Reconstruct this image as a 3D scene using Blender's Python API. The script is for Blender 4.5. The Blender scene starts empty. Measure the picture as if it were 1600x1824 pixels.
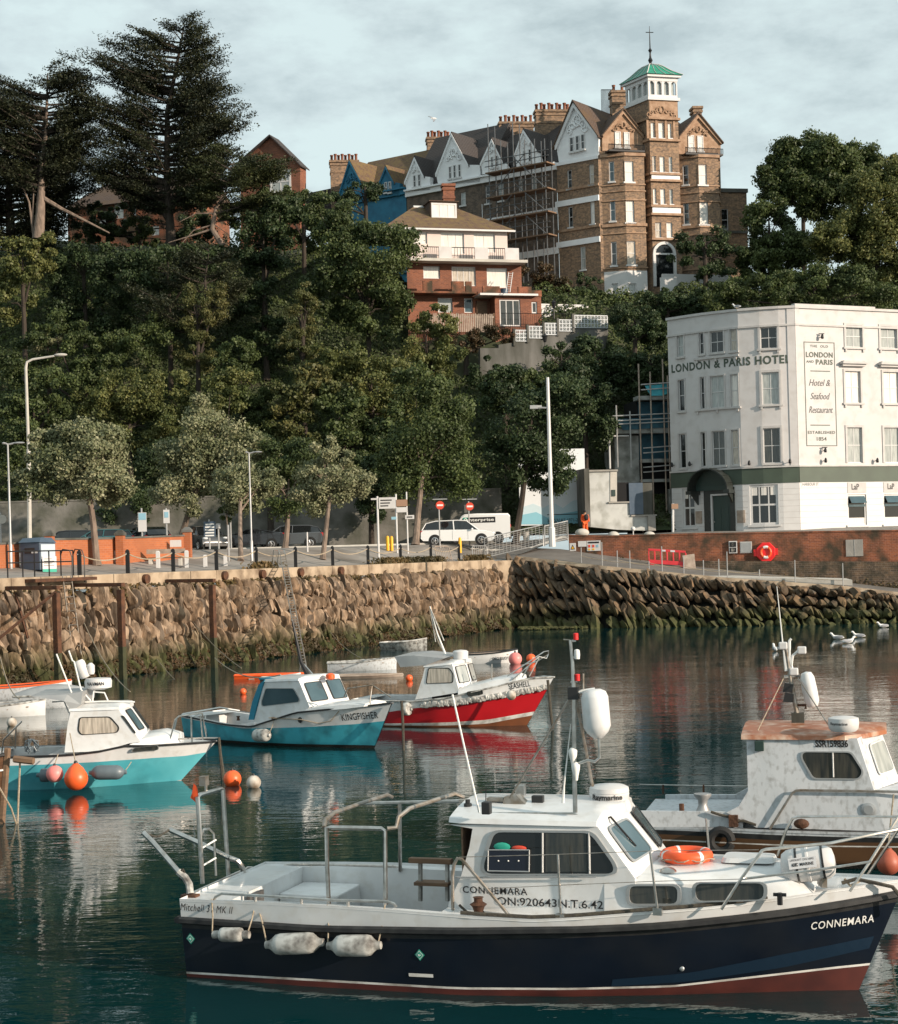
import bpy,math,random
import numpy as np
from math import sin,cos,pi,radians
from mathutils import Vector,Matrix
random.seed(7);RNG=np.random.default_rng(11)
SC=bpy.context.scene
# ---------------------------------------------------------------- camera
FPX,CAMH,ROLL,PX0,PY0=3000.0,5.0,0.028,800.0,986.0
CR,SR=cos(ROLL),sin(ROLL)
cam_d=bpy.data.cameras.new('camera');cam=bpy.data.objects.new('camera',cam_d)
SC.collection.objects.link(cam);SC.camera=cam
cam_d.sensor_fit='HORIZONTAL';cam_d.sensor_width=36;cam_d.lens=36*FPX/1600
cam_d.shift_y=74/1600;cam_d.clip_start=.1;cam_d.clip_end=9000
cam.matrix_world=Matrix(((CR,SR,0,0),(0,0,-1,0),(-SR,CR,0,CAMH),(0,0,0,1)))
# ---------------------------------------------------------------- sky and sun
SUN=Vector((0.85,-0.53,0.0)).normalized();ELEV=radians(17)
SUNV=Vector((SUN.x*cos(ELEV),SUN.y*cos(ELEV),sin(ELEV)))
world=bpy.data.worlds.new('World');SC.world=world;world.use_nodes=True
nt=world.node_tree;nt.nodes.clear();N=nt.nodes.new;LK=nt.links.new
out=N('ShaderNodeOutputWorld');bg=N('ShaderNodeBackground');LK(bg.outputs[0],out.inputs[0])
sky=N('ShaderNodeTexSky');sky.sky_type='NISHITA';sky.sun_disc=False
sky.sun_elevation=ELEV;sky.sun_rotation=math.atan2(SUN.x,SUN.y)
tc=N('ShaderNodeTexCoord');mp=N('ShaderNodeMapping');mp.inputs['Scale'].default_value=(3.2,3.2,7.5)
mp.inputs['Location'].default_value=(2.3,.4,.7)
LK(tc.outputs['Generated'],mp.inputs['Vector'])
nz=N('ShaderNodeTexNoise');nz.inputs['Scale'].default_value=3.1;nz.inputs['Detail'].default_value=9
nz.inputs['Roughness'].default_value=.6;LK(mp.outputs[0],nz.inputs['Vector'])
rp=N('ShaderNodeValToRGB');LK(nz.outputs['Fac'],rp.inputs['Fac'])
rp.color_ramp.elements[0].position=.36;rp.color_ramp.elements[0].color=(3.9,4.7,4.85,1)
rp.color_ramp.elements[1].position=.60;rp.color_ramp.elements[1].color=(5.8,6.9,6.9,1)
e=rp.color_ramp.elements.new(.50);e.color=(5.2,6.1,6.2,1)
mx=N('ShaderNodeMix');mx.data_type='RGBA';mx.inputs['Factor'].default_value=.9
LK(sky.outputs[0],mx.inputs['A']);LK(rp.outputs[0],mx.inputs['B']);LK(mx.outputs['Result'],bg.inputs['Color'])
bg.inputs['Strength'].default_value=.093
sd=bpy.data.lights.new('sun','SUN');sd.energy=4.2;sd.angle=radians(.6);sd.color=(1,.84,.68)
so=bpy.data.objects.new('sun',sd);SC.collection.objects.link(so)
so.rotation_euler=SUNV.to_track_quat('Z','Y').to_euler();so.location=(60,-60,60)
SC.view_settings.view_transform='Standard';SC.view_settings.look='None'
SC.view_settings.exposure=0.5;SC.view_settings.gamma=1
try:SC.cycles.max_bounces=8;SC.cycles.diffuse_bounces=3;SC.cycles.transparent_max_bounces=8;SC.cycles.use_denoising=True
except Exception:pass

# ---------------------------------------------------------------- pixel <-> world
def ray(px,py):
 dx,dy=(px-PX0)/FPX,(PY0-py)/FPX
 return Vector((CR*dx+SR*dy,1.0,-SR*dx+CR*dy))
def W(px,py,Y):
 r=ray(px,py);return Vector((r.x*Y,Y,CAMH+r.z*Y))
def pix(p):
 X,Z=p[0]/p[1],(p[2]-CAMH)/p[1]
 return PX0+FPX*(CR*X-SR*Z),PY0-FPX*(SR*X+CR*Z)

# ---------------------------------------------------------------- objects
OFF={}
BANDS=('stone_band','white_band','string_course','groove_line')
PIECES=('brick_parapet','parapet','floor_edge','corner_pilaster','cradle')
def tag(o,label=None,cat=None,group=None,kind=None):
 if label:o['label']=label
 if cat:o['category']=cat
 if group:o['group']=group
 if kind:o['kind']=kind
 return o
def T(name,label,cat,loc=(0,0,0),rz=0,group=None,local=False):
 o=bpy.data.objects.new(name,None);SC.collection.objects.link(o);o.empty_display_size=.2
 o.location=loc;o.rotation_euler=(0,0,rz);tag(o,label,cat,group)
 OFF[o.name]=None if local else Vector(loc)
 return o
def copy_tree(o,parent=None):
 c=o.copy();SC.collection.objects.link(c);c.parent=parent;OFF[c.name]=OFF.get(o.name)
 for ch in list(o.children):copy_tree(ch,c)
 return c
class MB:
 def __init__(s):s.v=[];s.f=[];s.m=[];s.cur=0
 def face(s,pts,m=None):
  n=len(s.v);s.v+=[tuple(p)for p in pts];s.f.append(tuple(range(n,n+len(pts))));s.m.append(s.cur if m is None else m)
 def grid(s,rows,closed=False,mfun=None):
  n=len(s.v);R=len(rows);C=len(rows[0])
  for r in rows:s.v+=[tuple(p)for p in r]
  for i in range(R-1):
   for j in range(C if closed else C-1):
    k=(j+1)%C
    s.f.append((n+i*C+j,n+i*C+k,n+(i+1)*C+k,n+(i+1)*C+j));s.m.append(mfun(i,j)if mfun else s.cur)
 def hexa(s,p):
  n=len(s.v);s.v+=[tuple(q)for q in p]
  for f in((0,3,2,1),(4,5,6,7),(0,1,5,4),(1,2,6,5),(2,3,7,6),(3,0,4,7)):
   s.f.append(tuple(n+i for i in f));s.m.append(s.cur)
 def box(s,x0,x1,y0,y1,z0,z1):
  s.hexa([(x0,y0,z0),(x1,y0,z0),(x1,y1,z0),(x0,y1,z0),(x0,y0,z1),(x1,y0,z1),(x1,y1,z1),(x0,y1,z1)])
 def fbox(s,fr,u0,u1,z0,z1,d0,d1):
  us=fr.cuts(u0,u1)
  for a,b in zip(us,us[1:]):
   s.hexa([fr.P(a,z0,d1),fr.P(b,z0,d1),fr.P(b,z0,d0),fr.P(a,z0,d0),fr.P(a,z1,d1),fr.P(b,z1,d1),fr.P(b,z1,d0),fr.P(a,z1,d0)])
 def prism(s,a,b):
  n=len(a);k=len(s.v);s.v+=[tuple(p)for p in a]+[tuple(p)for p in b]
  s.f.append(tuple(range(k,k+n)));s.m.append(s.cur);s.f.append(tuple(range(k+2*n-1,k+n-1,-1)));s.m.append(s.cur)
  for i in range(n):
   j=(i+1)%n;s.f.append((k+j,k+i,k+n+i,k+n+j));s.m.append(s.cur)
 def fpoly(s,fr,uz,d0,d1):
  s.prism([fr.P(u,z,d1)for u,z in uz],[fr.P(u,z,d0)for u,z in uz])
 def tube(s,pts,r,n=6,cap=True,closed=False):
  pts=[Vector(p)for p in pts];rs=r if isinstance(r,(list,tuple))else[r]*len(pts)
  rows=[];prev=None
  for i,p in enumerate(pts):
   if closed:t=pts[(i+1)%len(pts)]-pts[i-1]
   else:t=pts[min(i+1,len(pts)-1)]-pts[max(i-1,0)]
   if t.length<1e-9:t=Vector((0,0,1))
   t.normalize()
   a=prev if prev is not None else(Vector((0,0,1))if abs(t.z)<.9 else Vector((1,0,0)))
   u=(a-t*a.dot(t))
   if u.length<1e-6:u=t.orthogonal()
   u.normalize();w=t.cross(u);prev=u
   rows.append([p+(u*cos(2*pi*k/n)+w*sin(2*pi*k/n))*rs[i]for k in range(n)])
  if closed:rows.append(rows[0])
  s.grid(rows,closed=True)
  if cap and not closed:
   s.face(rows[0][::-1]);s.face(rows[-1])
 def lathe(s,prof,c=(0,0,0),n=16,axis=(0,0,1),mfun=None):
  ax=Vector(axis).normalized();u=ax.orthogonal().normalized();w=ax.cross(u);c=Vector(c)
  rows=[[c+ax*z+(u*cos(2*pi*k/n)+w*sin(2*pi*k/n))*r for k in range(n)]for r,z in prof]
  s.grid(rows,closed=True,mfun=mfun)
  if prof[0][0]>1e-4:s.face(rows[0][::-1])
  if prof[-1][0]>1e-4:s.face(rows[-1])
 def ball(s,c,r,n=12,m=8,axis=(0,0,1)):
  rr=r if isinstance(r,(tuple,list))else(r,r,r)
  c=Vector(c);rows=[]
  for i in range(m+1):
   th=pi*i/m;rows.append([(c.x+rr[0]*sin(th)*cos(2*pi*k/n),c.y+rr[1]*sin(th)*sin(2*pi*k/n),c.z-rr[2]*cos(th))for k in range(n)])
  s.grid(rows,closed=True)
 def add(s,other,mat=None):
  n=len(s.v);s.v+=[tuple(mat@Vector(p))for p in other.v]if mat else other.v
  s.f+=[tuple(i+n for i in f)for f in other.f];s.m+=[s.cur]*len(other.f)
 def split(s,byz):
  par=list(range(len(s.v)))
  def fd(a):
   while par[a]!=a:par[a]=par[par[a]];a=par[a]
   return a
  for f in s.f:
   for i in f[1:]:par[fd(i)]=fd(f[0])
  comp={}
  for k,f in enumerate(s.f):comp.setdefault(fd(f[0]),[]).append(k)
  if byz:
   g={}
   for r,fs in comp.items():
    z=[s.v[i][2]for k in fs for i in s.f[k]];g.setdefault((round(min(z),1),round(max(z),1)),[]).extend(fs)
   comp=g
  out=[]
  for fs in comp.values():
   q=MB();mp={}
   for k in fs:
    for i in s.f[k]:
     if i not in mp:mp[i]=len(q.v);q.v.append(s.v[i])
    q.f.append(tuple(mp[i]for i in s.f[k]));q.m.append(s.m[k])
   out.append(q)
  return out
 def build(s,name,mats,parent=None,label=None,cat=None,group=None,kind=None,smooth=None,local=None,bevel=0):
  if name in BANDS or name in PIECES:
   ps=s.split(name in BANDS)
   if len(ps)>1:
    for q in ps:q.done=1
    return[q.build1(name,mats,parent,label,cat,group,kind,smooth,local,bevel)for q in ps][0]
  return s.build1(name,mats,parent,label,cat,group,kind,smooth,local,bevel)
 def build1(s,name,mats,parent=None,label=None,cat=None,group=None,kind=None,smooth=None,local=None,bevel=0):
  me=bpy.data.meshes.new(name)
  off=None
  if parent is not None:off=OFF.get(parent.name)
  V=np.array(s.v,dtype=float).reshape(-1,3)
  if off is not None:V=V-np.array(off)
  me.from_pydata(V.tolist(),[],s.f)
  mats=mats if isinstance(mats,(list,tuple))else[mats]
  for m in mats:me.materials.append(m)
  if len(mats)>1:me.polygons.foreach_set('material_index',s.m)
  autouv(me)
  if smooth:
   me.polygons.foreach_set('use_smooth',[True]*len(me.polygons))
   try:me.set_sharp_from_angle(angle=radians(smooth if smooth>1 else 40))
   except Exception:pass
  me.update()
  o=bpy.data.objects.new(name,me);SC.collection.objects.link(o);o.parent=parent
  OFF[o.name]=off
  if bevel:
   b=o.modifiers.new('bevel','BEVEL');b.width=bevel;b.segments=2;b.limit_method='ANGLE';b.angle_limit=radians(35)
  return tag(o,label,cat,group,kind)
def autouv(me):
 nl=len(me.loops)
 if nl==0:return
 co=np.empty(len(me.vertices)*3);me.vertices.foreach_get('co',co);co=co.reshape(-1,3)
 vi=np.empty(nl,dtype=np.int32);me.loops.foreach_get('vertex_index',vi)
 npoly=len(me.polygons)
 nr=np.empty(npoly*3);me.polygons.foreach_get('normal',nr);nr=nr.reshape(-1,3)
 lt=np.empty(npoly,dtype=np.int32);me.polygons.foreach_get('loop_total',lt)
 n=np.repeat(nr,lt,axis=0);t=np.stack([-n[:,1],n[:,0],np.zeros(nl)],1)
 L=np.linalg.norm(t,axis=1);flat=L<.05;t[flat]=(1,0,0);t/=np.linalg.norm(t,axis=1)[:,None]
 b=np.cross(n,t);b[flat]=(0,1,0);p=co[vi]
 uv=np.stack([(p*t).sum(1),(p*b).sum(1)],1)
 uvl=me.uv_layers.new(name='UVMap');uvl.data.foreach_set('uv',uv.astype(np.float32).ravel())
def one(name,mb,mat,label,cat,group=None,smooth=None,bevel=0):
 c=np.array(mb.v);base=Vector((c[:,0].mean(),c[:,1].mean(),c[:,2].min()))
 mb.v=[(p[0]-base.x,p[1]-base.y,p[2]-base.z)for p in mb.v]
 o=mb.build(name,mat,None,label,cat,group,smooth=smooth,bevel=bevel);o.location=base;OFF[o.name]=base;return o
def oneof(name,mb,mat,label,cat,group=None,smooth=None,bevel=0):
 return one(name,mb,mat,label,cat,group,smooth,bevel)

# ---------------------------------------------------------------- facade frames
class Fr:
 def __init__(s,*pts):
  s.p=[Vector((a[0],a[1]))for a in pts];s.L=[0]
  for a,b in zip(s.p,s.p[1:]):s.L.append(s.L[-1]+(b-a).length)
  s.dir=[(b-a).normalized()for a,b in zip(s.p,s.p[1:])]
  s.nrm=[Vector((d.y,-d.x))for d in s.dir]
  s.vn=[s.nrm[0]]+[(a+b).normalized()for a,b in zip(s.nrm,s.nrm[1:])]+[s.nrm[-1]]
 def P(s,u,z,d=0):
  i=0
  while i<len(s.dir)-1 and u>s.L[i+1]:i+=1
  q=s.p[i]+s.dir[i]*(u-s.L[i])
  if len(s.dir)>1:
   f=min(1,max(0,(u-s.L[i])/(s.L[i+1]-s.L[i])));n=s.vn[i]*(1-f)+s.vn[i+1]*f;n.normalize()
  else:n=s.nrm[0]
  q=q+n*d;return Vector((q.x,q.y,z))
 def cuts(s,u0,u1):return[u0]+[l for l in s.L[1:-1]if u0+1e-4<l<u1-1e-4]+[u1]
 def uz(s,px,py,d=0):
  r=ray(px,py);best=None
  for i,(p,dr,n)in enumerate(zip(s.p,s.dir,s.nrm)):
   q=p+n*d;den=r.x*n.x+r.y*n.y
   if abs(den)<1e-9:continue
   t=(q.x*n.x+q.y*n.y)/den;u=(Vector((r.x*t,r.y*t))-q).dot(dr)+s.L[i]
   lo=s.L[i]if i else-1e9;hi=s.L[i+1]if i<len(s.dir)-1 else 1e9
   e=max(lo-u,u-hi,0)
   if best is None or e<best[0]:best=(e,u,CAMH+r.z*t)
  return best[1],best[2]
 def rect(s,x0,y0,x1,y1,d=0):
  ym,xm=(y0+y1)/2,(x0+x1)/2
  return s.uz(x0,ym,d)[0],s.uz(x1,ym,d)[0],s.uz(xm,y1,d)[1],s.uz(xm,y0,d)[1]

# ---------------------------------------------------------------- materials
MATS={}
def mat(name,col,rough=.6,metal=0,col2=None,scale=3,bump=0,bscale=20,spec=.5,kind='noise',coat=0,trans=0,ramp=(.35,.65),alpha=1,emis=None,dirt=None,dscale=1.5,damt=.5,stretch=(1,1,1)):
 m=bpy.data.materials.new(name);m.use_nodes=True;t=m.node_tree;b=t.nodes['Principled BSDF']
 b.inputs['Roughness'].default_value=rough;b.inputs['Metallic'].default_value=metal
 b.inputs['Specular IOR Level'].default_value=spec;b.inputs['Coat Weight'].default_value=coat
 b.inputs['Base Color'].default_value=(*col,1)
 tcn=t.nodes.new('ShaderNodeTexCoord');mpn=t.nodes.new('ShaderNodeMapping');mpn.inputs['Scale'].default_value=stretch
 t.links.new(tcn.outputs['Object'],mpn.inputs[0]);src=mpn.outputs[0];last=None
 def rgbmix(a,c,fac,mode='MIX'):
  x=t.nodes.new('ShaderNodeMix');x.data_type='RGBA';x.blend_type=mode
  if isinstance(fac,float):x.inputs['Factor'].default_value=fac
  else:t.links.new(fac,x.inputs['Factor'])
  for k,v in(('A',a),('B',c)):
   if isinstance(v,tuple):x.inputs[k].default_value=(*v,1)
   else:t.links.new(v,x.inputs[k])
  return x.outputs['Result']
 def noise(sc,det=5,lo=.35,hi=.65,s=None):
  n=t.nodes.new('ShaderNodeTexNoise');n.inputs['Scale'].default_value=sc;n.inputs['Detail'].default_value=det
  t.links.new(s or src,n.inputs['Vector']);r=t.nodes.new('ShaderNodeMapRange');r.inputs['From Min'].default_value=lo;r.inputs['From Max'].default_value=hi
  t.links.new(n.outputs['Fac'],r.inputs['Value']);return r.outputs['Result']
 c=col
 if kind=='brick':
  uvn=t.nodes.new('ShaderNodeUVMap');br=t.nodes.new('ShaderNodeTexBrick');t.links.new(uvn.outputs[0],br.inputs['Vector'])
  br.inputs['Scale'].default_value=1;br.inputs['Brick Width'].default_value=scale;br.inputs['Row Height'].default_value=scale*.36
  br.inputs['Mortar Size'].default_value=scale*.045;br.inputs['Color1'].default_value=(*col,1);br.inputs['Color2'].default_value=(*(col2 or col),1)
  br.inputs['Mortar'].default_value=(*[x*.75+.06 for x in col],1);br.inputs['Bias'].default_value=0
  c=br.outputs['Color']
 elif kind=='island':
  g=t.nodes.new('ShaderNodeNewGeometry');c=rgbmix(col,col2,g.outputs['Random Per Island'])
 elif col2:c=rgbmix(col,col2,noise(scale,6,*ramp))
 if dirt:c=rgbmix(c,dirt,noise(dscale,8,.5-.12*damt,.9-.3*damt))
 if not isinstance(c,tuple):t.links.new(c,b.inputs['Base Color'])
 if bump:
  bp=t.nodes.new('ShaderNodeBump');bp.inputs['Strength'].default_value=bump;bp.inputs['Distance'].default_value=.05
  t.links.new(noise(bscale,6,0,1),bp.inputs['Height']);t.links.new(bp.outputs[0],b.inputs['Normal'])
 if trans:
  b.inputs['Transmission Weight'].default_value=trans
 if emis:b.inputs['Emission Color'].default_value=(*emis,1);b.inputs['Emission Strength'].default_value=1
 m.diffuse_color=(*col,1);MATS[name]=m;return m
def leafmat(name,c1,c2,tr=.25,rough=.55,c3=None,nsc=.35):
 m=bpy.data.materials.new(name);m.use_nodes=True;t=m.node_tree;t.nodes.clear();n=t.nodes.new;L=t.links.new
 o=n('ShaderNodeOutputMaterial');g=n('ShaderNodeNewGeometry');x=n('ShaderNodeMix');x.data_type='RGBA'
 x.inputs['A'].default_value=(*c1,1);x.inputs['B'].default_value=(*c2,1);L(g.outputs['Random Per Island'],x.inputs['Factor'])
 tcn=n('ShaderNodeTexCoord');nz=n('ShaderNodeTexNoise');nz.inputs['Scale'].default_value=nsc;nz.inputs['Detail'].default_value=3
 L(tcn.outputs['Object'],nz.inputs['Vector']);r=n('ShaderNodeMapRange');r.inputs['From Min'].default_value=.4;r.inputs['From Max'].default_value=.65
 L(nz.outputs['Fac'],r.inputs['Value']);y=n('ShaderNodeMix');y.data_type='RGBA';L(r.outputs[0],y.inputs['Factor'])
 L(x.outputs['Result'],y.inputs['A']);y.inputs['B'].default_value=(*(c3 or tuple(v*.75 for v in c1)),1)
 d=n('ShaderNodeBsdfPrincipled');d.inputs['Roughness'].default_value=rough;d.inputs['Specular IOR Level'].default_value=.35
 L(y.outputs['Result'],d.inputs['Base Color']);tl=n('ShaderNodeBsdfTranslucent');L(y.outputs['Result'],tl.inputs['Color'])
 ms=n('ShaderNodeMixShader');ms.inputs[0].default_value=tr;L(d.outputs[0],ms.inputs[1]);L(tl.outputs[0],ms.inputs[2]);L(ms.outputs[0],o.inputs[0])
 MATS[name]=m;return m
M=MATS
mat('white_gel',(.74,.745,.74),.38,coat=.25,col2=(.60,.61,.61),scale=1.2,dirt=(.56,.54,.50),dscale=6,damt=.1)
mat('white_old',(.58,.60,.62),.5,col2=(.50,.53,.55),scale=1.5,dirt=(.16,.15,.13),dscale=13,damt=-.05,bump=.05,stretch=(1,1,.6))
mat('white_paint',(.62,.61,.60),.5,col2=(.57,.56,.55),scale=1.5,bump=.05,bscale=8)
mat('render_white',(.58,.56,.55),.75,col2=(.54,.52,.51),scale=.5,dirt=(.47,.44,.42),dscale=1.6,damt=.2,bump=.08,bscale=5)
mat('render_pink',(.66,.55,.50),.7,col2=(.60,.50,.46),scale=1)
mat('navy',(.004,.007,.015),.3,coat=.15,col2=(.007,.011,.02),scale=1.5,dirt=(.014,.016,.02),dscale=1.2,damt=.4,spec=.35)
mat('navy_light',(.009,.022,.042),.3,coat=.1)
mat('black_rub',(.012,.012,.013),.5,col2=(.03,.03,.03),scale=6)
mat('antifoul_red',(.10,.022,.016),.6,col2=(.06,.014,.012),scale=2.5)
mat('white_line',(.72,.70,.66),.5,dirt=(.2,.17,.14),dscale=3,damt=.6)
mat('weed_and_gap_shade',(.012,.012,.008),.8,bump=.5,bscale=30)  # weed on hulls; also the painted shade behind the quay boulders
mat('turq',(.07,.45,.55),.3,coat=.3,col2=(.055,.37,.46),scale=1.2,dirt=(.03,.15,.19),dscale=1.8,damt=.6)
mat('turq_light',(.15,.52,.58),.3,coat=.3,col2=(.08,.40,.47),scale=.9,dirt=(.04,.2,.24),dscale=1.2,damt=.5)
mat('teal_canvas',(.02,.20,.30),.7,bump=.3,bscale=6)
mat('red_hull',(.50,.012,.018),.28,coat=.4,col2=(.40,.01,.015),scale=1)
mat('brown_af',(.22,.07,.025),.6,col2=(.14,.05,.02),scale=2)
mat('wood_hull',(.13,.055,.02),.4,col2=(.07,.03,.012),scale=2,stretch=(1,1,6),coat=.2)
mat('tan_hull',(.12,.06,.026),.4,col2=(.085,.042,.02),scale=1.5,coat=.3)
mat('deck_orange',(.36,.13,.055),.45,col2=(.28,.095,.04),scale=1.5,dirt=(.6,.5,.4),dscale=5,damt=.2)
mat('deck_grey',(.30,.32,.33),.6,col2=(.20,.21,.22),scale=3)
mat('deck_dark',(.035,.035,.035),.7,col2=(.07,.065,.06),scale=5)
mat('steel',(.62,.60,.57),.28,1,col2=(.45,.42,.38),scale=12)
mat('steel_dull',(.40,.38,.35),.45,.8,col2=(.25,.2,.15),scale=8)
mat('scaffold',(.17,.18,.19),.5,.5,col2=(.12,.12,.12),scale=2)
mat('shaded_brick',(.17,.12,.085),.9,kind='brick',scale=.34,col2=(.09,.07,.055),dirt=(.06,.05,.04),dscale=2,damt=.6,bump=.2,bscale=8)  # terrace brick, with the shade of its unlit street side put into the colour
mat('galv',(.46,.46,.45),.5,.5,col2=(.36,.36,.36),scale=2)
mat('rust',(.11,.045,.02),.85,col2=(.05,.022,.012),scale=4,bump=.4)
mat('rust_weed',(.05,.05,.02),.85,col2=(.025,.03,.012),scale=4,bump=.4)
mat('black_metal',(.015,.015,.016),.45,.3)
mat('black_plastic',(.02,.02,.02),.4)
mat('rope',(.42,.35,.26),.9,col2=(.25,.2,.14),scale=30)
mat('rope_dark',(.04,.035,.03),.9,col2=(.08,.07,.05),scale=30)
mat('fender',(.55,.55,.52),.5,col2=(.42,.41,.38),scale=5,dirt=(.10,.09,.08),dscale=7,damt=.7)
mat('fender_grey',(.09,.12,.14),.4,col2=(.13,.16,.18),scale=3)
mat('buoy_orange',(.85,.13,.03),.4,col2=(.75,.10,.02),scale=3)
mat('buoy_pink',(.80,.22,.20),.45,col2=(.75,.28,.26),scale=3)
mat('buoy_white',(.62,.58,.52),.6,col2=(.5,.45,.38),scale=3,dirt=(.14,.09,.05),dscale=2.5,damt=.8)
mat('buoy_rust',(.42,.10,.05),.5,col2=(.30,.07,.04),scale=3)
mat('ring_orange',(.85,.11,.025),.5,col2=(.78,.09,.02),scale=4)
mat('reflect_tape',(.65,.65,.66),.35)
mat('red_box',(.75,.02,.02),.4)
mat('red_barrier',(.72,.05,.06),.45,col2=(.62,.04,.05),scale=2)
mat('glass_dark',(.012,.014,.015),.06,spec=.8)
mat('glass_boat',(.03,.035,.035),.08,spec=.8,col2=(.075,.072,.06),scale=4,ramp=(.4,.7),stretch=(4,4,.5))
mat('glass_blue',(.065,.11,.13),.07,spec=.8,col2=(.04,.075,.09),scale=1.5)
mat('glass_pale',(.42,.44,.42),.12,spec=.8,col2=(.28,.30,.29),scale=2.2,stretch=(3,3,.6))
mat('window_infill',(.80,.76,.70),.15,spec=.7,col2=(.66,.62,.57),scale=3,stretch=(5,5,.4))  # pale glossy window fill with faint upright streaks
mat('window_infill_warm',(.62,.55,.46),.2,spec=.6,col2=(.34,.30,.25),scale=4,stretch=(5,5,.5))  # cream to brown window fill with upright streaks
mat('alum',(.42,.43,.43),.45,.6)
mat('solar',(.008,.010,.022),.15,spec=.8)
mat('trim_grey',(.52,.50,.48),.7,col2=(.45,.43,.42),scale=2)
mat('band_green',(.060,.085,.060),.6,col2=(.05,.07,.05),scale=1)
mat('door_green',(.022,.045,.038),.4)
mat('canopy_black',(.018,.02,.018),.35,col2=(.03,.035,.03),scale=5)
mat('lettering',(.055,.075,.055),.6)
mat('ink',(.012,.012,.013),.5)
mat('ink_white',(.75,.75,.72),.5)
mat('sign_green',(.03,.35,.25),.4)
mat('sign_blue',(.25,.45,.55),.5)
mat('sign_red',(.65,.07,.035),.4)
mat('sign_brown',(.33,.20,.13),.5)
mat('tan_brick',(.34,.21,.12),.85,kind='brick',scale=.34,col2=(.14,.095,.065),dirt=(.10,.075,.055),dscale=5,damt=.5,bump=.2,bscale=8)
mat('stone_tan',(.40,.265,.175),.8,col2=(.27,.16,.095),scale=2.5,bump=.2,bscale=6)
mat('red_brick',(.25,.085,.038),.85,kind='brick',scale=.3,col2=(.15,.05,.025),dirt=(.12,.05,.03),dscale=.7,damt=.5,bump=.2,bscale=8)
mat('orange_brick',(.42,.125,.038),.8,kind='brick',scale=.3,col2=(.32,.09,.03),dirt=(.30,.10,.04),dscale=.5,damt=.4)
mat('old_brick',(.30,.095,.038),.9,kind='brick',scale=.3,col2=(.17,.055,.028),dirt=(.05,.035,.02),dscale=.9,damt=.9,bump=.4,bscale=6)
mat('roof_dark',(.024,.017,.016),.8,kind='brick',scale=.4,col2=(.03,.02,.017),bump=.3,bscale=7)
mat('roof_moss',(.115,.06,.028),.9,kind='brick',scale=.42,col2=(.07,.036,.02),dirt=(.15,.10,.04),dscale=2.5,damt=.9,bump=.5,bscale=6)
mat('roof_brown',(.075,.042,.026),.9,kind='brick',scale=.42,col2=(.05,.028,.018),dirt=(.10,.06,.03),dscale=.8,damt=.6,bump=.4,bscale=6)
mat('gable_white',(.86,.86,.86),.8,col2=(.80,.80,.81),scale=1.4,bump=.25,bscale=4)
mat('gable_blue',(.02,.17,.28),.7,col2=(.015,.12,.21),scale=1.4,bump=.3,bscale=5)
mat('copper_green',(.012,.20,.115),.45,col2=(.02,.26,.17),scale=2)
mat('pot',(.20,.07,.035),.8)
mat('concrete',(.33,.31,.28),.85,col2=(.24,.23,.21),scale=1.2,bump=.15,bscale=8)
mat('concrete_pale',(.52,.49,.44),.85,col2=(.42,.40,.36),scale=1.2,bump=.15,bscale=8)
mat('concrete_old',(.16,.155,.145),.9,col2=(.10,.10,.09),scale=.6,dirt=(.05,.05,.04),dscale=.8,damt=.8,bump=.3,bscale=5,stretch=(1,1,.3))
mat('wall_grey',(.20,.19,.17),.9,col2=(.13,.125,.11),scale=.8,dirt=(.05,.055,.035),dscale=.6,damt=.6,bump=.5,bscale=4)
mat('rough_stone',(.15,.095,.055),.95,kind='brick',scale=.38,col2=(.07,.05,.035),dirt=(.03,.03,.02),dscale=1.2,damt=.8,bump=.9,bscale=4)
mat('coping',(.42,.33,.235),.85,col2=(.33,.25,.17),scale=1,dirt=(.12,.08,.05),dscale=1.4,damt=.5,bump=.3,bscale=5)
mat('old_wall',(.33,.33,.31),.85,col2=(.25,.26,.25),scale=.7,dirt=(.09,.09,.075),dscale=1.2,damt=.6)
mat('render_old',(.50,.51,.49),.85,col2=(.42,.43,.42),scale=.8,dirt=(.25,.25,.22),dscale=1.5,damt=.3)
mat('tarp',(.06,.42,.50),.5,col2=(.03,.30,.38),scale=2,bump=.5,bscale=3)
mat('net_blue',(.015,.085,.12),.7,col2=(.01,.05,.075),scale=2)
mat('dark_void',(.006,.006,.007),.9)
mat('timber',(.20,.12,.07),.8,col2=(.13,.08,.05),scale=3,stretch=(1,1,5))
mat('timber_pale',(.38,.31,.25),.8,col2=(.26,.2,.16),scale=3)
mat('hi_vis',(.85,.12,.02),.7)
mat('hi_vis_tape',(.75,.75,.7),.4)
mat('skin',(.35,.18,.11),.6)
mat('cloth_dark',(.02,.02,.022),.8)
mat('car_white',(.78,.78,.77),.2,coat=.8)
mat('car_dark',(.02,.022,.026),.18,coat=.8)
mat('car_grey',(.06,.065,.07),.2,coat=.8)
mat('car_teal',(.02,.09,.10),.2,coat=.8)
mat('tyre',(.014,.014,.014),.8)
mat('rim',(.55,.55,.55),.3,.9)
mat('lamp_glass',(.7,.72,.72),.1,spec=.9)
mat('tail_red',(.45,.01,.01),.25)
mat('yellow',(.80,.42,.02),.5)
mat('asphalt',(.055,.053,.05),.85,col2=(.075,.07,.066),scale=2,bump=.1,bscale=30)
mat('paving',(.30,.27,.24),.85,kind='brick',scale=.9,col2=(.25,.225,.20),dirt=(.14,.12,.10),dscale=.35,damt=.6)
mat('slip',(.17,.155,.14),.85,col2=(.12,.11,.10),scale=.8,bump=.2)
mat('earth',(.05,.05,.025),.95,col2=(.03,.045,.016),scale=.5,bump=.4,bscale=3)
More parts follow.
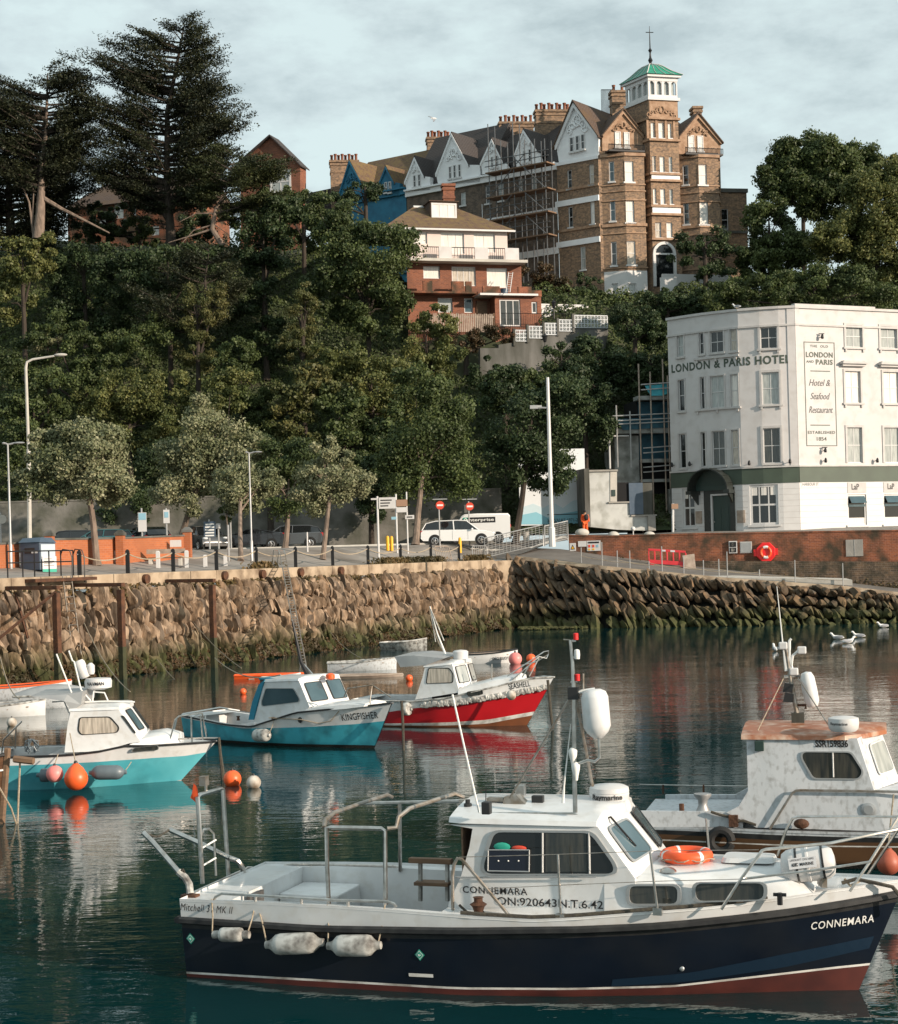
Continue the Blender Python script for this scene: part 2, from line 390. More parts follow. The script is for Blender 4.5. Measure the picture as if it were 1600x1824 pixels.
mat('bark',(.16,.12,.09),.9,col2=(.08,.06,.045),scale=6,bump=.5,bscale=18,stretch=(1,1,.3))
mat('bark_dark',(.05,.038,.028),.9,col2=(.03,.022,.016),scale=5,bump=.5,bscale=12,stretch=(1,1,.3))
mat('bark_pale',(.24,.18,.14),.9,col2=(.12,.09,.07),scale=5,bump=.5,bscale=12,stretch=(1,1,.3))
mat('gull_white',(.75,.74,.72),.7)
mat('gull_grey',(.30,.31,.33),.7)
mat('beak',(.6,.35,.05),.5)
mat('mural_blue',(.22,.48,.58),.7)
mat('mural_pale',(.52,.66,.72),.7)
mat('mural_white',(.70,.74,.77),.7)
mat('bin_blue',(.05,.08,.12),.4,col2=(.07,.1,.14),scale=2)
mat('bin_panel',(.40,.47,.53),.5)
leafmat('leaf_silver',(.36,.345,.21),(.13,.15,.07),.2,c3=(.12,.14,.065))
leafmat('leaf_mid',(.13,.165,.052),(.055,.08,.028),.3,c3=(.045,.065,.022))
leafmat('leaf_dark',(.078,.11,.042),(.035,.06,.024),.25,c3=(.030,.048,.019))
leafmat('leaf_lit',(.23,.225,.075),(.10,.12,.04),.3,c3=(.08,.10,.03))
leafmat('leaf_ivy',(.17,.15,.05),(.075,.085,.028),.25,c3=(.07,.085,.028))
leafmat('leaf_cyp',(.055,.060,.026),(.020,.028,.014),.1,c3=(.016,.020,.011),nsc=.5)
leafmat('leaf_pine',(.075,.085,.03),(.035,.045,.018),.15,c3=(.03,.038,.015))
leafmat('leaf_rust',(.13,.07,.035),(.05,.045,.02),.25,c3=(.04,.035,.015))
leafmat('weed_dry',(.20,.125,.05),(.09,.075,.03),.3,c3=(.06,.05,.022))
# ================================================================ SETTING
EX,EY=-15.9,74.7;DX,DY=.4575,.889;NX,NY=.889,-.4575
def sm(x):x=min(1,max(0,x));return x*x*(3-2*x)
def ground(X,Y):
 q=-((X-EX)*NX+(Y-EY)*NY);t=(X-EX)*DX+(Y-EY)*DY
 zl=4.48+1.15*sm(max(0,q)/(11-6.5*min(1,max(0,t)/44)))
 zr=5.62+.065*max(0,min(7,Y-114))
 k=sm((X-3)/5);return zl*(1-k)+zr*k
def G(px,Y,dz=0):
 py=985
 for _ in range(6):
  p=W(px,py,Y);z=ground(p.x,Y);py=pix((p.x,Y,z))[1]
 return Vector((W(px,py,Y).x,Y,z+dz))
def E(t,q=0,z=0):return Vector((EX+DX*t-NX*q,EY+DY*t-NY*q,z))
def structure(name,mb,m,**k):
 return mb.build(name,m,None,kind='structure',**k)
# water
m=bpy.data.materials.new('harbour_water');m.use_nodes=True;t=m.node_tree;b=t.nodes['Principled BSDF'];M['water']=m
b.inputs['Base Color'].default_value=(.0008,.026,.029,1);b.inputs['Roughness'].default_value=.012
b.inputs['IOR'].default_value=1.52;b.inputs['Specular IOR Level'].default_value=.62
tcn=t.nodes.new('ShaderNodeTexCoord');L=t.links.new
def wav(sx,sy,sc,det,w,rot=0):
 mp=t.nodes.new('ShaderNodeMapping');mp.inputs['Scale'].default_value=(sx,sy,1);mp.inputs['Rotation'].default_value=(0,0,rot)
 L(tcn.outputs['Object'],mp.inputs[0]);n=t.nodes.new('ShaderNodeTexNoise');n.inputs['Scale'].default_value=sc;n.inputs['Detail'].default_value=det
 n.inputs['Roughness'].default_value=.55;n.inputs['Distortion'].default_value=.4
 L(mp.outputs[0],n.inputs['Vector']);k=t.nodes.new('ShaderNodeMath');k.operation='MULTIPLY';k.inputs[1].default_value=w;L(n.outputs['Fac'],k.inputs[0]);return k.outputs[0]
def addn(a,c):k=t.nodes.new('ShaderNodeMath');k.operation='ADD';L(a,k.inputs[0]);L(c,k.inputs[1]);return k.outputs[0]
h=addn(addn(wav(.5,1.3,3.0,3,.040,.06),wav(.3,.8,.9,2,.075,-.05)),wav(1,1.2,8,2,.006,.5))
mod=t.nodes.new('ShaderNodeTexNoise');mod.inputs['Scale'].default_value=.09;mod.inputs['Detail'].default_value=3;L(tcn.outputs['Object'],mod.inputs['Vector'])
mr=t.nodes.new('ShaderNodeMapRange');mr.inputs['From Min'].default_value=.35;mr.inputs['From Max'].default_value=.65;mr.inputs['To Min'].default_value=.25;mr.inputs['To Max'].default_value=1.3
L(mod.outputs['Fac'],mr.inputs['Value']);mm=t.nodes.new('ShaderNodeMath');mm.operation='MULTIPLY';L(h,mm.inputs[0]);L(mr.outputs[0],mm.inputs[1])
bp=t.nodes.new('ShaderNodeBump');bp.inputs['Strength'].default_value=1;bp.inputs['Distance'].default_value=.23
L(mm.outputs[0],bp.inputs['Height']);L(bp.outputs[0],b.inputs['Normal'])
q=MB();q.face([(-3000,-600,0),(3000,-600,0),(3000,3000,0),(-3000,3000,0)]);structure('harbour_water',q,M['water'])
# harbour bed under the water so that nothing is hollow
q=MB();q.face([(-3000,-600,-4),(3000,-600,-4),(3000,3000,-4),(-3000,3000,-4)]);structure('seabed',q,M['earth'])

# quay paving and road
EDGE=[E(-50),E(-30),E(-15)]+[E(t)for t in range(-9,42,3)]+[Vector((3.6,112.6,0)),Vector((4.9,113.6,0)),Vector((6.6,115.2,0)),Vector((8.2,115.2,0)),Vector((18,113,0)),Vector((29.5,110.2,0)),Vector((50,105.3,0)),Vector((90,96,0))]
q=MB();rows=[]
for f in[0,.03,.06,.1,.15,.22,.3,.4,.52,.65,.8,1]:
 r=[]
 for p in EDGE:
  X=p.x-(26*f if p.x<-14 else 3*f);Y=p.y+(127-p.y)*f;r.append((X,Y,ground(X,Y)))
 rows.append(r)
q.grid([r[::-1]for r in rows]);structure('promenade',q,M['paving'])
q=MB()
ra,rb=[],[]
for k in range(0,31):
 s=k/30;X=-42+s*88;Yn=111+4.2*sm((X+20)/25);Yn+=2.2*sm((X-2)/6)
 if X>8:Yn=117.6-.24*(X-8)
 Yf=119.2+.035*(X+42);Yf=max(Yf-.30*max(0,X-10),Yn+1.6)
 ra.append((X,Yn));rb.append((X,Yf))
q.grid([[(x*(1-f)+x2*f,y*(1-f)+y2*f,ground(x*(1-f)+x2*f,y*(1-f)+y2*f)+.02)for(x,y),(x2,y2)in zip(rb,ra)]for f in(0,.25,.5,.75,1)])
structure('road',q,M['asphalt'])
q=MB()
q.tube([(x,y-.1,ground(x,y)+.03)for x,y in ra],.11,4);structure('kerb',q,M['concrete_pale'])
for off,nm in((.35,'yellow_line'),(.55,'yellow_line'),(3.2,'centre_line')):
 q=MB();pts=[(x,y+off,ground(x,y+off)+.028)for x,y in ra]
 for k,(a,b_)in enumerate(zip(pts,pts[1:])):
  if nm=='centre_line' and k%2:continue
  q.face([(a[0],a[1]-.05,a[2]),(b_[0],b_[1]-.05,b_[2]),(b_[0],b_[1]+.05,b_[2]),(a[0],a[1]+.05,a[2])])
 structure(nm,q,M['yellow' if off<3 else 'white_line'])
# slipway going down to the right
SF0=[(2.0,111.6,4.50),(4.6,112.0,4.46)]
SF=[(4.6,112.0,4.46),(10.1,108,3.67),(17.3,106,2.77),(24.4,104.5,2.07),(27.7,104,1.6),(36,102,.7),(46,100,-.3)]
SB=[(2.6,117.2,5.45),(7.6,115.5,5.1),(13.5,114.2,4.15),(18,113,3.5),(24,111.6,2.7),(29.5,110.3,1.9),(38,108.3,1.0),(48,106,-.2)]
SFx=[(2.0,111.6,4.50)]+SF
q=MB();q.grid([SB,[tuple((a[i]+c[i])/2 for i in range(3))for a,c in zip(SB,SFx)],SFx]);structure('slipway',q,M['slip'])
q=MB();q.tube([(x,y-.12,z+.02)for x,y,z in SF],.22,4);structure('slipway_kerb',q,M['coping'])
a,c=Vector((17.0,106.8,2.93)),Vector((25.2,105.2,2.30));q=MB()
q.hexa([(14.6,106.9,3.0),(25.0,104.6,2.32),(25.4,108.0,2.36),(16.5,109.9,3.0),(14.6,106.9,3.14),(25.0,104.6,2.66),(25.4,108.0,2.7),(16.5,109.9,3.16)])
one('concrete_ramp',q,M['concrete_pale'],'pale flat concrete slab lying on the slipway above the dark rocks','slab')
# hillside terrain reaching the horizon
def hill(X,Y):
 P=33.5-6.5*sm((X+12)/12)+3*sm((X-34)/20)
 z=6.3+max(0,Y-125)*1.04 if Y<2000 else P
 z=min(z,P)+.35*sin(X*.45+Y*.2)*sm((Y-125)/6)+.5*sin(X*.17+1)*sm((Y-125)/8)
 return z
q=MB();xs=[-2500,-600,-200,-100]+list(range(-70,91,2))+[120,200,600,2500];ys=[124.5,126]+[128+2*i for i in range(22)]+[180,220,300,600,3000]
q.grid([[(x,y,hill(x,y)if abs(x)<500 and y<2000 else 33)for x in xs]for y in ys[::-1]]);structure('hillside',q,M['earth'],smooth=1)

# ---------------------------------------------------------------- stones
def stonewall(name,label,anchors,rowsN,w,tilt,seed,m,lean):
 """anchors(s, f) -> point on the face; s metres along, f 0 foot .. 1 top; returns mesh of many fitted boulders"""
 R=random.Random(seed);q=MB();S=anchors.length
 base=MB();base.ball((0,0,0),1,10,8)
 B=[Vector(v)for v in base.v]
 B=[Vector((math.copysign(abs(v.x)**.88,v.x),math.copysign(abs(v.y)**.8,v.y),math.copysign(abs(v.z)**.92,v.z)))for v in B]
 s=0
 for r in range(rowsN):
  s=-w*R.random()
  while s<S:
   ww=w*R.uniform(.72,1.35);f=(r+.5+R.uniform(-.16,.16))/rowsN
   p,u,up,n,H=anchors(s+ww/2,f);hh=H/rowsN*R.uniform(.50,.80);dd=R.uniform(.42,.68)
   if f*H>H:continue
   a=tilt+R.uniform(-.3,.3);ca,sa=cos(a),sin(a);U=u*ca+up*sa;V=up*ca-u*sa
   tw=R.uniform(-.35,.35);U2=U*cos(tw)+n*sin(tw);Nn=n*cos(tw)-U*sin(tw)
   o=p+n*R.uniform(-.1,.12);k1,k2,k3=R.uniform(0,6),R.uniform(0,6),R.uniform(0,6);tp=R.uniform(-.5,.5)
   k=len(q.v)
   cp=[]
   for _ in range(7):
    nv=Vector((R.gauss(0,1),R.gauss(0,1)*.8-.3,R.gauss(0,.7))).normalized();cp.append((nv,R.uniform(.55,.82)))
   for v in B:
    for nv,cd in cp:
     ex=v.dot(nv)-cd
     if ex>0:v=v-nv*ex
    j=1+.13*sin(3*v.x+k1+2*v.z)+.10*sin(4*v.z+k2)+.08*sin(5*v.y+k3+3*v.x)
    q.v.append(tuple(o+U2*(v.x*ww*.58*j*(1+tp*v.z))+V*(v.z*hh*j)+Nn*(v.y*dd*j)))
   q.f+=[tuple(i+k for i in f_)for f_ in base.f];q.m+=[0]*len(base.f)
   s+=ww*.93
 return q
def stonemat(name,c1,c2,c3,wet=1.3):
 m=bpy.data.materials.new(name);m.use_nodes=True;t=m.node_tree;b=t.nodes['Principled BSDF'];b.inputs['Roughness'].default_value=.85;L=t.links.new;n=t.nodes.new
 g=n('ShaderNodeNewGeometry');r=n('ShaderNodeValToRGB');L(g.outputs['Random Per Island'],r.inputs[0]);r.color_ramp.elements[0].color=(*c1,1);r.color_ramp.elements[1].color=(*c2,1);e=r.color_ramp.elements.new(.5);e.color=(*c3,1)
 tcn=n('ShaderNodeTexCoord');mp=n('ShaderNodeMapping');mp.inputs['Scale'].default_value=(1,1,.45);L(tcn.outputs['Object'],mp.inputs[0])
 nz=n('ShaderNodeTexNoise');nz.inputs['Scale'].default_value=3.5;nz.inputs['Detail'].default_value=8;L(mp.outputs[0],nz.inputs['Vector'])
 rr=n('ShaderNodeMapRange');rr.inputs['From Min'].default_value=.42;rr.inputs['From Max'].default_value=.68;L(nz.outputs['Fac'],rr.inputs['Value'])
 x=n('ShaderNodeMix');x.data_type='RGBA';L(rr.outputs[0],x.inputs['Factor']);L(r.outputs[0],x.inputs['A']);x.inputs['B'].default_value=(*[v*.30 for v in c1],1)
 sp=n('ShaderNodeSeparateXYZ');L(g.outputs['Position'],sp.inputs[0]);n2=n('ShaderNodeTexNoise');n2.inputs['Scale'].default_value=.9;n2.inputs['Detail'].default_value=6;L(tcn.outputs['Object'],n2.inputs['Vector'])
 ad=n('ShaderNodeMath');ad.operation='MULTIPLY_ADD';L(n2.outputs['Fac'],ad.inputs[0]);ad.inputs[1].default_value=-2.2;L(sp.outputs['Z'],ad.inputs[2])
 w=n('ShaderNodeMapRange');w.inputs['From Min'].default_value=wet-1.1-.75;w.inputs['From Max'].default_value=wet-1.1+.35;L(ad.outputs[0],w.inputs['Value'])
 n3=n('ShaderNodeTexNoise');n3.inputs['Scale'].default_value=2.5;L(tcn.outputs['Object'],n3.inputs['Vector']);y=n('ShaderNodeMix');y.data_type='RGBA';L(n3.outputs['Fac'],y.inputs['Factor']);y.inputs['A'].default_value=(.022,.018,.010,1);y.inputs['B'].default_value=(.085,.095,.022,1)
 z=n('ShaderNodeMix');z.data_type='RGBA';L(w.outputs[0],z.inputs['Factor']);L(y.outputs['Result'],z.inputs['A']);L(x.outputs['Result'],z.inputs['B']);L(z.outputs['Result'],b.inputs['Base Color'])
 bp=n('ShaderNodeBump');bp.inputs['Strength'].default_value=.8;bp.inputs['Distance'].default_value=.12;L(nz.outputs['Fac'],bp.inputs['Height']);L(bp.outputs[0],b.inputs['Normal']);M[name]=m
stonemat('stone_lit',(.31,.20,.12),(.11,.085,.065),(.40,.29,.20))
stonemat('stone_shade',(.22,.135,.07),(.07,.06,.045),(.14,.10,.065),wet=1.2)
class A1:
 length=70.5
 def __call__(s,d,f):
  q0=E(d-27,-1.0+.95*f);u=Vector((DX,DY,0));n=Vector((NX,NY,.24)).normalized();up=Vector((-NX*.22,-NY*.22,1)).normalized()
  return Vector((q0.x,q0.y,-.25+4.0*f)),u,up,n,4.1
class A2:
 length=43
 def __call__(s,d,f):
  k=0;x=d
  for a,c in zip(SF,SF[1:]):
   l=math.hypot(c[0]-a[0],c[1]-a[1])
   if x<=l:break
   x-=l
  x=min(x,l);fr=x/l;px,py,z=[a[i]+(c[i]-a[i])*fr for i in range(3)]
  u=Vector((c[0]-a[0],c[1]-a[1],0)).normalized();n0=Vector((u.y,-u.x,0));H=z+.45
  p=Vector((px,py,0))+n0*(.2+1.1*(1-f));p.z=-.35+H*f
  return p,u,Vector((-n0.x*.25,-n0.y*.25,1)).normalized(),(n0+Vector((0,0,.25))).normalized(),max(H,1.2)
wl=T('harbour_wall','long sunlit quay wall of tan boulders with weed along its foot','quay wall',E(8,0,0))
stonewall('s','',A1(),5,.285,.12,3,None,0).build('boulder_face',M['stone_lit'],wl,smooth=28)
q=MB();a,c=A1(),[0,.2,.4,.6,.8,1]
q.grid([[a(d,f)[0]-Vector((NX,NY,0))*.35 for d in range(-20,73,3)]for f in(0,.5,1)]);q.build('backing',M['weed_and_gap_shade'],wl)  # near-black sheet, paints the shade in the gaps between boulders
q=MB()
R=random.Random(5);d=-47
while d<40.5:
 w=R.uniform(1.5,2.4);e0,e1=d,min(d+w-.02,41);k=R.uniform(-.03,.03)
 q.prism([E(e0,-.14+k,3.88),E(e0,.85,3.88),E(e1,.85,3.88),E(e1,-.14+k,3.88)],[E(e0,-.14+k,4.50),E(e0,.85,4.50+k*.3),E(e1,.85,4.50),E(e1,-.14+k,4.50)]);d+=w
q.build('coping_stone',M['coping'],wl,bevel=.03)
for px in(258,398,466,534,606):
 q=MB();fr=Fr(E(0,-.16).xy,E(1,-.16).xy);u,z=fr.uz(px,1030 if px<300 else 1023);c=fr.P(u,4.22,.12)
 q.tube([c-Vector((NX,NY,0))*.3,c+Vector((NX,NY,0))*.05],.22,12);q.build('drain_pipe',M['rust'],wl,smooth=1)
wl2=T('harbour_wall','shaded wall of dark tilted boulders below the slipway','quay wall',(18,106,0))
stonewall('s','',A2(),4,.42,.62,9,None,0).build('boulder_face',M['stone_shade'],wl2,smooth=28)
q=MB();a=A2();q.grid([[a(d,f)[0]-a(d,f)[3]*.45 for d in range(0,43,2)]for f in(0,.5,.86)]);q.build('backing',M['weed_and_gap_shade'],wl2)  # same dark sheet, gap shade painted behind the slipway boulders
# rounded corner of the quay between the two walls
q=MB();R=random.Random(2)
ctr=[E(40.3,-.9),E(41.5,-.9),Vector((5.2,110.9,0)),Vector((5.6,110.6,0))]
q=MB()
for i in range(46):
 f=R.random();s=R.random();p=E(40.2,-.75+.7*f)*(1-s)+Vector((5.3,111.2-.0+.6*f,0))*s;p.z=-.2+4.4*f
 ax=(R.uniform(.26,.4),R.uniform(.28,.4),R.uniform(.38,.6));q.ball(p+Vector((.15,.35,0)),ax,8,6)
q.build('corner_boulders',M['stone_lit'],wl2,smooth=60)
q=MB();q.prism([E(40,.0,-.5),E(40,6,-.5),Vector((7,118,-.5)),Vector((5.2,112.0,-.5)),Vector((4.4,111.6,-.5))],[E(40,.0,4.44),E(40,6,4.44),Vector((7,118,4.44)),Vector((5.2,112.0,4.44)),Vector((4.4,111.6,4.44))])
q.build('corner_core',M['coping'],wl2)

# shingle patch at the corner
q=MB();R=random.Random(4)
for i in range(260):
 p=W(925+R.random()*120,1123-R.random()*3,107.2+R.uniform(-.8,1.5));q.ball((p.x,p.y,.04+R.random()*.1),(.1+.1*R.random(),.1,.06),5,3)
q.build('shingle',M['stone_lit'],kind='stuff',label='patch of pale shingle showing at the foot of the corner')

# ================================================================ FOLIAGE
def leaves(cents,nrm,size,asp=1.0,jit=.9,rng=RNG):
 """quads at cents (n,3); normals biased to nrm"""
 n=len(cents);nn=nrm+rng.normal(0,jit,(n,3));nn/=np.linalg.norm(nn,axis=1)[:,None]+1e-9
 a=rng.normal(0,1,(n,3));u=np.cross(nn,a);u/=np.linalg.norm(u,axis=1)[:,None]+1e-9;w=np.cross(nn,u)
 s=size*rng.uniform(.55,1.3,(n,1));u=u*s*.5;w=w*s*.5*asp
 return np.stack([cents-u,cents-w*.7+u*.15,cents+u,cents+w*.7+u*.15],1).reshape(-1,3)
def leafobj(name,V,m,parent=None,off=(0,0,0),**k):
 n=len(V)//4;me=bpy.data.meshes.new(name);me.vertices.add(n*4);me.loops.add(n*4);me.polygons.add(n)
 me.vertices.foreach_set('co',(V-np.array(off)).astype(np.float32).ravel());me.loops.foreach_set('vertex_index',np.arange(n*4,dtype=np.int32))
 me.polygons.foreach_set('loop_start',np.arange(0,n*4,4,dtype=np.int32));me.polygons.foreach_set('loop_total',np.full(n,4,dtype=np.int32))
 me.update();me.materials.append(m);o=bpy.data.objects.new(name,me);SC.collection.objects.link(o);o.parent=parent;OFF[o.name]=Vector(off)
 return tag(o,k.get('label'),k.get('cat'),k.get('group'),k.get('kind'))
def crown(c,r,nb,per,size,rng=RNG,fill=.75,bs=(.22,.42),flat=1,asp=1):
 """clumpy crown: nb clumps spread over an ellipsoid, each with its own shell of leaves"""
 c=np.array(c,float);r=np.array(r,float);Vs=[]
 for i in range(nb):
  d=rng.normal(0,1,3);d/=np.linalg.norm(d);rad=rng.uniform(.25,1)**.5*fill;p=c+d*r*rad
  b=rng.uniform(*bs)*r.mean()*np.array([1,1,.8*flat]);n=int(per*rng.uniform(.7,1.3))
  e=rng.normal(0,1,(n,3));e/=np.linalg.norm(e,axis=1)[:,None];e[:,2]=np.where(rng.random(n)<.35,np.abs(e[:,2]),e[:,2])
  q=p+e*b*np.clip(np.abs(rng.normal(.78,.30,(n,1))),.1,1.5);Vs.append(leaves(q,e*1.0,size,asp,.75,rng))
 return np.concatenate(Vs)
def limbs(q,foot,top,r0,nl,spread,rng,crownc,crownr,fork=.45):
 foot,top=Vector(foot),Vector(top);fork=min(.8,max(.3,(crownc[2]-crownr[2]*.75-foot.z)/max(.5,top.z-foot.z)));mid=foot.lerp(top,fork);mid.x+=rng.uniform(-.1,.1)
 q.tube([foot,foot.lerp(mid,.08),foot.lerp(mid,.5)+Vector((rng.uniform(-.06,.06),0,0)),mid,top],[r0*1.5,r0*1.08,r0*.9,r0*.75,r0*.2],8)
 for i in range(nl):
  a=2*pi*(i+rng.random()*.6)/nl;b=foot.lerp(top,fork*rng.uniform(.95,1.2))
  e=Vector(crownc)+Vector((cos(a)*crownr[0],sin(a)*crownr[1],rng.uniform(-.3,.6)*crownr[2]))*rng.uniform(.55,.85)
  m1=b.lerp(e,.45)+Vector((0,0,.12*(e-b).length));q.tube([b,m1,e],[r0*.34,r0*.18,r0*.05],6)
  for k in range(2):
   f=m1.lerp(e,rng.random()*.6);g=f+Vector((rng.uniform(-1,1),rng.uniform(-1,1),rng.uniform(.1,1)))*crownr[2]*.35;q.tube([f,g],[r0*.15,r0*.04],5)
def tree(name,label,cat,px,pyf,Y,crowns,m,bark='bark',r0=.15,size=.2,nb=26,per=150,grp=None,seed=1,dep=1.0,asp=1,fill=.78,foot=None,parts=('trunk','crown'),bs=(.22,.42)):
 rng=np.random.default_rng(seed);f=foot if foot else G(px,Y)if pyf is None else W(px,pyf,Y)
 t=T(name,label,cat,f,group=grp);s=Y/FPX;allc=[]
 Cs=[]
 for cx,cy,rx,ry in crowns:
  c=W(cx,cy,Y);r=(rx*s,(rx+ry)/2*s*dep,ry*s);Cs.append((c,r))
 q=MB();c0,r0_=Cs[0];limbs(q,f,(c0.x,c0.y,c0.z+r0_[2]*.3),r0,6,1,rng,c0,[v*.8 for v in r0_],fork=.55)
 for c,r in Cs[1:]:q.tube([Vector(f).lerp(Vector(c0),.68),(Vector(f).lerp(Vector(c0),.72)+c)/2,c],[r0*.5,r0*.3,r0*.1],6)
 q.build(parts[0],M[bark],t,smooth=1)
 tot=sum(r[0]*r[2]for c,r in Cs)
 for c,r in Cs:
  k=r[0]*r[2]/tot;allc.append(crown(c,r,max(5,int(nb*k)),per,size,rng,fill=fill,asp=asp,bs=bs))
 leafobj(parts[1],np.concatenate(allc),M[m],t,off=tuple(f));return t
# ================================================================ BUILDINGS
def wallgrid(q,fr,u0,u1,z0,z1,ops=(),depth=.18,d=0,dout=None):
 us=sorted(set([round(x,4)for x in fr.cuts(u0,u1)]+[round(c,4)for o in ops for c in o[:2]if u0<c<u1]))
 zs=sorted(set([round(z0,4),round(z1,4)]+[round(c,4)for o in ops for c in o[2:4]if z0<c<z1]))
 for a,b in zip(us,us[1:]):
  for c,e in zip(zs,zs[1:]):
   mu,mz=(a+b)/2,(c+e)/2
   if any(o[0]<mu<o[1]and o[2]<mz<o[3]for o in ops):continue
   q.face([fr.P(a,c,d),fr.P(b,c,d),fr.P(b,e,d),fr.P(a,e,d)])
 for o in ops:
  a,b,c,e=o[:4];P=fr.P;k=d-depth
  q.face([P(a,c,d),P(a,e,d),P(a,e,k),P(a,c,k)]);q.face([P(b,c,k),P(b,e,k),P(b,e,d),P(b,c,d)])
  q.face([P(a,e,d),P(b,e,d),P(b,e,k),P(a,e,k)]);q.face([P(a,c,k),P(b,c,k),P(b,c,d),P(a,c,d)])
def window(par,fr,o,fm='white_paint',pm='glass_dark',d=0,dep=.14,fw=.07,nx=1,nz=2,surr=0,sm='trim_grey',sill=.0,name='window',arch=False):
 a,b,c,e=o[:4];q=MB();di,do=d-dep-.03,d-dep+.05
 q.fbox(fr,a,a+fw,c,e,di,do);q.fbox(fr,b-fw,b,c,e,di,do);q.fbox(fr,a+fw,b-fw,e-fw,e,di,do-.004);q.fbox(fr,a+fw,b-fw,c,c+fw,di,do-.004)
 for i in range(1,nx):x=a+(b-a)*i/nx;q.fbox(fr,x-fw*.3,x+fw*.3,c+fw,e-fw,di,do-.02)
 for i in range(1,nz):z=c+(e-c)*i/nz;q.fbox(fr,a+fw,b-fw,z-fw*.4,z+fw*.4,di,do-.012)
 w=q.build(name,M[fm],par)
 g=MB();g.fbox(fr,a+.01,b-.01,c+.01,e-.01,di-.05,di+.035);g.build('pane',M[pm],w)
 if surr:
  q=MB();s=surr;q.fbox(fr,a-s,a,c,e+s,d-.02,d+.06);q.fbox(fr,b,b+s,c,e+s,d-.02,d+.06);q.fbox(fr,a,b,e,e+s,d-.02,d+.057)
  q.build('surround',M[sm],w)
 if sill:
  q=MB();q.fbox(fr,a-sill,b+sill,c-.14,c,d-.1,d+.14)
  if sill>.2:
   for x in(a-.05,b+.05):q.fbox(fr,x-.07,x+.07,c-.34,c-.14,d-.02,d+.11)
  q.build('sill',M[sm],w)
 return w
_tc={};CAPH=[]
def textmesh(s,bold=0,shear=0,space=1):
 k=(s,bold,shear,space)
 if k not in _tc:
  cu=bpy.data.curves.new('lettering','FONT');cu.body=s;cu.offset=bold;cu.shear=shear;cu.resolution_u=3;cu.space_character=space
  o=bpy.data.objects.new('lettering',cu);SC.collection.objects.link(o);dg=bpy.context.evaluated_depsgraph_get();me=o.evaluated_get(dg).to_mesh()
  v=[tuple(x.co)for x in me.vertices];f=[tuple(p.vertices)for p in me.polygons];o.evaluated_get(dg).to_mesh_clear()
  bpy.data.objects.remove(o);bpy.data.curves.remove(cu);_tc[k]=(v,f)
 return _tc[k]
def text(par,s,fn,u0,u1,z0,h,m='ink',d=.02,name='lettering',**k):
 """fn(u, z, d) -> point; lettering stretched to u0..u1, baseline z0, cap height h"""
 CAPH.append(max(p[1]for p in textmesh('H')[0]))if not CAPH else None
 v,f=textmesh(s,**k);xs=[p[0]for p in v];x0,x1=min(xs),max(xs);q=MB();q.v=[tuple(fn(u0+(p[0]-x0)/(x1-x0)*(u1-u0),z0+p[1]/CAPH[0]*h,d))for p in v];q.f=list(f);q.m=[0]*len(f)
 return q.build(name,M[m],par)

# ---------------------------------------------------------------- white hotel
def Z3(x,y):return 1150+x/3.3156,530+y/3.3156
pts=[(1194,124.8),(1222,123.7),(1253,122.6),(1286,121.7),(1320,120.9),(1358,120.4),(1392,120.1),(1421,120)]
hl=Fr(*[(W(x,760,Y).x,Y)for x,Y in pts]);c0=hl.p[-1];hr=Fr((c0.x,c0.y),(c0.x+7.3*2.2,c0.y+3.3*2.2))
HT=T('corner_hotel','white four storey corner hotel with rounded front and green band above the ground floor','hotel',(c0.x,c0.y,5.9))
U=hl.L[-1];zb=5.7;ztop=hl.uz(*Z3(880,60))[1];zst=hl.uz(*Z3(880,158))[1];zg1=hl.uz(*Z3(880,1000))[1];zg0=hl.uz(*Z3(880,1092))[1]
LW=[(188,222,226,348,'glass_pale',1),(318,205,345,330,'glass_dark',1),(382,198,460,322,'glass_dark',2),(500,190,540,318,'window_infill_warm',1),(678,178,778,305,'glass_dark',2),
      (195,478,232,665,'glass_dark',1),(325,468,350,655,'glass_dark',1),(385,460,465,650,'glass_pale',2),(505,457,545,650,'window_infill',1),(688,448,790,635,'glass_pale',2),
      (202,800,240,1003,'glass_dark',1),(330,790,355,995,'glass_dark',1),(395,785,470,992,'glass_boat',2),(510,780,550,988,'window_infill_warm',1),(697,785,798,988,'glass_boat',2)]
GW=[(222,1120,298,1355,'glass_dark',2),(618,1112,785,1345,'glass_dark',3)]
RW=[(1183,170,1280,300,'glass_pale',2),(1388,172,1485,300,'glass_pale',2),(1600,174,1700,300,'glass_pale',2),(1180,440,1270,625,'window_infill',2),(1405,440,1498,625,'window_infill',2),(1620,440,1715,625,'window_infill',2),
      (1192,768,1280,975,'glass_pale',2),(1410,768,1502,975,'glass_pale',2),(1625,768,1720,975,'glass_pale',2)]
RG=[(1195,1160,1305,1340,'glass_dark',1),(1408,1160,1512,1338,'glass_dark',1),(1625,1160,1730,1338,'glass_dark',1)]
def R3(fr,r):return fr.rect(*Z3(r[0],r[1]),*Z3(r[2],r[3]))
def fixz(L,fr,rows):
 out=[]
 for i,r in enumerate(L):out.append(list(R3(fr,r))+[r[4],r[5]])
 for a,b in rows:
  zc,ze=sum(o[2]for o in out[a:b])/(b-a),sum(o[3]for o in out[a:b])/(b-a)
  for o in out[a:b]:o[2],o[3]=zc,ze
 return out
lw=fixz(LW,hl,[(0,5),(5,10),(10,15)]);gw=fixz(GW,hl,[(0,2)]);rw=fixz(RW,hr,[(0,3),(3,6),(6,9)]);rg=fixz(RG,hr,[(0,3)])
door=list(hl.rect(*Z3(352,1140),*Z3(532,1400)));door[2]=zb;door[3]=zg0-.25
q=MB();wallgrid(q,hl,0,U,zg1,ztop,lw);wallgrid(q,hr,0,17,zg1,ztop,rw)
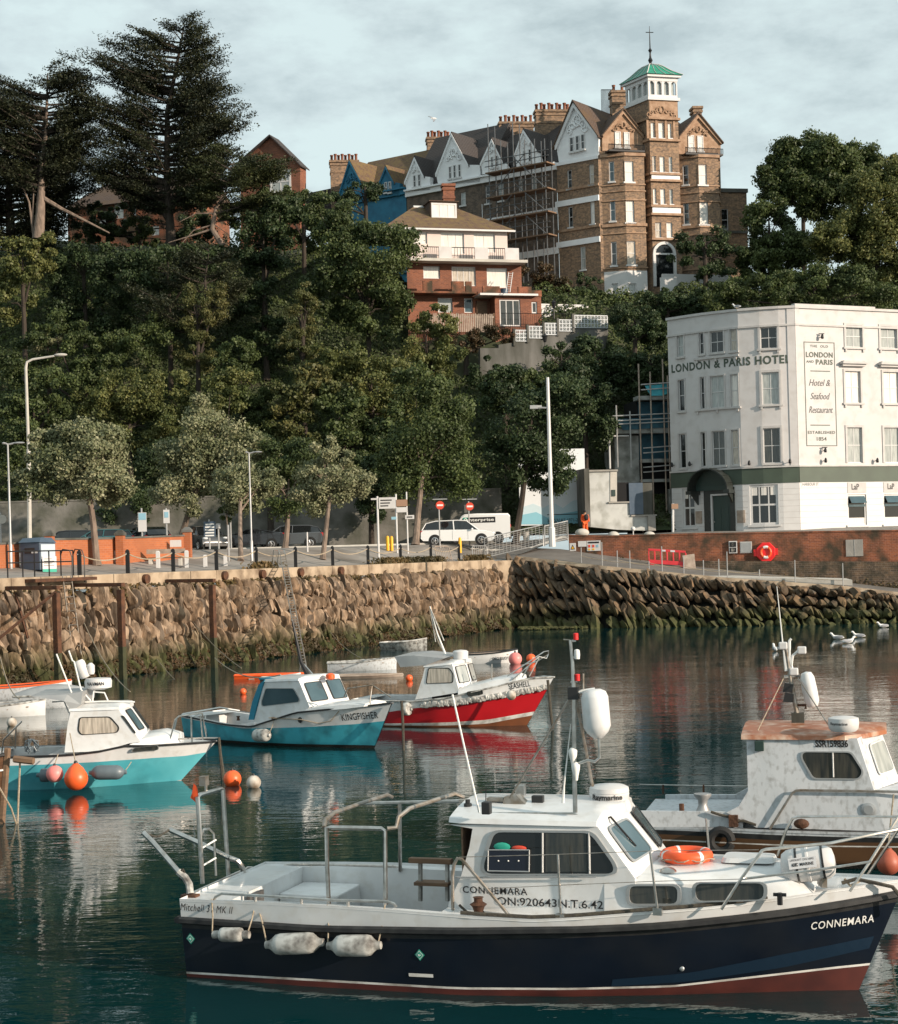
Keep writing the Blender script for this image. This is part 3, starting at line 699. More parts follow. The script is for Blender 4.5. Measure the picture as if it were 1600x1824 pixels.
a,b,c,e=hl.P(0,0),hl.P(U,0),hr.P(17,0),hr.P(17,0,-9);f=Vector((hl.P(0,0).x+3,132.5,0));g=Vector((e.x-3,e.y+2,0));base=[a]+[hl.P(u,0)for u in hl.L[1:-1]]+[b,c,e,f]
for z,r in((ztop-.35,0),):q.face([(p.x,p.y,z)for p in base])
for p1,p2 in((c,e),(e,f),(f,a)):q.face([(p1.x,p1.y,zb-1),(p2.x,p2.y,zb-1),(p2.x,p2.y,ztop),(p1.x,p1.y,ztop)])
q.build('upper_wall',M['render_white'],HT)
q=MB();wallgrid(q,hl,0,U,zb,zg0,gw+[door],.25,d=.03);wallgrid(q,hr,0,17,zb,zg0,rg,.25,d=.03);q.cur=1
for k in range(1,8):
 z=zb+.35+(zg0-zb-.35)*k/8
 for fr,mx,ops in((hl,U,gw+[door]),(hr,17,rg)):
  x=0;cuts=sorted([(o[0]-.12,o[1]+.12)for o in ops if o[2]<z<o[3]+.1])+[(mx,mx)]
  for c1,c2 in cuts:
   if c1>x:q.fbox(fr,x,c1,z-.015,z+.015,.0,.038)
   x=c2
q.build('ground_floor_wall',[M['white_paint'],M['trim_grey']],HT)
q=MB();q.fbox(hl,-.02,U+.02,zg0,zg1,-.1,.07);q.build('green_band',M['band_green'],HT)
q=MB();q.fbox(hr,.02,17,zg0,zg1,-.1,.07);q.build('green_band',M['band_green'],HT)
q=MB()
for fr,mxu in((hl,U+.05),(hr,17)):
 q.fbox(fr,-.05,mxu,zg1,zg1+.12,-.1,.16);q.fbox(fr,-.05,mxu,zst-.08,zst+.06,-.05,.10);q.fbox(fr,-.05,mxu,ztop-.02,ztop+.16,-.35,.13)
 q.fbox(fr,-.02,mxu,zb-.2,zb+.18,-.1,.06)
q.fbox(hr,.0,7.1,ztop+.16,ztop+.30,-.35,.08)
q.build('string_course',M['trim_grey'],HT)
q=MB();q.fbox(hl,U-.55,U+.0,zg1+.12,ztop,-.1,.05);q.fbox(hr,0,.35,zg1+.12,ztop,-.1,.05);q.build('corner_pilaster',M['render_white'],HT)
for i,o in enumerate(lw):
 wide=(o[1]-o[0])>1.0
 window(HT,hl,o,pm=o[4],nx=o[5],nz=2,fw=.06,surr=.17 if i in(4,9,14)else .10,sill=.25 if(i in(4,9))else .13)
for i,o in enumerate(rw):
 w=window(HT,hr,o,pm=o[4],nx=o[5],nz=2,fw=.06,surr=.16,sill=.25 if i<6 else 0)
 if 3<=i<6:
  q=MB();a,b,z=o[0],o[1],o[3]+.5;q.fbox(hr,a-.45,b+.45,z,z+.14,-.05,.45);q.fbox(hr,a-.35,b+.35,z-.16,z,-.05,.28);q.fbox(hr,a-.25,b+.25,z+.14,z+.24,-.05,.3)
  q.build('hood',M['trim_grey'],w)
for r in((290,348,552,30),(295,655,565,30)):
 u0,_=hl.uz(*Z3(r[0],r[1]));u1,z=hl.uz(*Z3(r[2],r[1]-14));q=MB();q.fbox(hl,u0,u1,z-.14,z,-.1,.16)
 for k in range(3):x=u0+.25+(u1-u0-.5)*k/2;q.fbox(hl,x-.07,x+.07,z-.36,z-.14,-.02,.12)
 q.build('sill',M['trim_grey'],HT)
for i,o in enumerate(gw):
 window(HT,hl,o,pm='glass_dark',nx=o[5],nz=2,fw=.16,dep=.1,surr=.0,sill=.16,sm='white_paint')
 g=MB();w=(o[1]-o[0])/o[5]
 for k in range(o[5]):g.fbox(hl,o[0]+k*w+.14,o[0]+(k+1)*w-.14,o[2]+(o[3]-o[2])*.74,o[3]-.15,-.10,-.085)
 g.build('blind',M['window_infill'],HT)
for o in rg:
 window(HT,hr,o,pm='glass_dark',nx=1,nz=1,fw=.12,dep=.1,sill=.16,sm='white_paint');a,b,c,e=o[:4]
 q=MB();q.fbox(hr,a+.12,b-.12,c+(e-c)*.60,c+(e-c)*.68,-.1,.02);q.hexa([hr.P(a+.15,c+(e-c)*.72,.32),hr.P(b-.15,c+(e-c)*.72,.32),hr.P(b-.15,c+(e-c)*.72,.26),hr.P(a+.15,c+(e-c)*.72,.26),hr.P(a+.15,e-.12,.0),hr.P(b-.15,e-.12,.0),hr.P(b-.15,e-.12,-.05),hr.P(a+.15,e-.12,-.05)]);q.build('vent_sash',M['glass_blue'],HT)
 q=MB();q.fbox(hr,a+.12,b-.12,c+.12,c+(e-c)*.24,-.095,-.08);q.build('net_curtain',M['window_infill'],HT)
 zz=e+.12;q=MB();q.fbox(hr,a,b,zz,zz+.75,-.02,.06);s=q.build('name_panel',M['trim_grey'],HT)
 text(s,'LaP',lambda u,z,d:hr.P(u,z,d),a+.35,b-.65,zz+.24,.4,d=.075,bold=.02)
# door, porch hood
a,b,c,e=door;q=MB();q.fbox(hl,a,a+.5,c,e+.1,-.1,.12);q.fbox(hl,b-.35,b,c,e+.1,-.1,.12);q.fbox(hl,a+.5,b-.35,e-.35,e+.1,-.1,.10);q.build('door_surround',M['canopy_black'],HT)
q=MB();q.fbox(hl,a+.5,a+.62,c,e-.35,-.15,.06);q.fbox(hl,a+.62,b-.35,e-.47,e-.35,-.15,.06);q.build('door_frame',M['white_paint'],HT)
q=MB();q.fbox(hl,a+.62,b-.35,c,e-.47,-.2,-.12)
for k in range(2):
 for z1,z2 in((.2,1.1),(1.25,2.15)):q.fbox(hl,a+.75+k*.62,a+1.25+k*.62,c+z1,c+z2,-.12,-.095)
dr=q.build('door',M['door_green'],HT);q=MB();q.ball(hl.P(a+.72,c+1.05,-.06),.05,8,6);q.build('handle',M['steel'],dr)
u0,zz=hl.uz(*Z3(305,1135));u1,_=hl.uz(*Z3(522,1135));uc,rr=(u0+u1)/2,(u1-u0)/2;q=MB();zc=zg0-.35
for d0,d1,r1,r2 in((-.1,1.25,rr,rr-.08),):
 rows=[]
 for k in range(15):
  an=pi*k/14;rows.append([hl.P(uc-cos(an)*rq,zc+sin(an)*rq*1.05,dq)for dq,rq in((-.05,r1),(1.3,r1),(1.3,r2),(-.05,r2))])
 q.grid(rows,closed=True)
q.fbox(hl,u0-.1,u0+.3,zc-.25,zc,-.05,1.3);q.fbox(hl,u1-.3,u1+.1,zc-.25,zc,-.05,1.3)
for uu in(u0+.1,u1-.1):q.prism([hl.P(uu-.06,zc-.25,.9),hl.P(uu-.06,zc-.25,.05),hl.P(uu-.06,zc-1.0,.05)],[hl.P(uu+.06,zc-.25,.9),hl.P(uu+.06,zc-.25,.05),hl.P(uu+.06,zc-1.0,.05)])
for k in range(1,9):an=pi*k/9;q.tube([hl.P(uc-cos(an)*(rr+.02),zc+sin(an)*(rr*1.05+.02),dq)for dq in(0,1.3)],.025,4)
q.build('porch_hood',M['canopy_black'],HT)
q=MB();q.fpoly(hl,[(uc-cos(pi*k/14)*(rr-.04),zc+sin(pi*k/14)*(rr*1.05-.04))for k in range(15)],.02,.3);q.build('porch_tympanum',M['door_green'],HT)
hp=lambda u,z,d:hl.P(u,z,d)
u0,z0=hl.uz(*Z3(155,437));u1,z1=hl.uz(*Z3(857,392));H_=hl.uz(*Z3(857,345))[1]-z1
tz=(z0+z1)/2
text(HT,'LONDON & PARIS HOTEL',hp,u0,u1,tz,H_*.98,'lettering',d=.02,bold=.03,space=1.12)
rp_=lambda u,z,d:hr.P(u,z,d)
def rt(s,x0,y,x1,h,**k):
 u0,z=hr.uz(*Z3(x0,y));u1,_=hr.uz(*Z3(x1,y));text(HT,s,rp_,u0,u1,z,h,d=.02,**k)
rt('THE  OLD',972,293,1078,.17,m='lettering',bold=.01,space=1.2);rt('LONDON',948,350,1106,.35,m='lettering',bold=.03,space=1.1)
rt('AND',950,384,994,.17,m='lettering',bold=.01,space=1.1);rt('PARIS',1006,394,1106,.34,m='lettering',bold=.03,space=1.1)
rt('Hotel &',966,520,1092,.46,shear=.35,m='ink');rt('Seafood',975,600,1090,.46,shear=.35,m='ink');rt('Restaurant',966,680,1108,.46,shear=.35,m='ink')
rt('ESTABLISHED',960,804,1120,.2,m='lettering',bold=.012,space=1.1);rt('1854',1012,845,1070,.26,m='lettering',bold=.012)
q=MB();a,za=hr.uz(*Z3(936,260));b,_=hr.uz(*Z3(1132,570));_,zb2=hr.uz(*Z3(1040,877));a=hr.uz(*Z3(943,570))[0];b=hr.uz(*Z3(1124,570))[0]
for r in((a,b,za-.05,za),(a,b,zb2,zb2+.05),(a,a+.05,zb2,za),(b-.05,b,zb2,za)):q.fbox(hr,*r,.0,.02)
for y in(433,753):u_,z_=hr.uz(*Z3(975,y));u2,_=hr.uz(*Z3(1090,y));q.fbox(hr,u_,u2,z_-.03,z_+.03,0,.02)
q.build('sign_border',M['lettering'],HT)
u0,z0=hr.uz(*Z3(925,1120));q=MB();q.fbox(hr,.15,1.75,z0,z0+.4,.02,.05);s_=q.build('street_nameplate',M['white_paint'],HT);text(s_,'HARBOUR ST',rp_,.25,1.65,z0+.1,.2,d=.06)
def walllamp(fr,x,y,up=1):
 u,z=fr.uz(*Z3(x,y));q=MB();q.tube([fr.P(u,z,0),fr.P(u,z,.25)],.03,5);q.lathe([(.02,.22),(.09,.12),(.11,-.05),(.08,-.14)],fr.P(u,z,.3),8);q.box(*(lambda p:(p.x-.2,p.x+.2,p.y-.04,p.y+.04,p.z+.2*up,p.z+.26*up))(fr.P(u,z,.2)))if up>0 else None
 q.build('wall_lamp',M['black_metal'],HT,smooth=1)
for x,y in((172,990),(275,985),(618,980),(852,970)):walllamp(hl,x,y,0)
for x,y in((1030,235),(1048,905),(1050,965),(1355,965)):walllamp(hr,x,y,1 if y<910 else 0)
for x,y,ww in((318,1298,.28),(566,1293,.3)):u,z=hl.uz(*Z3(x,y));q=MB();q.fbox(hl,u-ww,u+ww,z-.45,z+.45,.03,.09);q.build('menu_case',M['timber_pale'],HT)
q=MB();zz=ztop+.2
for fr,ua,ub in((hl,1,U-1),):pass
# ---------------------------------------------------------------- hill top terrace: frames
A0=Vector((W(1069,400,150).x,150));wd=Vector((-3.56,2.6)).normalized()
wf=Fr((A0.x+wd.x*34,A0.y+wd.y*34),(A0.x,A0.y));WU=34.0
fd=Vector((.965,.262)).normalized();B0=A0+fd*14;ff=Fr(A0,B0)
def wz(x,y,d=0):return wf.uz(x,y,d)
def Z2(x,y):return 880+x/3.404,50+y/3.404
def Z1(x,y):return 550+x/3.2,50+y/3.2
VB=T('grand_brick_mansion','tall brown brick mansion block with white lantern tower and green copper roof','mansion',(A0.x+4,A0.y+5,26))
zbase=24.5
def zf(fr,x,y):return fr.uz(x,y)[1]
bay=lambda x0,x1,zf_,d:None
ze=zf(ff,*Z2(700,760))
# west wall
wu0=wf.uz(992,300)[0];wrs=[]
for r in((445,860,472,975,'glass_dark'),(578,825,606,948,'window_infill_warm'),(452,1082,478,1208,'glass_dark'),(585,1050,611,1187,'window_infill'),(525,1325,556,1465,'glass_pale')):
 wrs.append(list(wf.rect(*Z2(r[0],r[1]),*Z2(r[2],r[3])))+[r[4]])
zgb=zf(wf,*Z2(635,790));q=MB();wallgrid(q,wf,wu0,WU,zbase,zgb,wrs,.2);q.build('west_wall',M['tan_brick'],VB)
for o in wrs:window(VB,wf,o,pm=o[4],nz=2,fw=.07,sill=.1,sm='white_paint')
q=MB();za=zf(wf,*Z2(635,770));q.fbox(wf,wu0,WU,zgb,za,-.2,.12)
for y in(1010,):za_=zf(wf,*Z2(640,y));q.fbox(wf,wu0-.2,WU,za_-.5,za_,-.1,.15)
za_=zf(wf,*Z2(640,1262));q.fbox(wf,wu0-.2,WU,za_-.5,za_,-.1,.15)
q.build('white_band',M['gable_white'],VB)
q=MB()
for y in(945,1195):za_=zf(wf,*Z2(640,y));q.fbox(wf,wu0,WU,za_-.12,za_+.12,-.1,.14)
q.build('stone_band',M['stone_tan'],VB)
def gable(par,fr,poly,depth,wm,rm,rel=True,over=.25,proud=.0,name='gable'):
 """poly: px list left eave, apex, right eave plus lower corners (clockwise from left bottom)"""
 uz=[fr.uz(x,y)for x,y in poly];q=MB();q.fpoly(fr,uz,-.3,proud);g=q.build(name,M[wm],par);return uz,g
def roofpair(par,fr,L_,A_,R_,depth,rm,over=.35,th=.18,front=.45):
 """two slopes from eave points to the apex, running back"""
 q=MB()
 for(p,a)in((L_,A_),(R_,A_)):
  s=-1 if p is L_ else 1;du,dz=p[0]-a[0],p[1]-a[1];l=math.hypot(du,dz);ex=(p[0]+du/l*over,p[1]+dz/l*over);ap=(a[0],a[1])
  pr=[(ap[0],ap[1]+th),(ex[0],ex[1]+th*.4),(ex[0],ex[1]-.05),(ap[0],ap[1]+.02)]
  q.prism([fr.P(u,z,front)for u,z in pr],[fr.P(u,z,-depth)for u,z in pr])
 return q.build('roof',M[rm],par)
def barge(par,fr,L_,A_,R_,m='gable_white',w=.3,d0=.1,d1=.3):
 q=MB()
 for p in(L_,R_):
  pr=[(A_[0],A_[1]),(p[0],p[1]),(p[0],p[1]-w*1.3),(A_[0],A_[1]-w*1.6)]
  q.prism([fr.P(u,z,d1)for u,z in pr],[fr.P(u,z,d0)for u,z in pr])
 q.build('bargeboard',M[m],par)
def relief(par,fr,cx,cy,wpx,hpx,m,seed=1,prx=.09):
 """carved scrollwork in low relief"""
 q=MB();R=random.Random(seed);u0,z0=fr.uz(cx,cy);s=fr.P(u0,z0).y/FPX;w,h=wpx*s*1.15,hpx*s
 for sgn in(-1,1):
  for k in range(5):
   a0=R.uniform(0,6);r=h*.16*R.uniform(.7,1.3);cu,cz=u0+sgn*(w*.12+w*.35*k/4),z0-h*.35+h*.5*(1-k/4)*R.uniform(.6,1.1)
   q.tube([fr.P(cu+cos(a0+t*.8)*r*(1-t*.1),cz+sin(a0+t*.8)*r*(1-t*.1),prx)for t in range(8)],[.07*(1-t*.08)for t in range(8)],5)
 q.tube([fr.P(u0+cos(t*pi/6)*h*.17,z0+h*.05+sin(t*pi/6)*h*.24,prx)for t in range(12)],.07,5,closed=True)
 q.build('carved_relief',M[m],par,smooth=1)
def win_on(par,fr,x0,y0,x1,y1,pm,nx=1,nz=2,fw=.07,m='white_paint',proud=.10,sill=.08):
 o=fr.rect(x0,y0,x1,y1);q=MB();w=window(par,fr,o,fm=m,pm=pm,d=proud,dep=.05,nx=nx,nz=nz,fw=fw,sill=sill,sm=m);return w
gp=[Z2(395,815),Z2(378,715),Z2(490,450),Z2(635,645),Z2(635,770)]
uz,g=gable(VB,wf,gp,6,'gable_white','roof_brown');roofpair(VB,wf,uz[1],uz[2],uz[3],7,'roof_brown');barge(VB,wf,uz[1],uz[2],uz[3])
relief(VB,wf,*Z2(505,570),32,42,'gable_white',3)
for x0,y0,x1,y1 in((462,662,486,752),(497,652,520,744),(530,643,553,735)):win_on(VB,wf,*Z2(x0,y0),*Z2(x1,y1),'glass_dark')
# front: wall core
fE=ff.uz(*Z2(1375,900))[0];tw0=ff.uz(*Z2(925,900))[0];tw1=ff.uz(*Z2(1112,900))[0]
q=MB();zt=zf(ff,*Z2(700,720));q.fbox(ff,0,fE,zbase,zt,-6,0);q.build('front_wall',M['tan_brick'],VB)
def canted(px0,pxa,pxb,px1,ytop,ybot,rows,proud=1.1,white=None):
 u0,ua,ub,u1=[ff.uz(x,y)[0]for x,y in(px0,pxa,pxb,px1)];z1,z0=ytop,ybot
 P0,Pa,Pb,P1=ff.P(u0,0),ff.P(ua,0,proud),ff.P(ub,0,proud),ff.P(u1,0)
 fa,fb,fc=Fr(P0.xy,Pa.xy),Fr(Pa.xy,Pb.xy),Fr(Pb.xy,P1.xy);return fa,fb,fc
def build_bay(name,px0,pxa,pxb,px1,ztop,wins,whitez=None):
 fa,fb,fc=canted(px0,pxa,pxb,px1,0,0,None);par=VB;ops={0:[],1:[],2:[]}
 for k,x0,y0,x1,y1,pm in wins:f=(fa,fb,fc)[k];ops[k].append(list(f.rect(*Z2(x0,y0),*Z2(x1,y1)))+[pm])
 for lo,hi,mt,nm in((whitez or zbase,ztop,'tan_brick','bay_window'),)+(((zbase-1,whitez,'white_paint','basement_wall'),)if whitez else()):
  q=MB()
  for k,f in enumerate((fa,fb,fc)):wallgrid(q,f,0,f.L[-1],lo,hi,[o for o in ops[k]if lo<(o[2]+o[3])/2<hi],.2)
  q.face([f.P(0,hi)for f in(fa,fb,fc)]+[fc.P(fc.L[-1],hi)]);b_=q.build(nm,M[mt],par)
 for k,f in enumerate((fa,fb,fc)):
  for o in ops[k]:window(par,f,o,pm=o[4],nz=2,fw=.08,sill=.1,sm='white_paint')
 q=MB()
 for y in(765,945,985,1040,1190,1240,1450):
  z=zf(fb,*Z2(800,y))if px0[0]<1150 else zf(fb,*Z2(1260,y+10))
  if z<ztop+.4:
   w=.26 if y in(765,1190)else .1
   for f in(fa,fb,fc):q.fbox(f,-.06,f.L[-1]+.06,z-w/2,z+w/2,-.1,.14 if w>.2 else .09)
 q.build('stone_band',M['stone_tan'],par);return fa,fb,fc
zbt=zf(ff,*Z2(700,755))
build_bay('b',Z2(655,1000),Z2(770,1000),Z2(888,1000),Z2(915,1000),zbt,[
 (0,697,808,730,930,'glass_blue'),(1,790,806,848,932,'window_infill'),(0,703,1035,737,1170,'glass_blue'),(1,798,1036,852,1178,'window_infill'),
 (0,710,1295,745,1440,'glass_boat'),(1,806,1292,860,1435,'window_infill_warm'),(0,715,1548,752,1655,'glass_pale'),(1,815,1548,865,1650,'glass_pale')],zf(ff,*Z2(700,1480)))
build_bay('b',Z2(1122,1000),Z2(1215,1000),Z2(1335,1000),Z2(1368,1000),zf(ff,*Z2(1200,770)),[
 (0,1145,830,1180,950,'glass_dark'),(1,1238,826,1292,950,'window_infill'),(0,1150,1058,1184,1190,'glass_blue'),(1,1245,1053,1300,1190,'window_infill')])
# tower
tdir=Vector((.93,.367)).normalized();TP=ff.P(tw0,0,1.0);TW=2.9;tf=Fr(TP.xy,(TP.x+fd.x*TW,TP.y+fd.y*TW));u1_=tf.uz(*Z2(1110,300))[0];TW=u1_
ld=Vector((-.50,.866));tl=Fr((TP.x+ld.x*3.4,TP.y+ld.y*3.4),TP.xy);PB=tf.P(TW,0)
def towerbox(q,zlo,zhi,ex=0.0):
 c=(tf.P(TW,0)+tl.P(0,0))/2;pts=[tl.P(0,0),tl.P(3.4,0),tf.P(TW,0),tf.P(TW,0)+(tl.P(0,0)-tl.P(3.4,0))]
 c=sum(pts,Vector())/4;pp=[c+(p-c)*(1+ex)for p in pts];q.prism([(p.x,p.y,zlo)for p in pp],[(p.x,p.y,zhi)for p in pp]);return c
zl0=zf(tf,*Z2(1010,438));zl1=zf(tf,*Z2(1010,292))
ops=[]
for r in((952,572,975,665,'window_infill'),(998,572,1032,668,'window_infill'),(1056,577,1078,668,'window_infill'),(962,775,982,870,'window_infill_warm'),(1006,778,1036,874,'window_infill'),(1062,780,1083,875,'glass_pale'),
          (966,972,986,1065,'window_infill'),(1010,974,1040,1068,'window_infill'),(1066,976,1086,1068,'glass_pale'),(980,1178,1015,1270,'window_infill_warm'),(1047,1178,1083,1270,'window_infill')):
 ops.append(list(tf.rect(*Z2(r[0],r[1]),*Z2(r[2],r[3])))+[r[4]])
q=MB();wallgrid(q,tf,0,TW,zbase,zl0,ops,.2);wallgrid(q,tl,0,3.4,zbase,zl0);p=tl.P(0,0);p2=p+(tf.P(TW,0)-TP);p3=tf.P(TW,0)
for a_,b_ in((p3,p2),(p2,p)):q.face([(a_.x,a_.y,zbase),(b_.x,b_.y,zbase),(b_.x,b_.y,zl0),(a_.x,a_.y,zl0)])
q.build('tower',M['tan_brick'],VB)
for o in ops:window(VB,tf,o,pm=o[4],nz=2,fw=.06,sill=.06,sm='white_paint')
q=MB()
for y,h in((900,.38),(1100,.42)):z=zf(tf,*Z2(1020,y));q.fbox(tf,.05,TW-.02,z-h,z+h,-.1,.1)
q.build('white_band',M['gable_white'],VB)
q=MB()
for y in(550,680,885,925,1080,1130,1280):z=zf(tf,*Z2(1020,y));q.fbox(tf,-.12,TW+.12,z-.10,z+.10,-.1,.24);q.fbox(tl,0,3.4,z-.10,z+.10,-.05,.16)
z1_,z2_=zf(tf,*Z2(1010,545)),zf(tf,*Z2(1010,445));q.fbox(tf,.05,TW-.05,z1_,z2_,-.1,.04);z3_=zf(tf,*Z2(1010,672));
for x in(932,985,1042,1092):u=tf.uz(*Z2(x,610))[0];q.fbox(tf,u-.1,u+.1,z3_,z1_,-.05,.06)
q.build('stone_band',M['stone_tan'],VB);relief(VB,tf,*Z2(1015,500),46,26,'stone_tan',8)
q=MB();towerbox(q,zl0,zl0+.25,.10);towerbox(q,zl0+.25,zl0+.5,.0);towerbox(q,zl1-.42,zl1-.1,.02);towerbox(q,zl1-.1,zl1+.12,.16)
for fr,W_,n in((tf,TW,4),(tl,3.4,4)):
 for k in range(n+1):
  u=W_*k/n;q.fbox(fr,max(0,u-.10),min(W_,u+.10),zl0+.5,zl1-.42,-.22,0)
  if k<n:
   for a_ in range(6):
    t1,t2=pi*a_/6,pi*(a_+1)/6;um,r=u+W_/n/2,W_/n/2-.09
    q.prism([fr.P(um+cos(t)*r,zl1-.78+sin(t)*.34,-.02)for t in(t1,t2)]+[fr.P(um+cos(t)*r,zl1-.41,-.02)for t in(t2,t1)],[fr.P(um+cos(t)*r,zl1-.78+sin(t)*.34,-.14)for t in(t1,t2)]+[fr.P(um+cos(t)*r,zl1-.41,-.14)for t in(t2,t1)])
lt_=q.build('lantern',M['white_paint'],VB);q=MB();towerbox(q,zl0+.45,zl1-.40,-.14);q.build('pane',M['glass_pale'],lt_)
# copper roof: curved pyramid
pts=[tl.P(0,0),tl.P(3.4,0),tf.P(TW,0),tf.P(TW,0)+(tl.P(0,0)-tl.P(3.4,0))];cc=sum(pts,Vector())/4;zap=zf(tf,*Z2(955,185));rows=[]
Hc=zap-zl1-.12
for k in range(9):
 f=k/8;s=(1.24*(1-f)**.62 if f<1 else .01);s=max(s*(1-.25*sin(pi*f)*.6),.03);rows.append([(cc.x+(a_.x-cc.x)*s,cc.y+(a_.y-cc.y)*s,zl1+.12+Hc*f)for i in range(4)for a_ in[pts[i].lerp(pts[(i+1)%4],t)for t in(0,.25,.5,.75)]])
q=MB();q.grid(rows[::-1],closed=True)
cr=q.build('copper_roof',M['copper_green'],VB,smooth=30);q=MB()
for j in range(0,16):q.tube([Vector(r[j])+Vector((0,0,.03))for r in rows],.05 if j%4==0 else .03,4)
q.build('roof_rib',M['trim_grey'],cr)
q=MB();q.lathe([(.16,0),(.12,.3),(.22,.5),(.1,.75),(.07,1.2),(.18,1.4),(.06,1.6),(.045,2.6),(.02,3.6)],(cc.x,cc.y,zap-.15),10);q.tube([(cc.x-.35,cc.y,zap+2.9),(cc.x+.35,cc.y+.1,zap+2.9)],.04,5);q.build('finial',M['black_metal'],VB,smooth=1)
# front gables with windows
def frontgable(L_,A_,R_,bot,seed,wins,depth=5):
 poly=[(L_[0],bot),L_,A_,R_,(R_[0],bot)];uz,g=gable(VB,ff,[Z2(*p)for p in poly],depth,'stone_tan','roof_brown',proud=.12);roofpair(VB,ff,uz[1],uz[2],uz[3],depth,'roof_brown',over=.25);barge(VB,ff,uz[1],uz[2],uz[3],'stone_tan',.22,.12,.32)
 relief(VB,ff,*Z2(A_[0]+2,A_[1]+95),32,22,'stone_tan',seed,.22)
 for w in wins:win_on(VB,ff,*Z2(*w[:2]),*Z2(*w[2:]),'window_infill',proud=.2)
 q=MB();zz=ff.uz(*Z2(A_[0],bot-5))[1];ua,ub=ff.uz(*Z2(L_[0]+15,bot))[0],ff.uz(*Z2(R_[0]-15,bot))[0]
 q.fbox(ff,ua,ub,zz-.4,zz-.25,0,1.2);R=random.Random(seed)
 for k in range(30):u=ua+(ub-ua)*k/29;q.tube([ff.P(u,zz-.25,1.15),ff.P(u,zz+.2+.1*R.random(),1.15)],.03,4)
 q.tube([ff.P(ua,zz+.2,1.15),ff.P(ub,zz+.2,1.15)],.03,4)
 q.build('balcony_rail',M['black_metal'],VB)
frontgable((655,648),(778,500),(900,650),745,5,((730,630,765,725),(785,634,818,727)))
frontgable((1117,660),(1232,525),(1372,690),765,6,((1174,652,1210,748),(1230,655,1265,750)))
# main roof behind, chimneys
q=MB();zr=zf(ff,*Z2(1130,480));q.prism([ff.P(.2,zt,-.3),ff.P(.2,zr,-4.5),ff.P(.2,zt,-9)],[ff.P(fE-.2,zt,-.3),ff.P(fE-2.2,zr,-4.5),ff.P(fE-.2,zt,-9)]);q.build('roof',M['roof_brown'],VB)
def chimney(par,x0,y0,x1,y1,Y,pots,dy=1.2,mt='tan_brick',ang=0.6,zdown=3):
 p0,p1=W(x0,y1,Y),W(x1,y1,Y);zt_=W((x0+x1)/2,y0,Y).z;zb_=p0.z-zdown;fr=Fr((p0.x,Y+.0),(p1.x,Y+.0+(p1.x-p0.x)*.1));L_=fr.L[-1]
 q=MB();q.fbox(fr,0,L_,zb_,zt_,-dy,0)
 for a_,b_,o in((.0,.12,.12),(.35,.45,.08),(1.1,1.2,.06)):q.fbox(fr,-o,L_+o,zt_-b_-.1,zt_-a_,-dy-o,o)
 c=q.build('chimney',M[mt],par)
 for k in range(pots):q=MB();u=L_*(k+.5)/pots;q.lathe([(.17,0),(.14,.1),(.13,.55),(.17,.6),(.17,.7)],fr.P(u,zt_,-dy*(.3 if k%2 else .7)),8);q.build('chimney_pot',M['pot'],c,smooth=1)
 return c
chimney(VB,*Z2(258,490),*Z2(472,600),158,9);chimney(VB,*Z2(718,375),*Z2(808,480),156,2,1.2);chimney(VB,*Z2(1212,472),*Z2(1262,520),154,0)
q=MB();p=[W(*Z2(x,425),158)for x in(652,728)]
for k in range(12):a_=p[0].lerp(p[1],k/11);q.tube([a_-Vector((0,0,1.6)),a_+Vector((0,0,.8))],.03,4)
q.tube([p[0]+Vector((0,0,.8)),p[1]+Vector((0,0,.8))],.04,4);q.build('roof_railing',M['black_metal'],VB)
# arched entrance beside the tower, steps
a_=tf.rect(*Z2(985,1330),*Z2(1080,1500));um,r=(a_[0]+a_[1])/2,(a_[1]-a_[0])/2+.1;q=MB();zc=a_[3]-.6
pr=[(um+cos(pi*k/10)*(r+.25),zc+sin(pi*k/10)*(r+.25))for k in range(11)];pi_=[(um+cos(pi*k/10)*r,zc+sin(pi*k/10)*r)for k in range(11)]
q.grid([[tf.P(*p_,.02)for p_ in pr],[tf.P(*p_,.2)for p_ in pr],[tf.P(*p_,.2)for p_ in pi_],[tf.P(*p_,.02)for p_ in pi_]]);q.fbox(tf,um-r-.25,um-r,a_[2]-1,zc,.0,.2);q.fbox(tf,um+r,um+r+.25,a_[2]-1,zc,.0,.2);q.fbox(tf,um-r,um+r,zc-.08,zc+.08,.02,.16);q.build('entrance_arch',M['white_paint'],VB)
q=MB();q.fbox(tf,um-r,um+r,a_[2]-1,zc+r*.9,-.05,.03);q.build('entrance_glass',M['glass_dark'],VB)
for x,y in((1240,1500),):
 fr=Fr(ff.P(tw1-1,0,2.2).xy,ff.P(tw1+4,0,2.2).xy);q=MB();z=zf(fr,*Z2(x,y));q.fbox(fr,-1.6,5,z-2,z+.1,-.3,0);q.build('garden_parapet',M['white_paint'],VB)
q=MB();fr=Fr(ff.P(tw0-.2,0,3.0).xy,ff.P(tw0+1.2,0,3.4).xy);z=zf(fr,*Z2(985,1512));q.fbox(fr,0,1.45,zbase,z,-.3,0);q.build('stair_wall',M['white_paint'],VB)
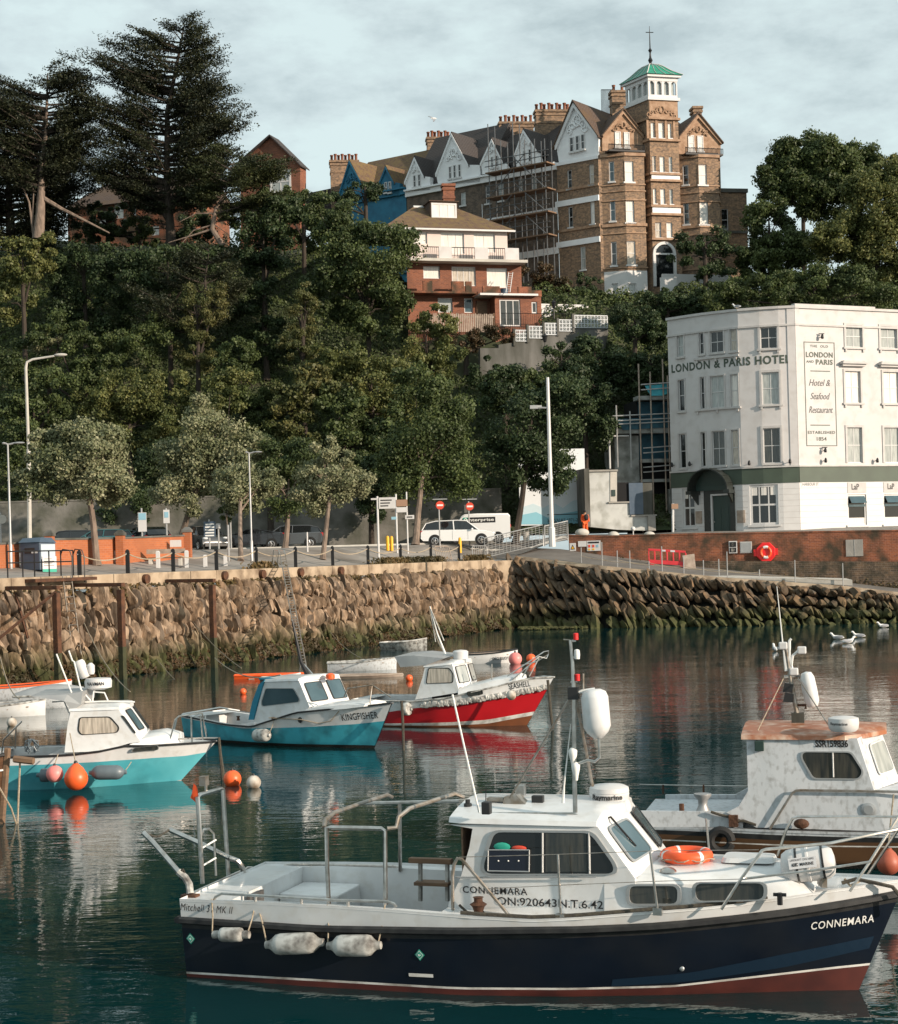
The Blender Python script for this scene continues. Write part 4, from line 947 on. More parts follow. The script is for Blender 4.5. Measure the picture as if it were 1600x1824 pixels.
# annex on the right
AX=T('annex_house','low dark brick annex with one tall window right of the mansion','house',(27,157,26));p0,p1=W(*Z2(1372,1000),155),W(*Z2(1532,1000),155.5);fr=Fr(p0.xy,p1.xy);z=zf(fr,*Z2(1450,990));o=list(fr.rect(*Z2(1376,1095),*Z2(1422,1228)))
q=MB();wallgrid(q,fr,0,fr.L[-1],zbase,z,[o],.15);c_=fr.L[-1];q.face([fr.P(c_,zbase),fr.P(c_,zbase,-5),fr.P(c_,z,-5),fr.P(c_,z)]);q.face([fr.P(0,z),fr.P(c_,z),fr.P(c_,z,-5),fr.P(0,z,-5)]);q.build('wall',M['tan_brick'],AX)
window(AX,fr,o,pm='glass_dark',nz=2,sill=.08,sm='white_paint');q=MB();q.fbox(fr,-.1,c_+.1,z-.1,z+.25,-5,.15);z2=zf(fr,*Z2(1450,1235));q.fbox(fr,0,c_,z2-.15,z2+.1,-.05,.15);q.build('coping',M['concrete_old'],AX)

# ---------------------------------------------------------------- terrace houses (same street, one house each)
def terrace(name,label,x0,x1,yeave,wallm,gablem,roofm,gables,yridge,wins,zlow=24.5):
 ua,ub=wf.uz(x0,yeave)[0],wf.uz(x1,yeave)[0];zE=(wf.uz(x0,yeave)[1]+wf.uz(x1,yeave+(x0-x1)*.24)[1])/2;zE=wf.uz((x0+x1)/2,yeave)[1]
 c=wf.P((ua+ub)/2,0,-3);t=T(name,label,'terrace house',(c.x,c.y,zlow));ops=[list(wf.rect(*w[:4]))+[w[4]]for w in wins]
 q=MB();wallgrid(q,wf,ua+.02,ub-.02,zlow,zE,ops,.2);q.face([wf.P(ua+.02,zlow),wf.P(ua+.02,zE),wf.P(ua+.02,zE,-8),wf.P(ua+.02,zlow,-8)]);q.build('wall',M[wallm],t)
 for o in ops:window(t,wf,o,pm=o[4],nz=2,fw=.08,sill=.1,sm='white_paint')
 q=MB();q.fbox(wf,ua,ub,zE-.5,zE,-.2,.25);q.fbox(wf,ua,ub,zE,zE+.15,-.3,.5)
 for k in(1,2,3):q.fbox(wf,ua,ub,zE-3.6*k-.9,zE-3.6*k-.3,-.1,.18)
 q.build('cornice',M[gablem if gablem!='gable_blue' else 'gable_blue'],t)
 zr=wf.uz(*yridge,-5)[1];q=MB();q.prism([wf.P(ua,zE+.1,-.2),wf.P(ua,zr,-5),wf.P(ua,zE+.1,-10)],[wf.P(ub,zE+.1,-.2),wf.P(ub,zr,-5),wf.P(ub,zE+.1,-10)]);q.build('roof',M[roofm],t)
 for i,(poly,ws,rel)in enumerate(gables):
  uz,g=gable(t,wf,poly,4,gablem,roofm,proud=.25);roofpair(t,wf,uz[1],uz[2],uz[3],4.6,roofm,over=.15,front=.35)
  if rel:relief(t,wf,*rel,gablem,i+len(label),.33)
  barge(t,wf,uz[1],uz[2],uz[3],gablem,.2,.25,.4)
  for w in ws:win_on(t,wf,*w,'glass_dark',proud=.3)
 return t
def P1(*l):return[Z1(x,y)for x,y in l]
def q1(*l):return[(*Z1(a,b),*Z1(c,d))for a,b,c,d in l]
terrace('terraced_house','scaffolded brick terraced house with two small white gables',857,992,305,'shaded_brick','gable_white','roof_dark',
 [(P1((1195,800),(1185,722),(1235,582),(1312,700),(1335,790)),q1((1232,700,1247,770),(1262,692,1278,765)),(*Z1(1248,648),12,20)),
     (P1((1000,835),(990,775),(1055,635),(1118,765),(1145,805)),q1((1048,735,1062,800),(1075,727,1090,795)),(*Z1(1062,685),12,20))],(940,235),
 [(*Z1(1007,895),*Z1(1034,1000),'glass_dark'),(*Z1(1080,885),*Z1(1112,985),'glass_pale'),(*Z1(1195,850),*Z1(1220,950),'glass_pale'),(*Z1(1270,840),*Z1(1300,930),'glass_pale')])
terrace('terraced_house','white gabled terraced house with one large and one small gable',724,858,330,'shaded_brick','gable_white','roof_dark',
 [(P1((748,900),(735,835),(825,603),(922,782),(985,782),(985,880)),q1((808,790,824,862),(834,782,850,858),(862,778,878,852)),(*Z1(838,715),24,28)),
     (P1((570,935),(558,880),(615,738),(668,848),(700,850),(700,925)),q1((606,840,622,910),(632,835,648,905)),(*Z1(622,800),12,16))],(770,247),
 [(*Z1(866,935),*Z1(895,1010),'glass_pale')])
terrace('terraced_house','terraced house with bright blue gables and mossy brown roof',602,724,348,'gable_blue','gable_blue','roof_moss',
 [(P1((400,960),(402,912),(450,792),(498,882),(527,885),(527,955)),q1((443,880,458,940),(466,877,481,940)),None),
     (P1((185,975),(186,942),(243,758),(310,880),(310,975)),(),(*Z1(258,850),20,22))],(660,288),[])
tb=T('chimney_stack','wide brick chimney stack with a row of pots above the scaffolded house','chimney',W(*Z1(1185,640),162));chimney(tb,*Z1(1092,530),*Z1(1285,640),162,8)
tb=T('chimney_stack','brick chimney stack with a cowl left of the big white gable','chimney',W(*Z1(745,740),168));chimney(tb,*Z1(680,618),*Z1(812,740),168,7)
tb=T('chimney_stack','brick chimney stack at the left end of the blue house','chimney',W(*Z1(205,900),172));chimney(tb,*Z1(128,750),*Z1(285,920),172,8,zdown=6)
q=MB();a_=W(520,330,176);fr=Fr((a_.x,176),(W(640,330,172).x,173));z0,z1=zf(fr,560,345),zf(fr,590,318);q.prism([fr.P(0,z0,0),fr.P(0,z1-1,-4),fr.P(0,z0-3,-4),fr.P(0,z0-3,0)],[fr.P(fr.L[-1],z0+.6,0),fr.P(fr.L[-1],z1+.6,-4),fr.P(fr.L[-1],z0-3,-4),fr.P(fr.L[-1],z0-3,0)])
one('low_roof',q,M['roof_dark'],'low dark roof between the trees left of the blue house','roof')
# scaffolding in front of the terrace
SCF=T('scaffolding','tube scaffolding with plank decks in front of the brick terrace','scaffolding',wf.P(28,25,2).to_tuple())
ux=[wf.uz(x,330,1.2)[0]for x in(884,906,928,948,966,984)];lev=[wf.uz(930,y,1.2)[1]for y in(302,347,388,428)];ztp=wf.uz(930,250,1.2)[1];zbt_=lev[-1]-4
for dd in(1.2,2.3):
 for k,u in enumerate(ux):q=MB();q.tube([wf.P(u,zbt_,dd),wf.P(u,ztp+(1.8 if k in(0,2)else .2)-(k*.15),dd)],.05,5);q.build('standard',M['scaffold'],SCF)
for z in lev:
 q=MB();q.fbox(wf,ux[0]-.3,ux[-1]+.3,z-.12,z,1.1,2.5);q.build('deck',M['timber'],SCF)
 for dz in(.55,1.05):
  q=MB();q.tube([wf.P(ux[0]-.4,z+dz,2.36),wf.P(ux[-1]+.4,z+dz,2.36)],.045,5);q.build('guard_rail',M['scaffold'],SCF)
for i in range(3):q=MB();q.tube([wf.P(ux[0],lev[i+1],2.42),wf.P(ux[3],lev[i]+1,2.42)],.045,5);q.tube([wf.P(ux[2],lev[i]+1,2.44),wf.P(ux[5],lev[i+1],2.44)],.045,5);q.build('brace',M['scaffold'],SCF)

# ---------------------------------------------------------------- white and brick house on the cliff
def Z4(x,y):return 680+x/3.636,320+y/3.636
HA=W(738,500,140);hf=Fr(HA.xy,(HA.x+.963*10.2,HA.y+.27*10.2));HH=T('cliff_house','three storey house, white above and red brick below, under a hipped tile roof','house',(HA.x+4,143,19))
hu=lambda x,y:hf.uz(*Z4(x,y));UE=hu(815,420)[0];zE=hu(500,325)[1];zm=hu(600,540)[1]
wh=[list(hf.rect(*Z4(a_,b_),*Z4(c_,d_)))+['window_infill',n]for a_,b_,c_,d_,n in((205,335,295,415,1),(385,342,535,478,3),(598,345,735,470,2))]
q=MB();wallgrid(q,hf,-.6,UE,zm,zE,wh,.15);q.face([hf.P(UE,zm),hf.P(UE,zm,-7),hf.P(UE,zE,-7),hf.P(UE,zE)]);q.build('upper_wall',M['render_pink'],HH)
for o in wh:window(HH,hf,o,pm='window_infill',nx=o[5],nz=1,fw=.08)
UB=hu(905,600)[0];z0b=hu(600,950)[1]-1.5
wb=[list(hf.rect(*Z4(a_,b_),*Z4(c_,d_)))+[p_,n]for a_,b_,c_,d_,p_,n in((270,560,378,640,'window_infill',1),(455,563,610,688,'window_infill_warm',4),(682,572,815,700,'window_infill',1),(365,765,460,860,'glass_pale',1),(535,768,590,862,'glass_blue',1))]
q=MB();wallgrid(q,hf,-.6,UB,z0b,zm,wb,.12,d=.0);q.face([hf.P(UB,z0b),hf.P(UB,z0b,-7),hf.P(UB,zm,-7),hf.P(UB,zm)]);q.build('brick_wall',M['red_brick'],HH)
for o in wb:window(HH,hf,o,pm=o[4],nx=o[5],nz=1,fw=.08)
# balcony level 1
q=MB();zs0,zs1=hu(600,548)[1],hu(600,530)[1];ub2=hu(915,540)[0];q.fbox(hf,-.6,ub2,zs0,zs1,-.1,1.3);q.build('balcony_slab',M['concrete_pale'],HH)
q=MB();zt2=hu(640,455)[1]
for x0,x1 in((372,455),(605,690),(800,890)):q.fbox(hf,hf.uz(*Z4(x0,490),1.2)[0],hf.uz(*Z4(x1,490),1.2)[0],zs1,zt2,1.05,1.2)
q.build('parapet',M['render_white'],HH)
q=MB();
for x0,x1 in((455,605),(690,800),(270,372)):
 a_,b_=hf.uz(*Z4(x0,490),1.2)[0],hf.uz(*Z4(x1,490),1.2)[0];q.tube([hf.P(a_,zt2-.05,1.15),hf.P(b_,zt2-.05,1.15)],.035,4);n=9
 for k in range(n):u=a_+(b_-a_)*k/(n-1);q.tube([hf.P(u,zs1,1.15),hf.P(u,zt2-.05,1.15)],.02,4)
q.build('railing',M['black_metal'],HH)
# balcony level 2 and ground floor extension
q=MB();za_,zb_=hu(700,770)[1],hu(700,757)[1];u8=hf.uz(*Z4(1005,765),1.5)[0];u6=hf.uz(*Z4(630,765),1.5)[0];q.fbox(hf,u6,u8,za_,zb_,-.1,1.9);q.build('flat_roof',M['white_paint'],HH)
q=MB();z5=hf.uz(*Z4(700,690),1.7)[1]
for x0,x1 in((655,765),(885,970)):q.fbox(hf,hf.uz(*Z4(x0,720),1.7)[0],hf.uz(*Z4(x1,720),1.7)[0],zb_,z5,1.5,1.75)
zz_=hu(500,740)[1];q.fbox(hf,-.6,u6,zz_-.15,zz_,-.1,1.3)
for x0,x1 in((270,330),(455,535),(545,585)):q.fbox(hf,hf.uz(*Z4(x0,720),1.3)[0],hf.uz(*Z4(x1,720),1.3)[0],zz_,zz_+.85,1.1,1.3)
q.build('brick_parapet',M['old_brick'],HH)
wd_=[list(hf.rect(*Z4(765,775),*Z4(900,948),1.4))+[3]];wd_.append(list(hf.rect(*Z4(972,790),*Z4(1008,865),1.4))+[1])
ue=hf.uz(*Z4(1035,850),1.4)[0];ul=hf.uz(*Z4(735,850),1.4)[0];q=MB();wallgrid(q,hf,ul,ue,z0b,za_,wd_,.12,d=1.4);q.face([hf.P(ue,z0b,1.4),hf.P(ue,z0b,-5),hf.P(ue,za_,-5),hf.P(ue,za_,1.4)]);q.face([hf.P(ul,z0b,1.4),hf.P(ul,z0b,0),hf.P(ul,za_,0),hf.P(ul,za_,1.4)][::-1]);q.build('extension_wall',M['red_brick'],HH)
for o in wd_:window(HH,hf,o,pm='glass_boat',nx=o[4],nz=1,fw=.11,d=1.4,name='patio_door' if o[4]==3 else 'window')
q=MB();zs=hu(1000,735)[1];q.fbox(hf,u8-.9,ue+.05,za_,zs,.6,1.45);q.build('end_parapet',M['old_brick'],HH)
q=MB();q.fbox(hf,u6+.2,ul-.3,hu(680,870)[1],hu(680,790)[1],.02,.12);q.build('awning_shade',M['timber'],HH)
# hipped roof, dormer, chimney
zr=hu(500,122)[1];ya,yb=0.55,-8;uL,uR=-2.6,UE+.55;uA,uB=hf.uz(*Z4(200,120),-4)[0],hf.uz(*Z4(478,130),-4)[0]
q=MB();a1,a2,a3,a4=hf.P(uL,zE,ya),hf.P(uR,zE,ya),hf.P(uR,zE,yb),hf.P(uL,zE,yb);r1,r2=hf.P(uA,zr,-3.8),hf.P(uB,zr,-3.8)
q.face([a1,a2,r2,r1]);q.face([a2,a3,r2]);q.face([a3,a4,r1,r2]);q.face([a4,a1,r1]);q.face([a4,a3,a2,a1]);rf=q.build('roof',M['roof_moss'],HH)
q=MB();q.fbox(hf,uL,uR,zE-.16,zE-.02,ya-.1,ya+.04);q.tube([r1,r2],.12,6);q.build('gutter',M['white_paint'],HH)
q=MB();dd=-1.7;o=list(hf.rect(*Z4(322,152),*Z4(485,250),dd));q.fbox(hf,o[0]-.08,o[1]+.08,o[2]-.1,o[3]+.12,-4,dd);q.fbox(hf,o[0]-.2,o[1]+.2,o[3]+.12,o[3]+.2,-4,dd+.15);dm=q.build('dormer',M['roof_brown'],HH)
window(HH,hf,o,pm='window_infill',nx=3,nz=1,fw=.14,d=dd+.14)
chimney(HH,*Z1(768,885),*Z1(832,975),145,0,.8,'red_brick')
for k,(x,y)in enumerate(((795,725),)):
 p_=hf.P(hf.uz(*Z4(x,y),1.0)[0],zb_,1.0);q=MB();q.lathe([(.0,0),(.28,0),(.36,.5),(.33,.5),(.25,.05),(0,.05)],p_,12);one('plant_tub',q,M['bin_blue'],'dark round tub standing on the flat roof of the brick house','tub',smooth=1)
q=MB()
a_,b_=W(*Z4(818,730),139.6),W(*Z4(836,600),141)
for s in(-.17,.17):q.tube([a_+Vector((s,0,0)),b_+Vector((s,0,0))],.03,4)
for k in range(9):c_=a_.lerp(b_,(k+.5)/9);q.tube([c_-Vector((.17,0,0)),c_+Vector((.17,0,0))],.02,4)
one('ladder',q,M['white_paint'],'white ladder leaning against the brick house above its flat roof','ladder')
# fence in front of the brick house
fg=T('garden_fence','weathered timber picket fence below the brick house','fence',hf.P(2,z0b,2.6).to_tuple());q=MB();u0=hf.uz(*Z4(250,900),2.6)[0];u1=hf.uz(*Z4(730,900),2.6)[0];z0,z1=hf.uz(*Z4(600,955),2.6)[1],hf.uz(*Z4(600,868),2.6)[1]
n=int((u1-u0)/.16)
for k in range(n):u=u0+k*.16;q.fbox(fg and hf,u,u+.10,z0-.4,z1-.05*(k%3==0),2.58,2.61)
q.fbox(hf,u0,u1,z1-.3,z1-.2,2.53,2.575);q.build('pickets',M['timber_pale'],fg)
q=MB()
for k in range(5):u=u0+(u1-u0)*k/4;q.fbox(hf,u-.05,u+.05,z0-.4,z1+.08,2.44,2.52)
q.build('post',M['timber'],fg)
# metal railings right of the patio
q=MB();fr=Fr(hf.P(ul,0,3.0).xy,hf.P(ue+2.2,0,3.0).xy);z0,z1=fr.uz(*Z4(850,960))[1],fr.uz(*Z4(850,865))[1]
for z in(z0+.1,z1):q.tube([fr.P(0,z),fr.P(fr.L[-1],z)],.025,4)
for k in range(40):u=fr.L[-1]*k/39;q.tube([fr.P(u,z0-.3),fr.P(u,z1)],.013,4)
one('patio_railing',q,M['black_metal'],'thin black railing in front of the patio doors','railing')
# garden wall with pierced blocks and rendered wall under it
gwl=T('garden_wall','stepped garden wall of pierced white screen blocks on tall grey render','garden wall',W(960,610,136).to_tuple())
Yg=136;ga,gb=W(*Z4(640,1100),Yg),W(*Z4(1475,960),Yg+3.5);gf=Fr(ga.xy,gb.xy)
segs=[((868,975),(945,1045)),((955,950),(1045,1025)),((1058,930),(1140,1003)),((1150,908),(1238,980)),((1250,880),(1462,958))]
for(x0,y0),(x1,y1)in segs:
 a_=gf.rect(*Z4(x0,y0),*Z4(x1,y1));u0,u1,z0,z1=a_;q=MB();nx=max(3,round((u1-u0)/.3));nz=3
 for i in range(nx+1):u=u0+(u1-u0)*i/nx;q.fbox(gf,u-.035,u+.035,z0,z1,-.08,.02)
 for j in range(nz+1):z=z0+(z1-z0)*j/nz;q.fbox(gf,u0,u1,z-.035,z+.035,-.076,.016)
 for i in range(nx):
  for j in range(nz):
   u,z=u0+(u1-u0)*(i+.5)/nx,z0+(z1-z0)*(j+.5)/nz;q.tube([gf.P(u+.075*cos(t*pi/3),z+.075*sin(t*pi/3),-.03)for t in range(6)],.022,4,closed=True)
 q.build('screen_blocks',M['white_old'],gwl)
 q=MB();q.fbox(gf,u0-.22,u0-.03,z0-.4,z1+.12,-.16,.07);q.build('pier',M['concrete_old'],gwl)
q=MB();poly=[Z4(*p_)for p_ in((640,1330),(640,1090),(760,1090),(760,1068),(868,1052),(950,1046),(955,1028),(1048,1026),(1058,1006),(1145,1004),(1150,982),(1240,981),(1250,960),(1470,960),(1470,1000),(1400,1330))]
q.fpoly(gf,[gf.uz(*p_)for p_ in poly],-.5,-.08);q.build('rendered_wall',M['concrete_old'],gwl)
q=MB();fr=Fr(W(965,560,142).xy,W(1050,560,143.5).xy);a_=fr.rect(*Z4(1035,815),*Z4(1340,925));q.fbox(fr,a_[0],a_[1],a_[2]-2,a_[3],-.3,0);q.fbox(fr,a_[0]-.05,a_[1]+.05,a_[3],a_[3]+.1,-.34,.04)
one('boundary_wall',q,M['white_paint'],'plain white boundary wall right of the brick house','wall')
def pathlamp(x,ytop,ybot,Y,label):
 a_,b_=W(x,ybot,Y),W(x,ytop,Y);h=b_.z-a_.z;t=T('lantern_post',label,'lamp',a_.to_tuple());q=MB();q.tube([a_,a_+Vector((0,0,h*.8))],[.06,.04],8);q.build('post',M['black_metal'],t)
 q=MB();c=a_+Vector((0,0,h*.8));q.lathe([(.04,0),(.12,.05),(.2,.45),(.24,.48),(.05,.68),(.02,.8)],c,6);q.build('lantern',M['black_metal'],t)
pathlamp(*Z4(1117,818)[:1],Z4(1117,818)[1],Z4(1117,900)[1],138,'small black lantern post in front of the plain white wall')
pathlamp(Z4(1063,1010)[0],Z4(1063,1010)[1],Z4(1063,1230)[1],132,'tall black lantern post in front of the grey rendered wall')

# ---------------------------------------------------------------- left brick houses behind the conifers
def Z5(x,y):return x/2.857,20+y/2.857
LB=T('gabled_brick_house','orange brick gable end with a white framed window behind the pine','house',W(500,340,168).to_tuple());fr=Fr(W(430,300,170).xy,W(535,300,168).xy)
poly=[Z5(*p_)for p_ in((1225,1400),(1225,770),(1380,640),(1528,780),(1528,1400))];uz_=[fr.uz(*p_)for p_ in poly]
q=MB();q.fpoly(fr,uz_,-1.5,0);q.build('wall',M['red_brick'],LB);roofpair(LB,fr,uz_[1],uz_[2],uz_[3],1.9,'roof_dark',over=.3)
w_=fr.rect(*Z5(1375,810),*Z5(1482,925));window(LB,fr,w_,pm='glass_pale',nx=2,nz=2,fw=.2,d=.12,dep=.08)
L2=T('long_brick_house','long low brick house with a dark tiled roof behind the tall cypress','house',W(240,380,160).to_tuple());fr=Fr(W(120,380,163).xy,W(345,380,158).xy);zt_=fr.uz(*Z5(700,965))[1]
ops=[list(fr.rect(*Z5(a_,b_),*Z5(c_,d_)))+[p_]for a_,b_,c_,d_,p_ in((580,980,628,1055,'window_infill'),(672,965,692,1040,'glass_blue'),(716,948,746,1005,'window_infill'),(765,945,792,990,'window_infill'),(500,1060,550,1130,'glass_pale'),(770,1090,810,1140,'window_infill'))]
q=MB();wallgrid(q,fr,0,fr.L[-1],28,zt_,ops,.15);q.face([fr.P(fr.L[-1],28),fr.P(fr.L[-1],28,-7),fr.P(fr.L[-1],zt_,-7),fr.P(fr.L[-1],zt_)]);q.build('wall',M['old_brick'],L2)
for o in ops:window(L2,fr,o,pm=o[4],nx=2,nz=2,fw=.1)
q=MB();zr=zt_+2.8;q.prism([fr.P(-.3,zt_-.1,.5),fr.P(2,zr,-3.5),fr.P(-.3,zt_-.1,-7.5)],[fr.P(fr.L[-1]+.3,zt_-.1,.5),fr.P(fr.L[-1]+.3,zr,-3.5),fr.P(fr.L[-1]+.3,zt_-.1,-7.5)]);q.build('roof',M['roof_brown'],L2)
q=MB();a_=W(*Z5(565,1130),150);q.box(a_.x-.45,a_.x+.45,150,150.6,a_.z,W(*Z5(565,1045),150).z);q.box(a_.x-.55,a_.x+.55,149.9,150.7,W(*Z5(565,1045),150).z,W(*Z5(565,1045),150).z+.15);one('brick_pier',q,M['orange_brick'],'single orange brick pier in the trees below the long brick house','pier')

# ---------------------------------------------------------------- scaffolded building left of the hotel
def Z6(x,y):return 1030+x/5.7,640+y/5.7
SBY=126;sf=Fr(W(1085,800,SBY).xy,W(1215,800,SBY+.8).xy)
SB_=T('derelict_building','half demolished pale building wrapped in blue netting beside the hotel','building',sf.P(3,5.8,-2).to_tuple())
def sfr(x0,y0,x1,y1):return sf.rect(*Z6(x0,y0),*Z6(x1,y1))
q=MB();a_=sfr(395,770,640,1250);q.fbox(sf,*a_,-4,-.6);q.build('rear_wall',M['old_wall'],SB_)
q=MB();a_=sfr(640,400,990,1230);q.fbox(sf,a_[0],a_[1]+1,5.7,a_[3],-5,-1.0);q.build('core',M['dark_void'],SB_)
for r in((640,420,940,575),(650,750,945,1010),(520,600,940,700)):q=MB();a_=sfr(*r);q.fbox(sf,*a_,-.95,-.90);q.build('netting',M['net_blue'],SB_)
q=MB()
for r in((600,370,990,410),(390,700,990,750),(650,1010,990,1045),(650,1215,990,1245)):a_=sfr(*r);q.fbox(sf,*a_,-1.2,.1)
q.build('floor_edge',M['old_wall'],SB_)
SC2=T('scaffolding','tube scaffolding with blue tarpaulin left of the white hotel','scaffolding',sf.P(3,5.8,1).to_tuple())
for x,yt in((620,50),(735,130),(865,0),(910,170),(382,470),(520,530)):
 u=sf.uz(*Z6(x,700))[0];q=MB();q.tube([sf.P(u,5.7 if x>600 else sf.uz(*Z6(x,1100))[1],.3),sf.P(u,sf.uz(*Z6(x,yt))[1],.3)],.06,5);q.build('standard',M['timber_pale' if yt<200 and x>600 else 'galv'],SC2)
for y,x0 in((262,625),(315,625),(580,340),(630,340),(665,330),(905,650),(955,650),(1100,650),(1150,650)):q=MB();u0,z=sf.uz(*Z6(x0,y));q.tube([sf.P(u0,z,.34),sf.P(sf.uz(*Z6(990,y))[0],z+.15,.34)],.045,5);q.build('ledger',M['galv'],SC2)
q=MB();q.prism([sf.P(*sf.uz(*Z6(*p_)),.2)for p_ in((670,270),(930,248),(930,330),(860,370),(730,372))],[sf.P(*sf.uz(*Z6(*p_)),.14)for p_ in((670,270),(930,248),(930,330),(860,370),(730,372))]);q.build('tarpaulin',M['tarp'],SC2)
q=MB();q.prism([sf.P(*sf.uz(*Z6(*p_)),.2)for p_ in((385,610),(940,580),(940,690),(450,720))],[sf.P(*sf.uz(*Z6(*p_)),.14)for p_ in((385,610),(940,580),(940,690),(450,720))]);q.build('tarpaulin',M['net_blue'],SC2)
LWH=T('low_white_building','low white rendered building with stepped top and grey steel shutters','building',sf.P(0,5.8,1).to_tuple());lf=Fr(W(1040,900,123.5).xy,W(1190,900,124.6).xy)
def lu(x,y):return lf.uz(*Z6(x,y))
q=MB();q.fpoly(lf,[lu(*p_)for p_ in((110,1700),(105,1140),(330,1135),(395,1130),(395,1450),(515,1450),(545,1590),(715,1590),(720,1740),(400,1730))],-3,0);q.build('wall',M['render_old'],LWH)
q=MB();q.fpoly(lf,[lu(*p_)for p_ in((325,1140),(392,1135),(392,1445),(325,1445))],0,.05);q.build('corner_panel',M['concrete_pale'],LWH)
for r,mt,nm in(((515,1255,655,1575),'bin_blue','steel_shutter'),((655,1255,750,1575),'concrete_old','steel_shutter'),((395,1250,515,1445),'dark_void','opening'),((340,1325,375,1390),'door_green','notice')):q=MB();a_=lf.rect(*Z6(r[0],r[1]),*Z6(r[2],r[3]));q.fbox(lf,*a_,.0 if nm!='opening' else-1.5,.12 if nm!='opening' else-.02);q.build(nm,M[mt],LWH)
q=MB();
for r in((95,1122,400,1140),(305,1445,515,1460),(535,1578,795,1592)):q.fbox(lf,*lf.rect(*Z6(r[0],r[1]),*Z6(r[2],r[3])),-3.05,.15)
q.build('coping',M['concrete'],LWH)
q=MB();a_=lf.rect(*Z6(60,1110),*Z6(112,1700));q.fbox(lf,*a_,-3,.25);q.build('end_pier',M['concrete_old'],LWH)
q=MB();a_=lf.rect(*Z6(705,1590),*Z6(780,1740));q.fbox(lf,*a_,-1,.2);q.build('end_block',M['concrete'],LWH)
q=MB();a_=sfr(905,1320,960,1700);q.fbox(sf,*a_,-.4,.6);a_=sfr(335,770,395,1110);q.build('side_wall',M['old_wall'],SB_)
q=MB();a_=sf.rect(*Z6(320,780),*Z6(330,1110));q.tube([sf.P(a_[0],a_[2]),sf.P(a_[0],a_[3])],.07,6);q.tube([sf.P(a_[0],a_[3]),sf.P(a_[0]+1.5,a_[3])],.06,6);q.build('drain_pipe',M['white_paint'],SB_)
# mural hoarding
mf=Fr(W(925,900,125).xy,W(1043,900,125.6).xy);mr=mf.rect(925,800,1043,935)
MH=T('painted_hoarding','large white hoarding painted with pale blue hills and small dark writing','hoarding',mf.P(2,5.7).to_tuple());q=MB();q.fbox(mf,*mr,-.15,0);q.build('board',M['mural_white'],MH)
def mm_(pts,m,d):q=MB();q.fpoly(mf,[mf.uz(*p_)for p_ in pts],d-.01,d);q.build('painted_hills',M[m],MH)
mm_([(926,934),(926,905),(950,897),(968,905),(985,895),(1003,905),(1020,892),(1042,888),(1042,934)],'mural_pale',.012)
mm_([(926,934),(926,918),(955,912),(975,922),(1000,915),(1042,908),(1042,934)],'mural_blue',.024)
u0,z0=mf.uz(975,930);u1,_=mf.uz(1040,930);text(MH,'31 WALKS 1971-2013',lambda u,z,d:mf.P(u,z,d),u0,u1,z0,.24,d=.04)
q=MB();z0=mf.uz(1000,917)[1];q.fbox(mf,u0,u1,z0,z0+.06,.025,.035);q.build('lettering_line',M['ink'],MH)
# grey retaining wall at the back of the car park
RW_=Fr((-46,123.2),(4.0,124.6));q=MB();zt_=RW_.uz(450,884)[1];q.fbox(RW_,0,RW_.L[-1],4.6,zt_,-.5,0);q.fbox(RW_,0,RW_.L[-1],zt_,zt_+.12,-.55,.05)
one('retaining_wall',q,M['wall_grey'],'long dark grey retaining wall behind the parked cars','wall')
# ================================================================ QUAY FURNITURE
def Q5(x,y):return x/2.857,840+y/2.857
def Q6(x,y):return 500+x/2.857,840+y/2.857
def Q7(x,y):return 1000+x*.375,840+y*.375
def GP(px,py,y0=62,y1=123):
 """ground point seen at the pixel"""
 best=None
 for k in range(0,245):
  Y=y0+(y1-y0)*k/244;p=G(px,Y);q_=-((p.x-EX)*NX+(p.y-EY)*NY)
  if q_<.3 and p.x<4:continue
  e=abs(pix(p)[1]-py)
  if best is None or e<best[0]:best=(e,p)
 return best[1]
def tE(px,q):
 lo,hi=-40,46
 for _ in range(40):
  m_=(lo+hi)/2
  if pix(E(m_,q,4.5))[0]<px:lo=m_
  else:hi=m_
 return lo
def sag(a,b,s,n=10):return[a.lerp(b,k/n)-Vector((0,0,s*4*(k/n)*(1-k/n)))for k in range(n+1)]
# bollards and chains
BX=[142,228,309,386,457,527,593,656,714,768,818];BP=[E(tE(x,.55),.55,4.49)for x in BX]
b0=T('chain_bollard','black chain bollard on the quay edge beside the black railing','bollard',BP[0],group='black bollards along the quay edge')
q=MB();p=BP[0];q.box(p.x-.085,p.x+.085,p.y-.085,p.y+.085,p.z,p.z+1.05);q.box(p.x-.10,p.x+.10,p.y-.10,p.y+.10,p.z+.9,p.z+.96);q.prism([(p.x-.085,p.y-.085,p.z+1.05),(p.x+.085,p.y-.085,p.z+1.05),(p.x+.085,p.y+.085,p.z+1.05),(p.x-.085,p.y+.085,p.z+1.05)],[(p.x-.03,p.y-.03,p.z+1.12),(p.x+.03,p.y-.03,p.z+1.12),(p.x+.03,p.y+.03,p.z+1.12),(p.x-.03,p.y+.03,p.z+1.12)]);q.build('post',M['black_metal'],b0)
q=MB();q.tube([p+Vector((-.14*DX,-.14*DY,.93)),p+Vector((.14*DX,.14*DY,.93))],.03,6);q.build('chain_eye',M['galv'],b0)
where=['','nearest the orange wall, second from the railing','in front of the wooden bench','beside the low white posts','left of the slim lamp post','at the top of the leaning ladder','in front of the small round quay tree','right of the small round quay tree','between the tall white sign post and the brown sign','left of the leaning crowd barrier','in front of the white car, the farthest along the quay']
for i in range(1,len(BP)):
 o=copy_tree(b0);o.location=BP[i];o['label']='black chain bollard '+where[i]
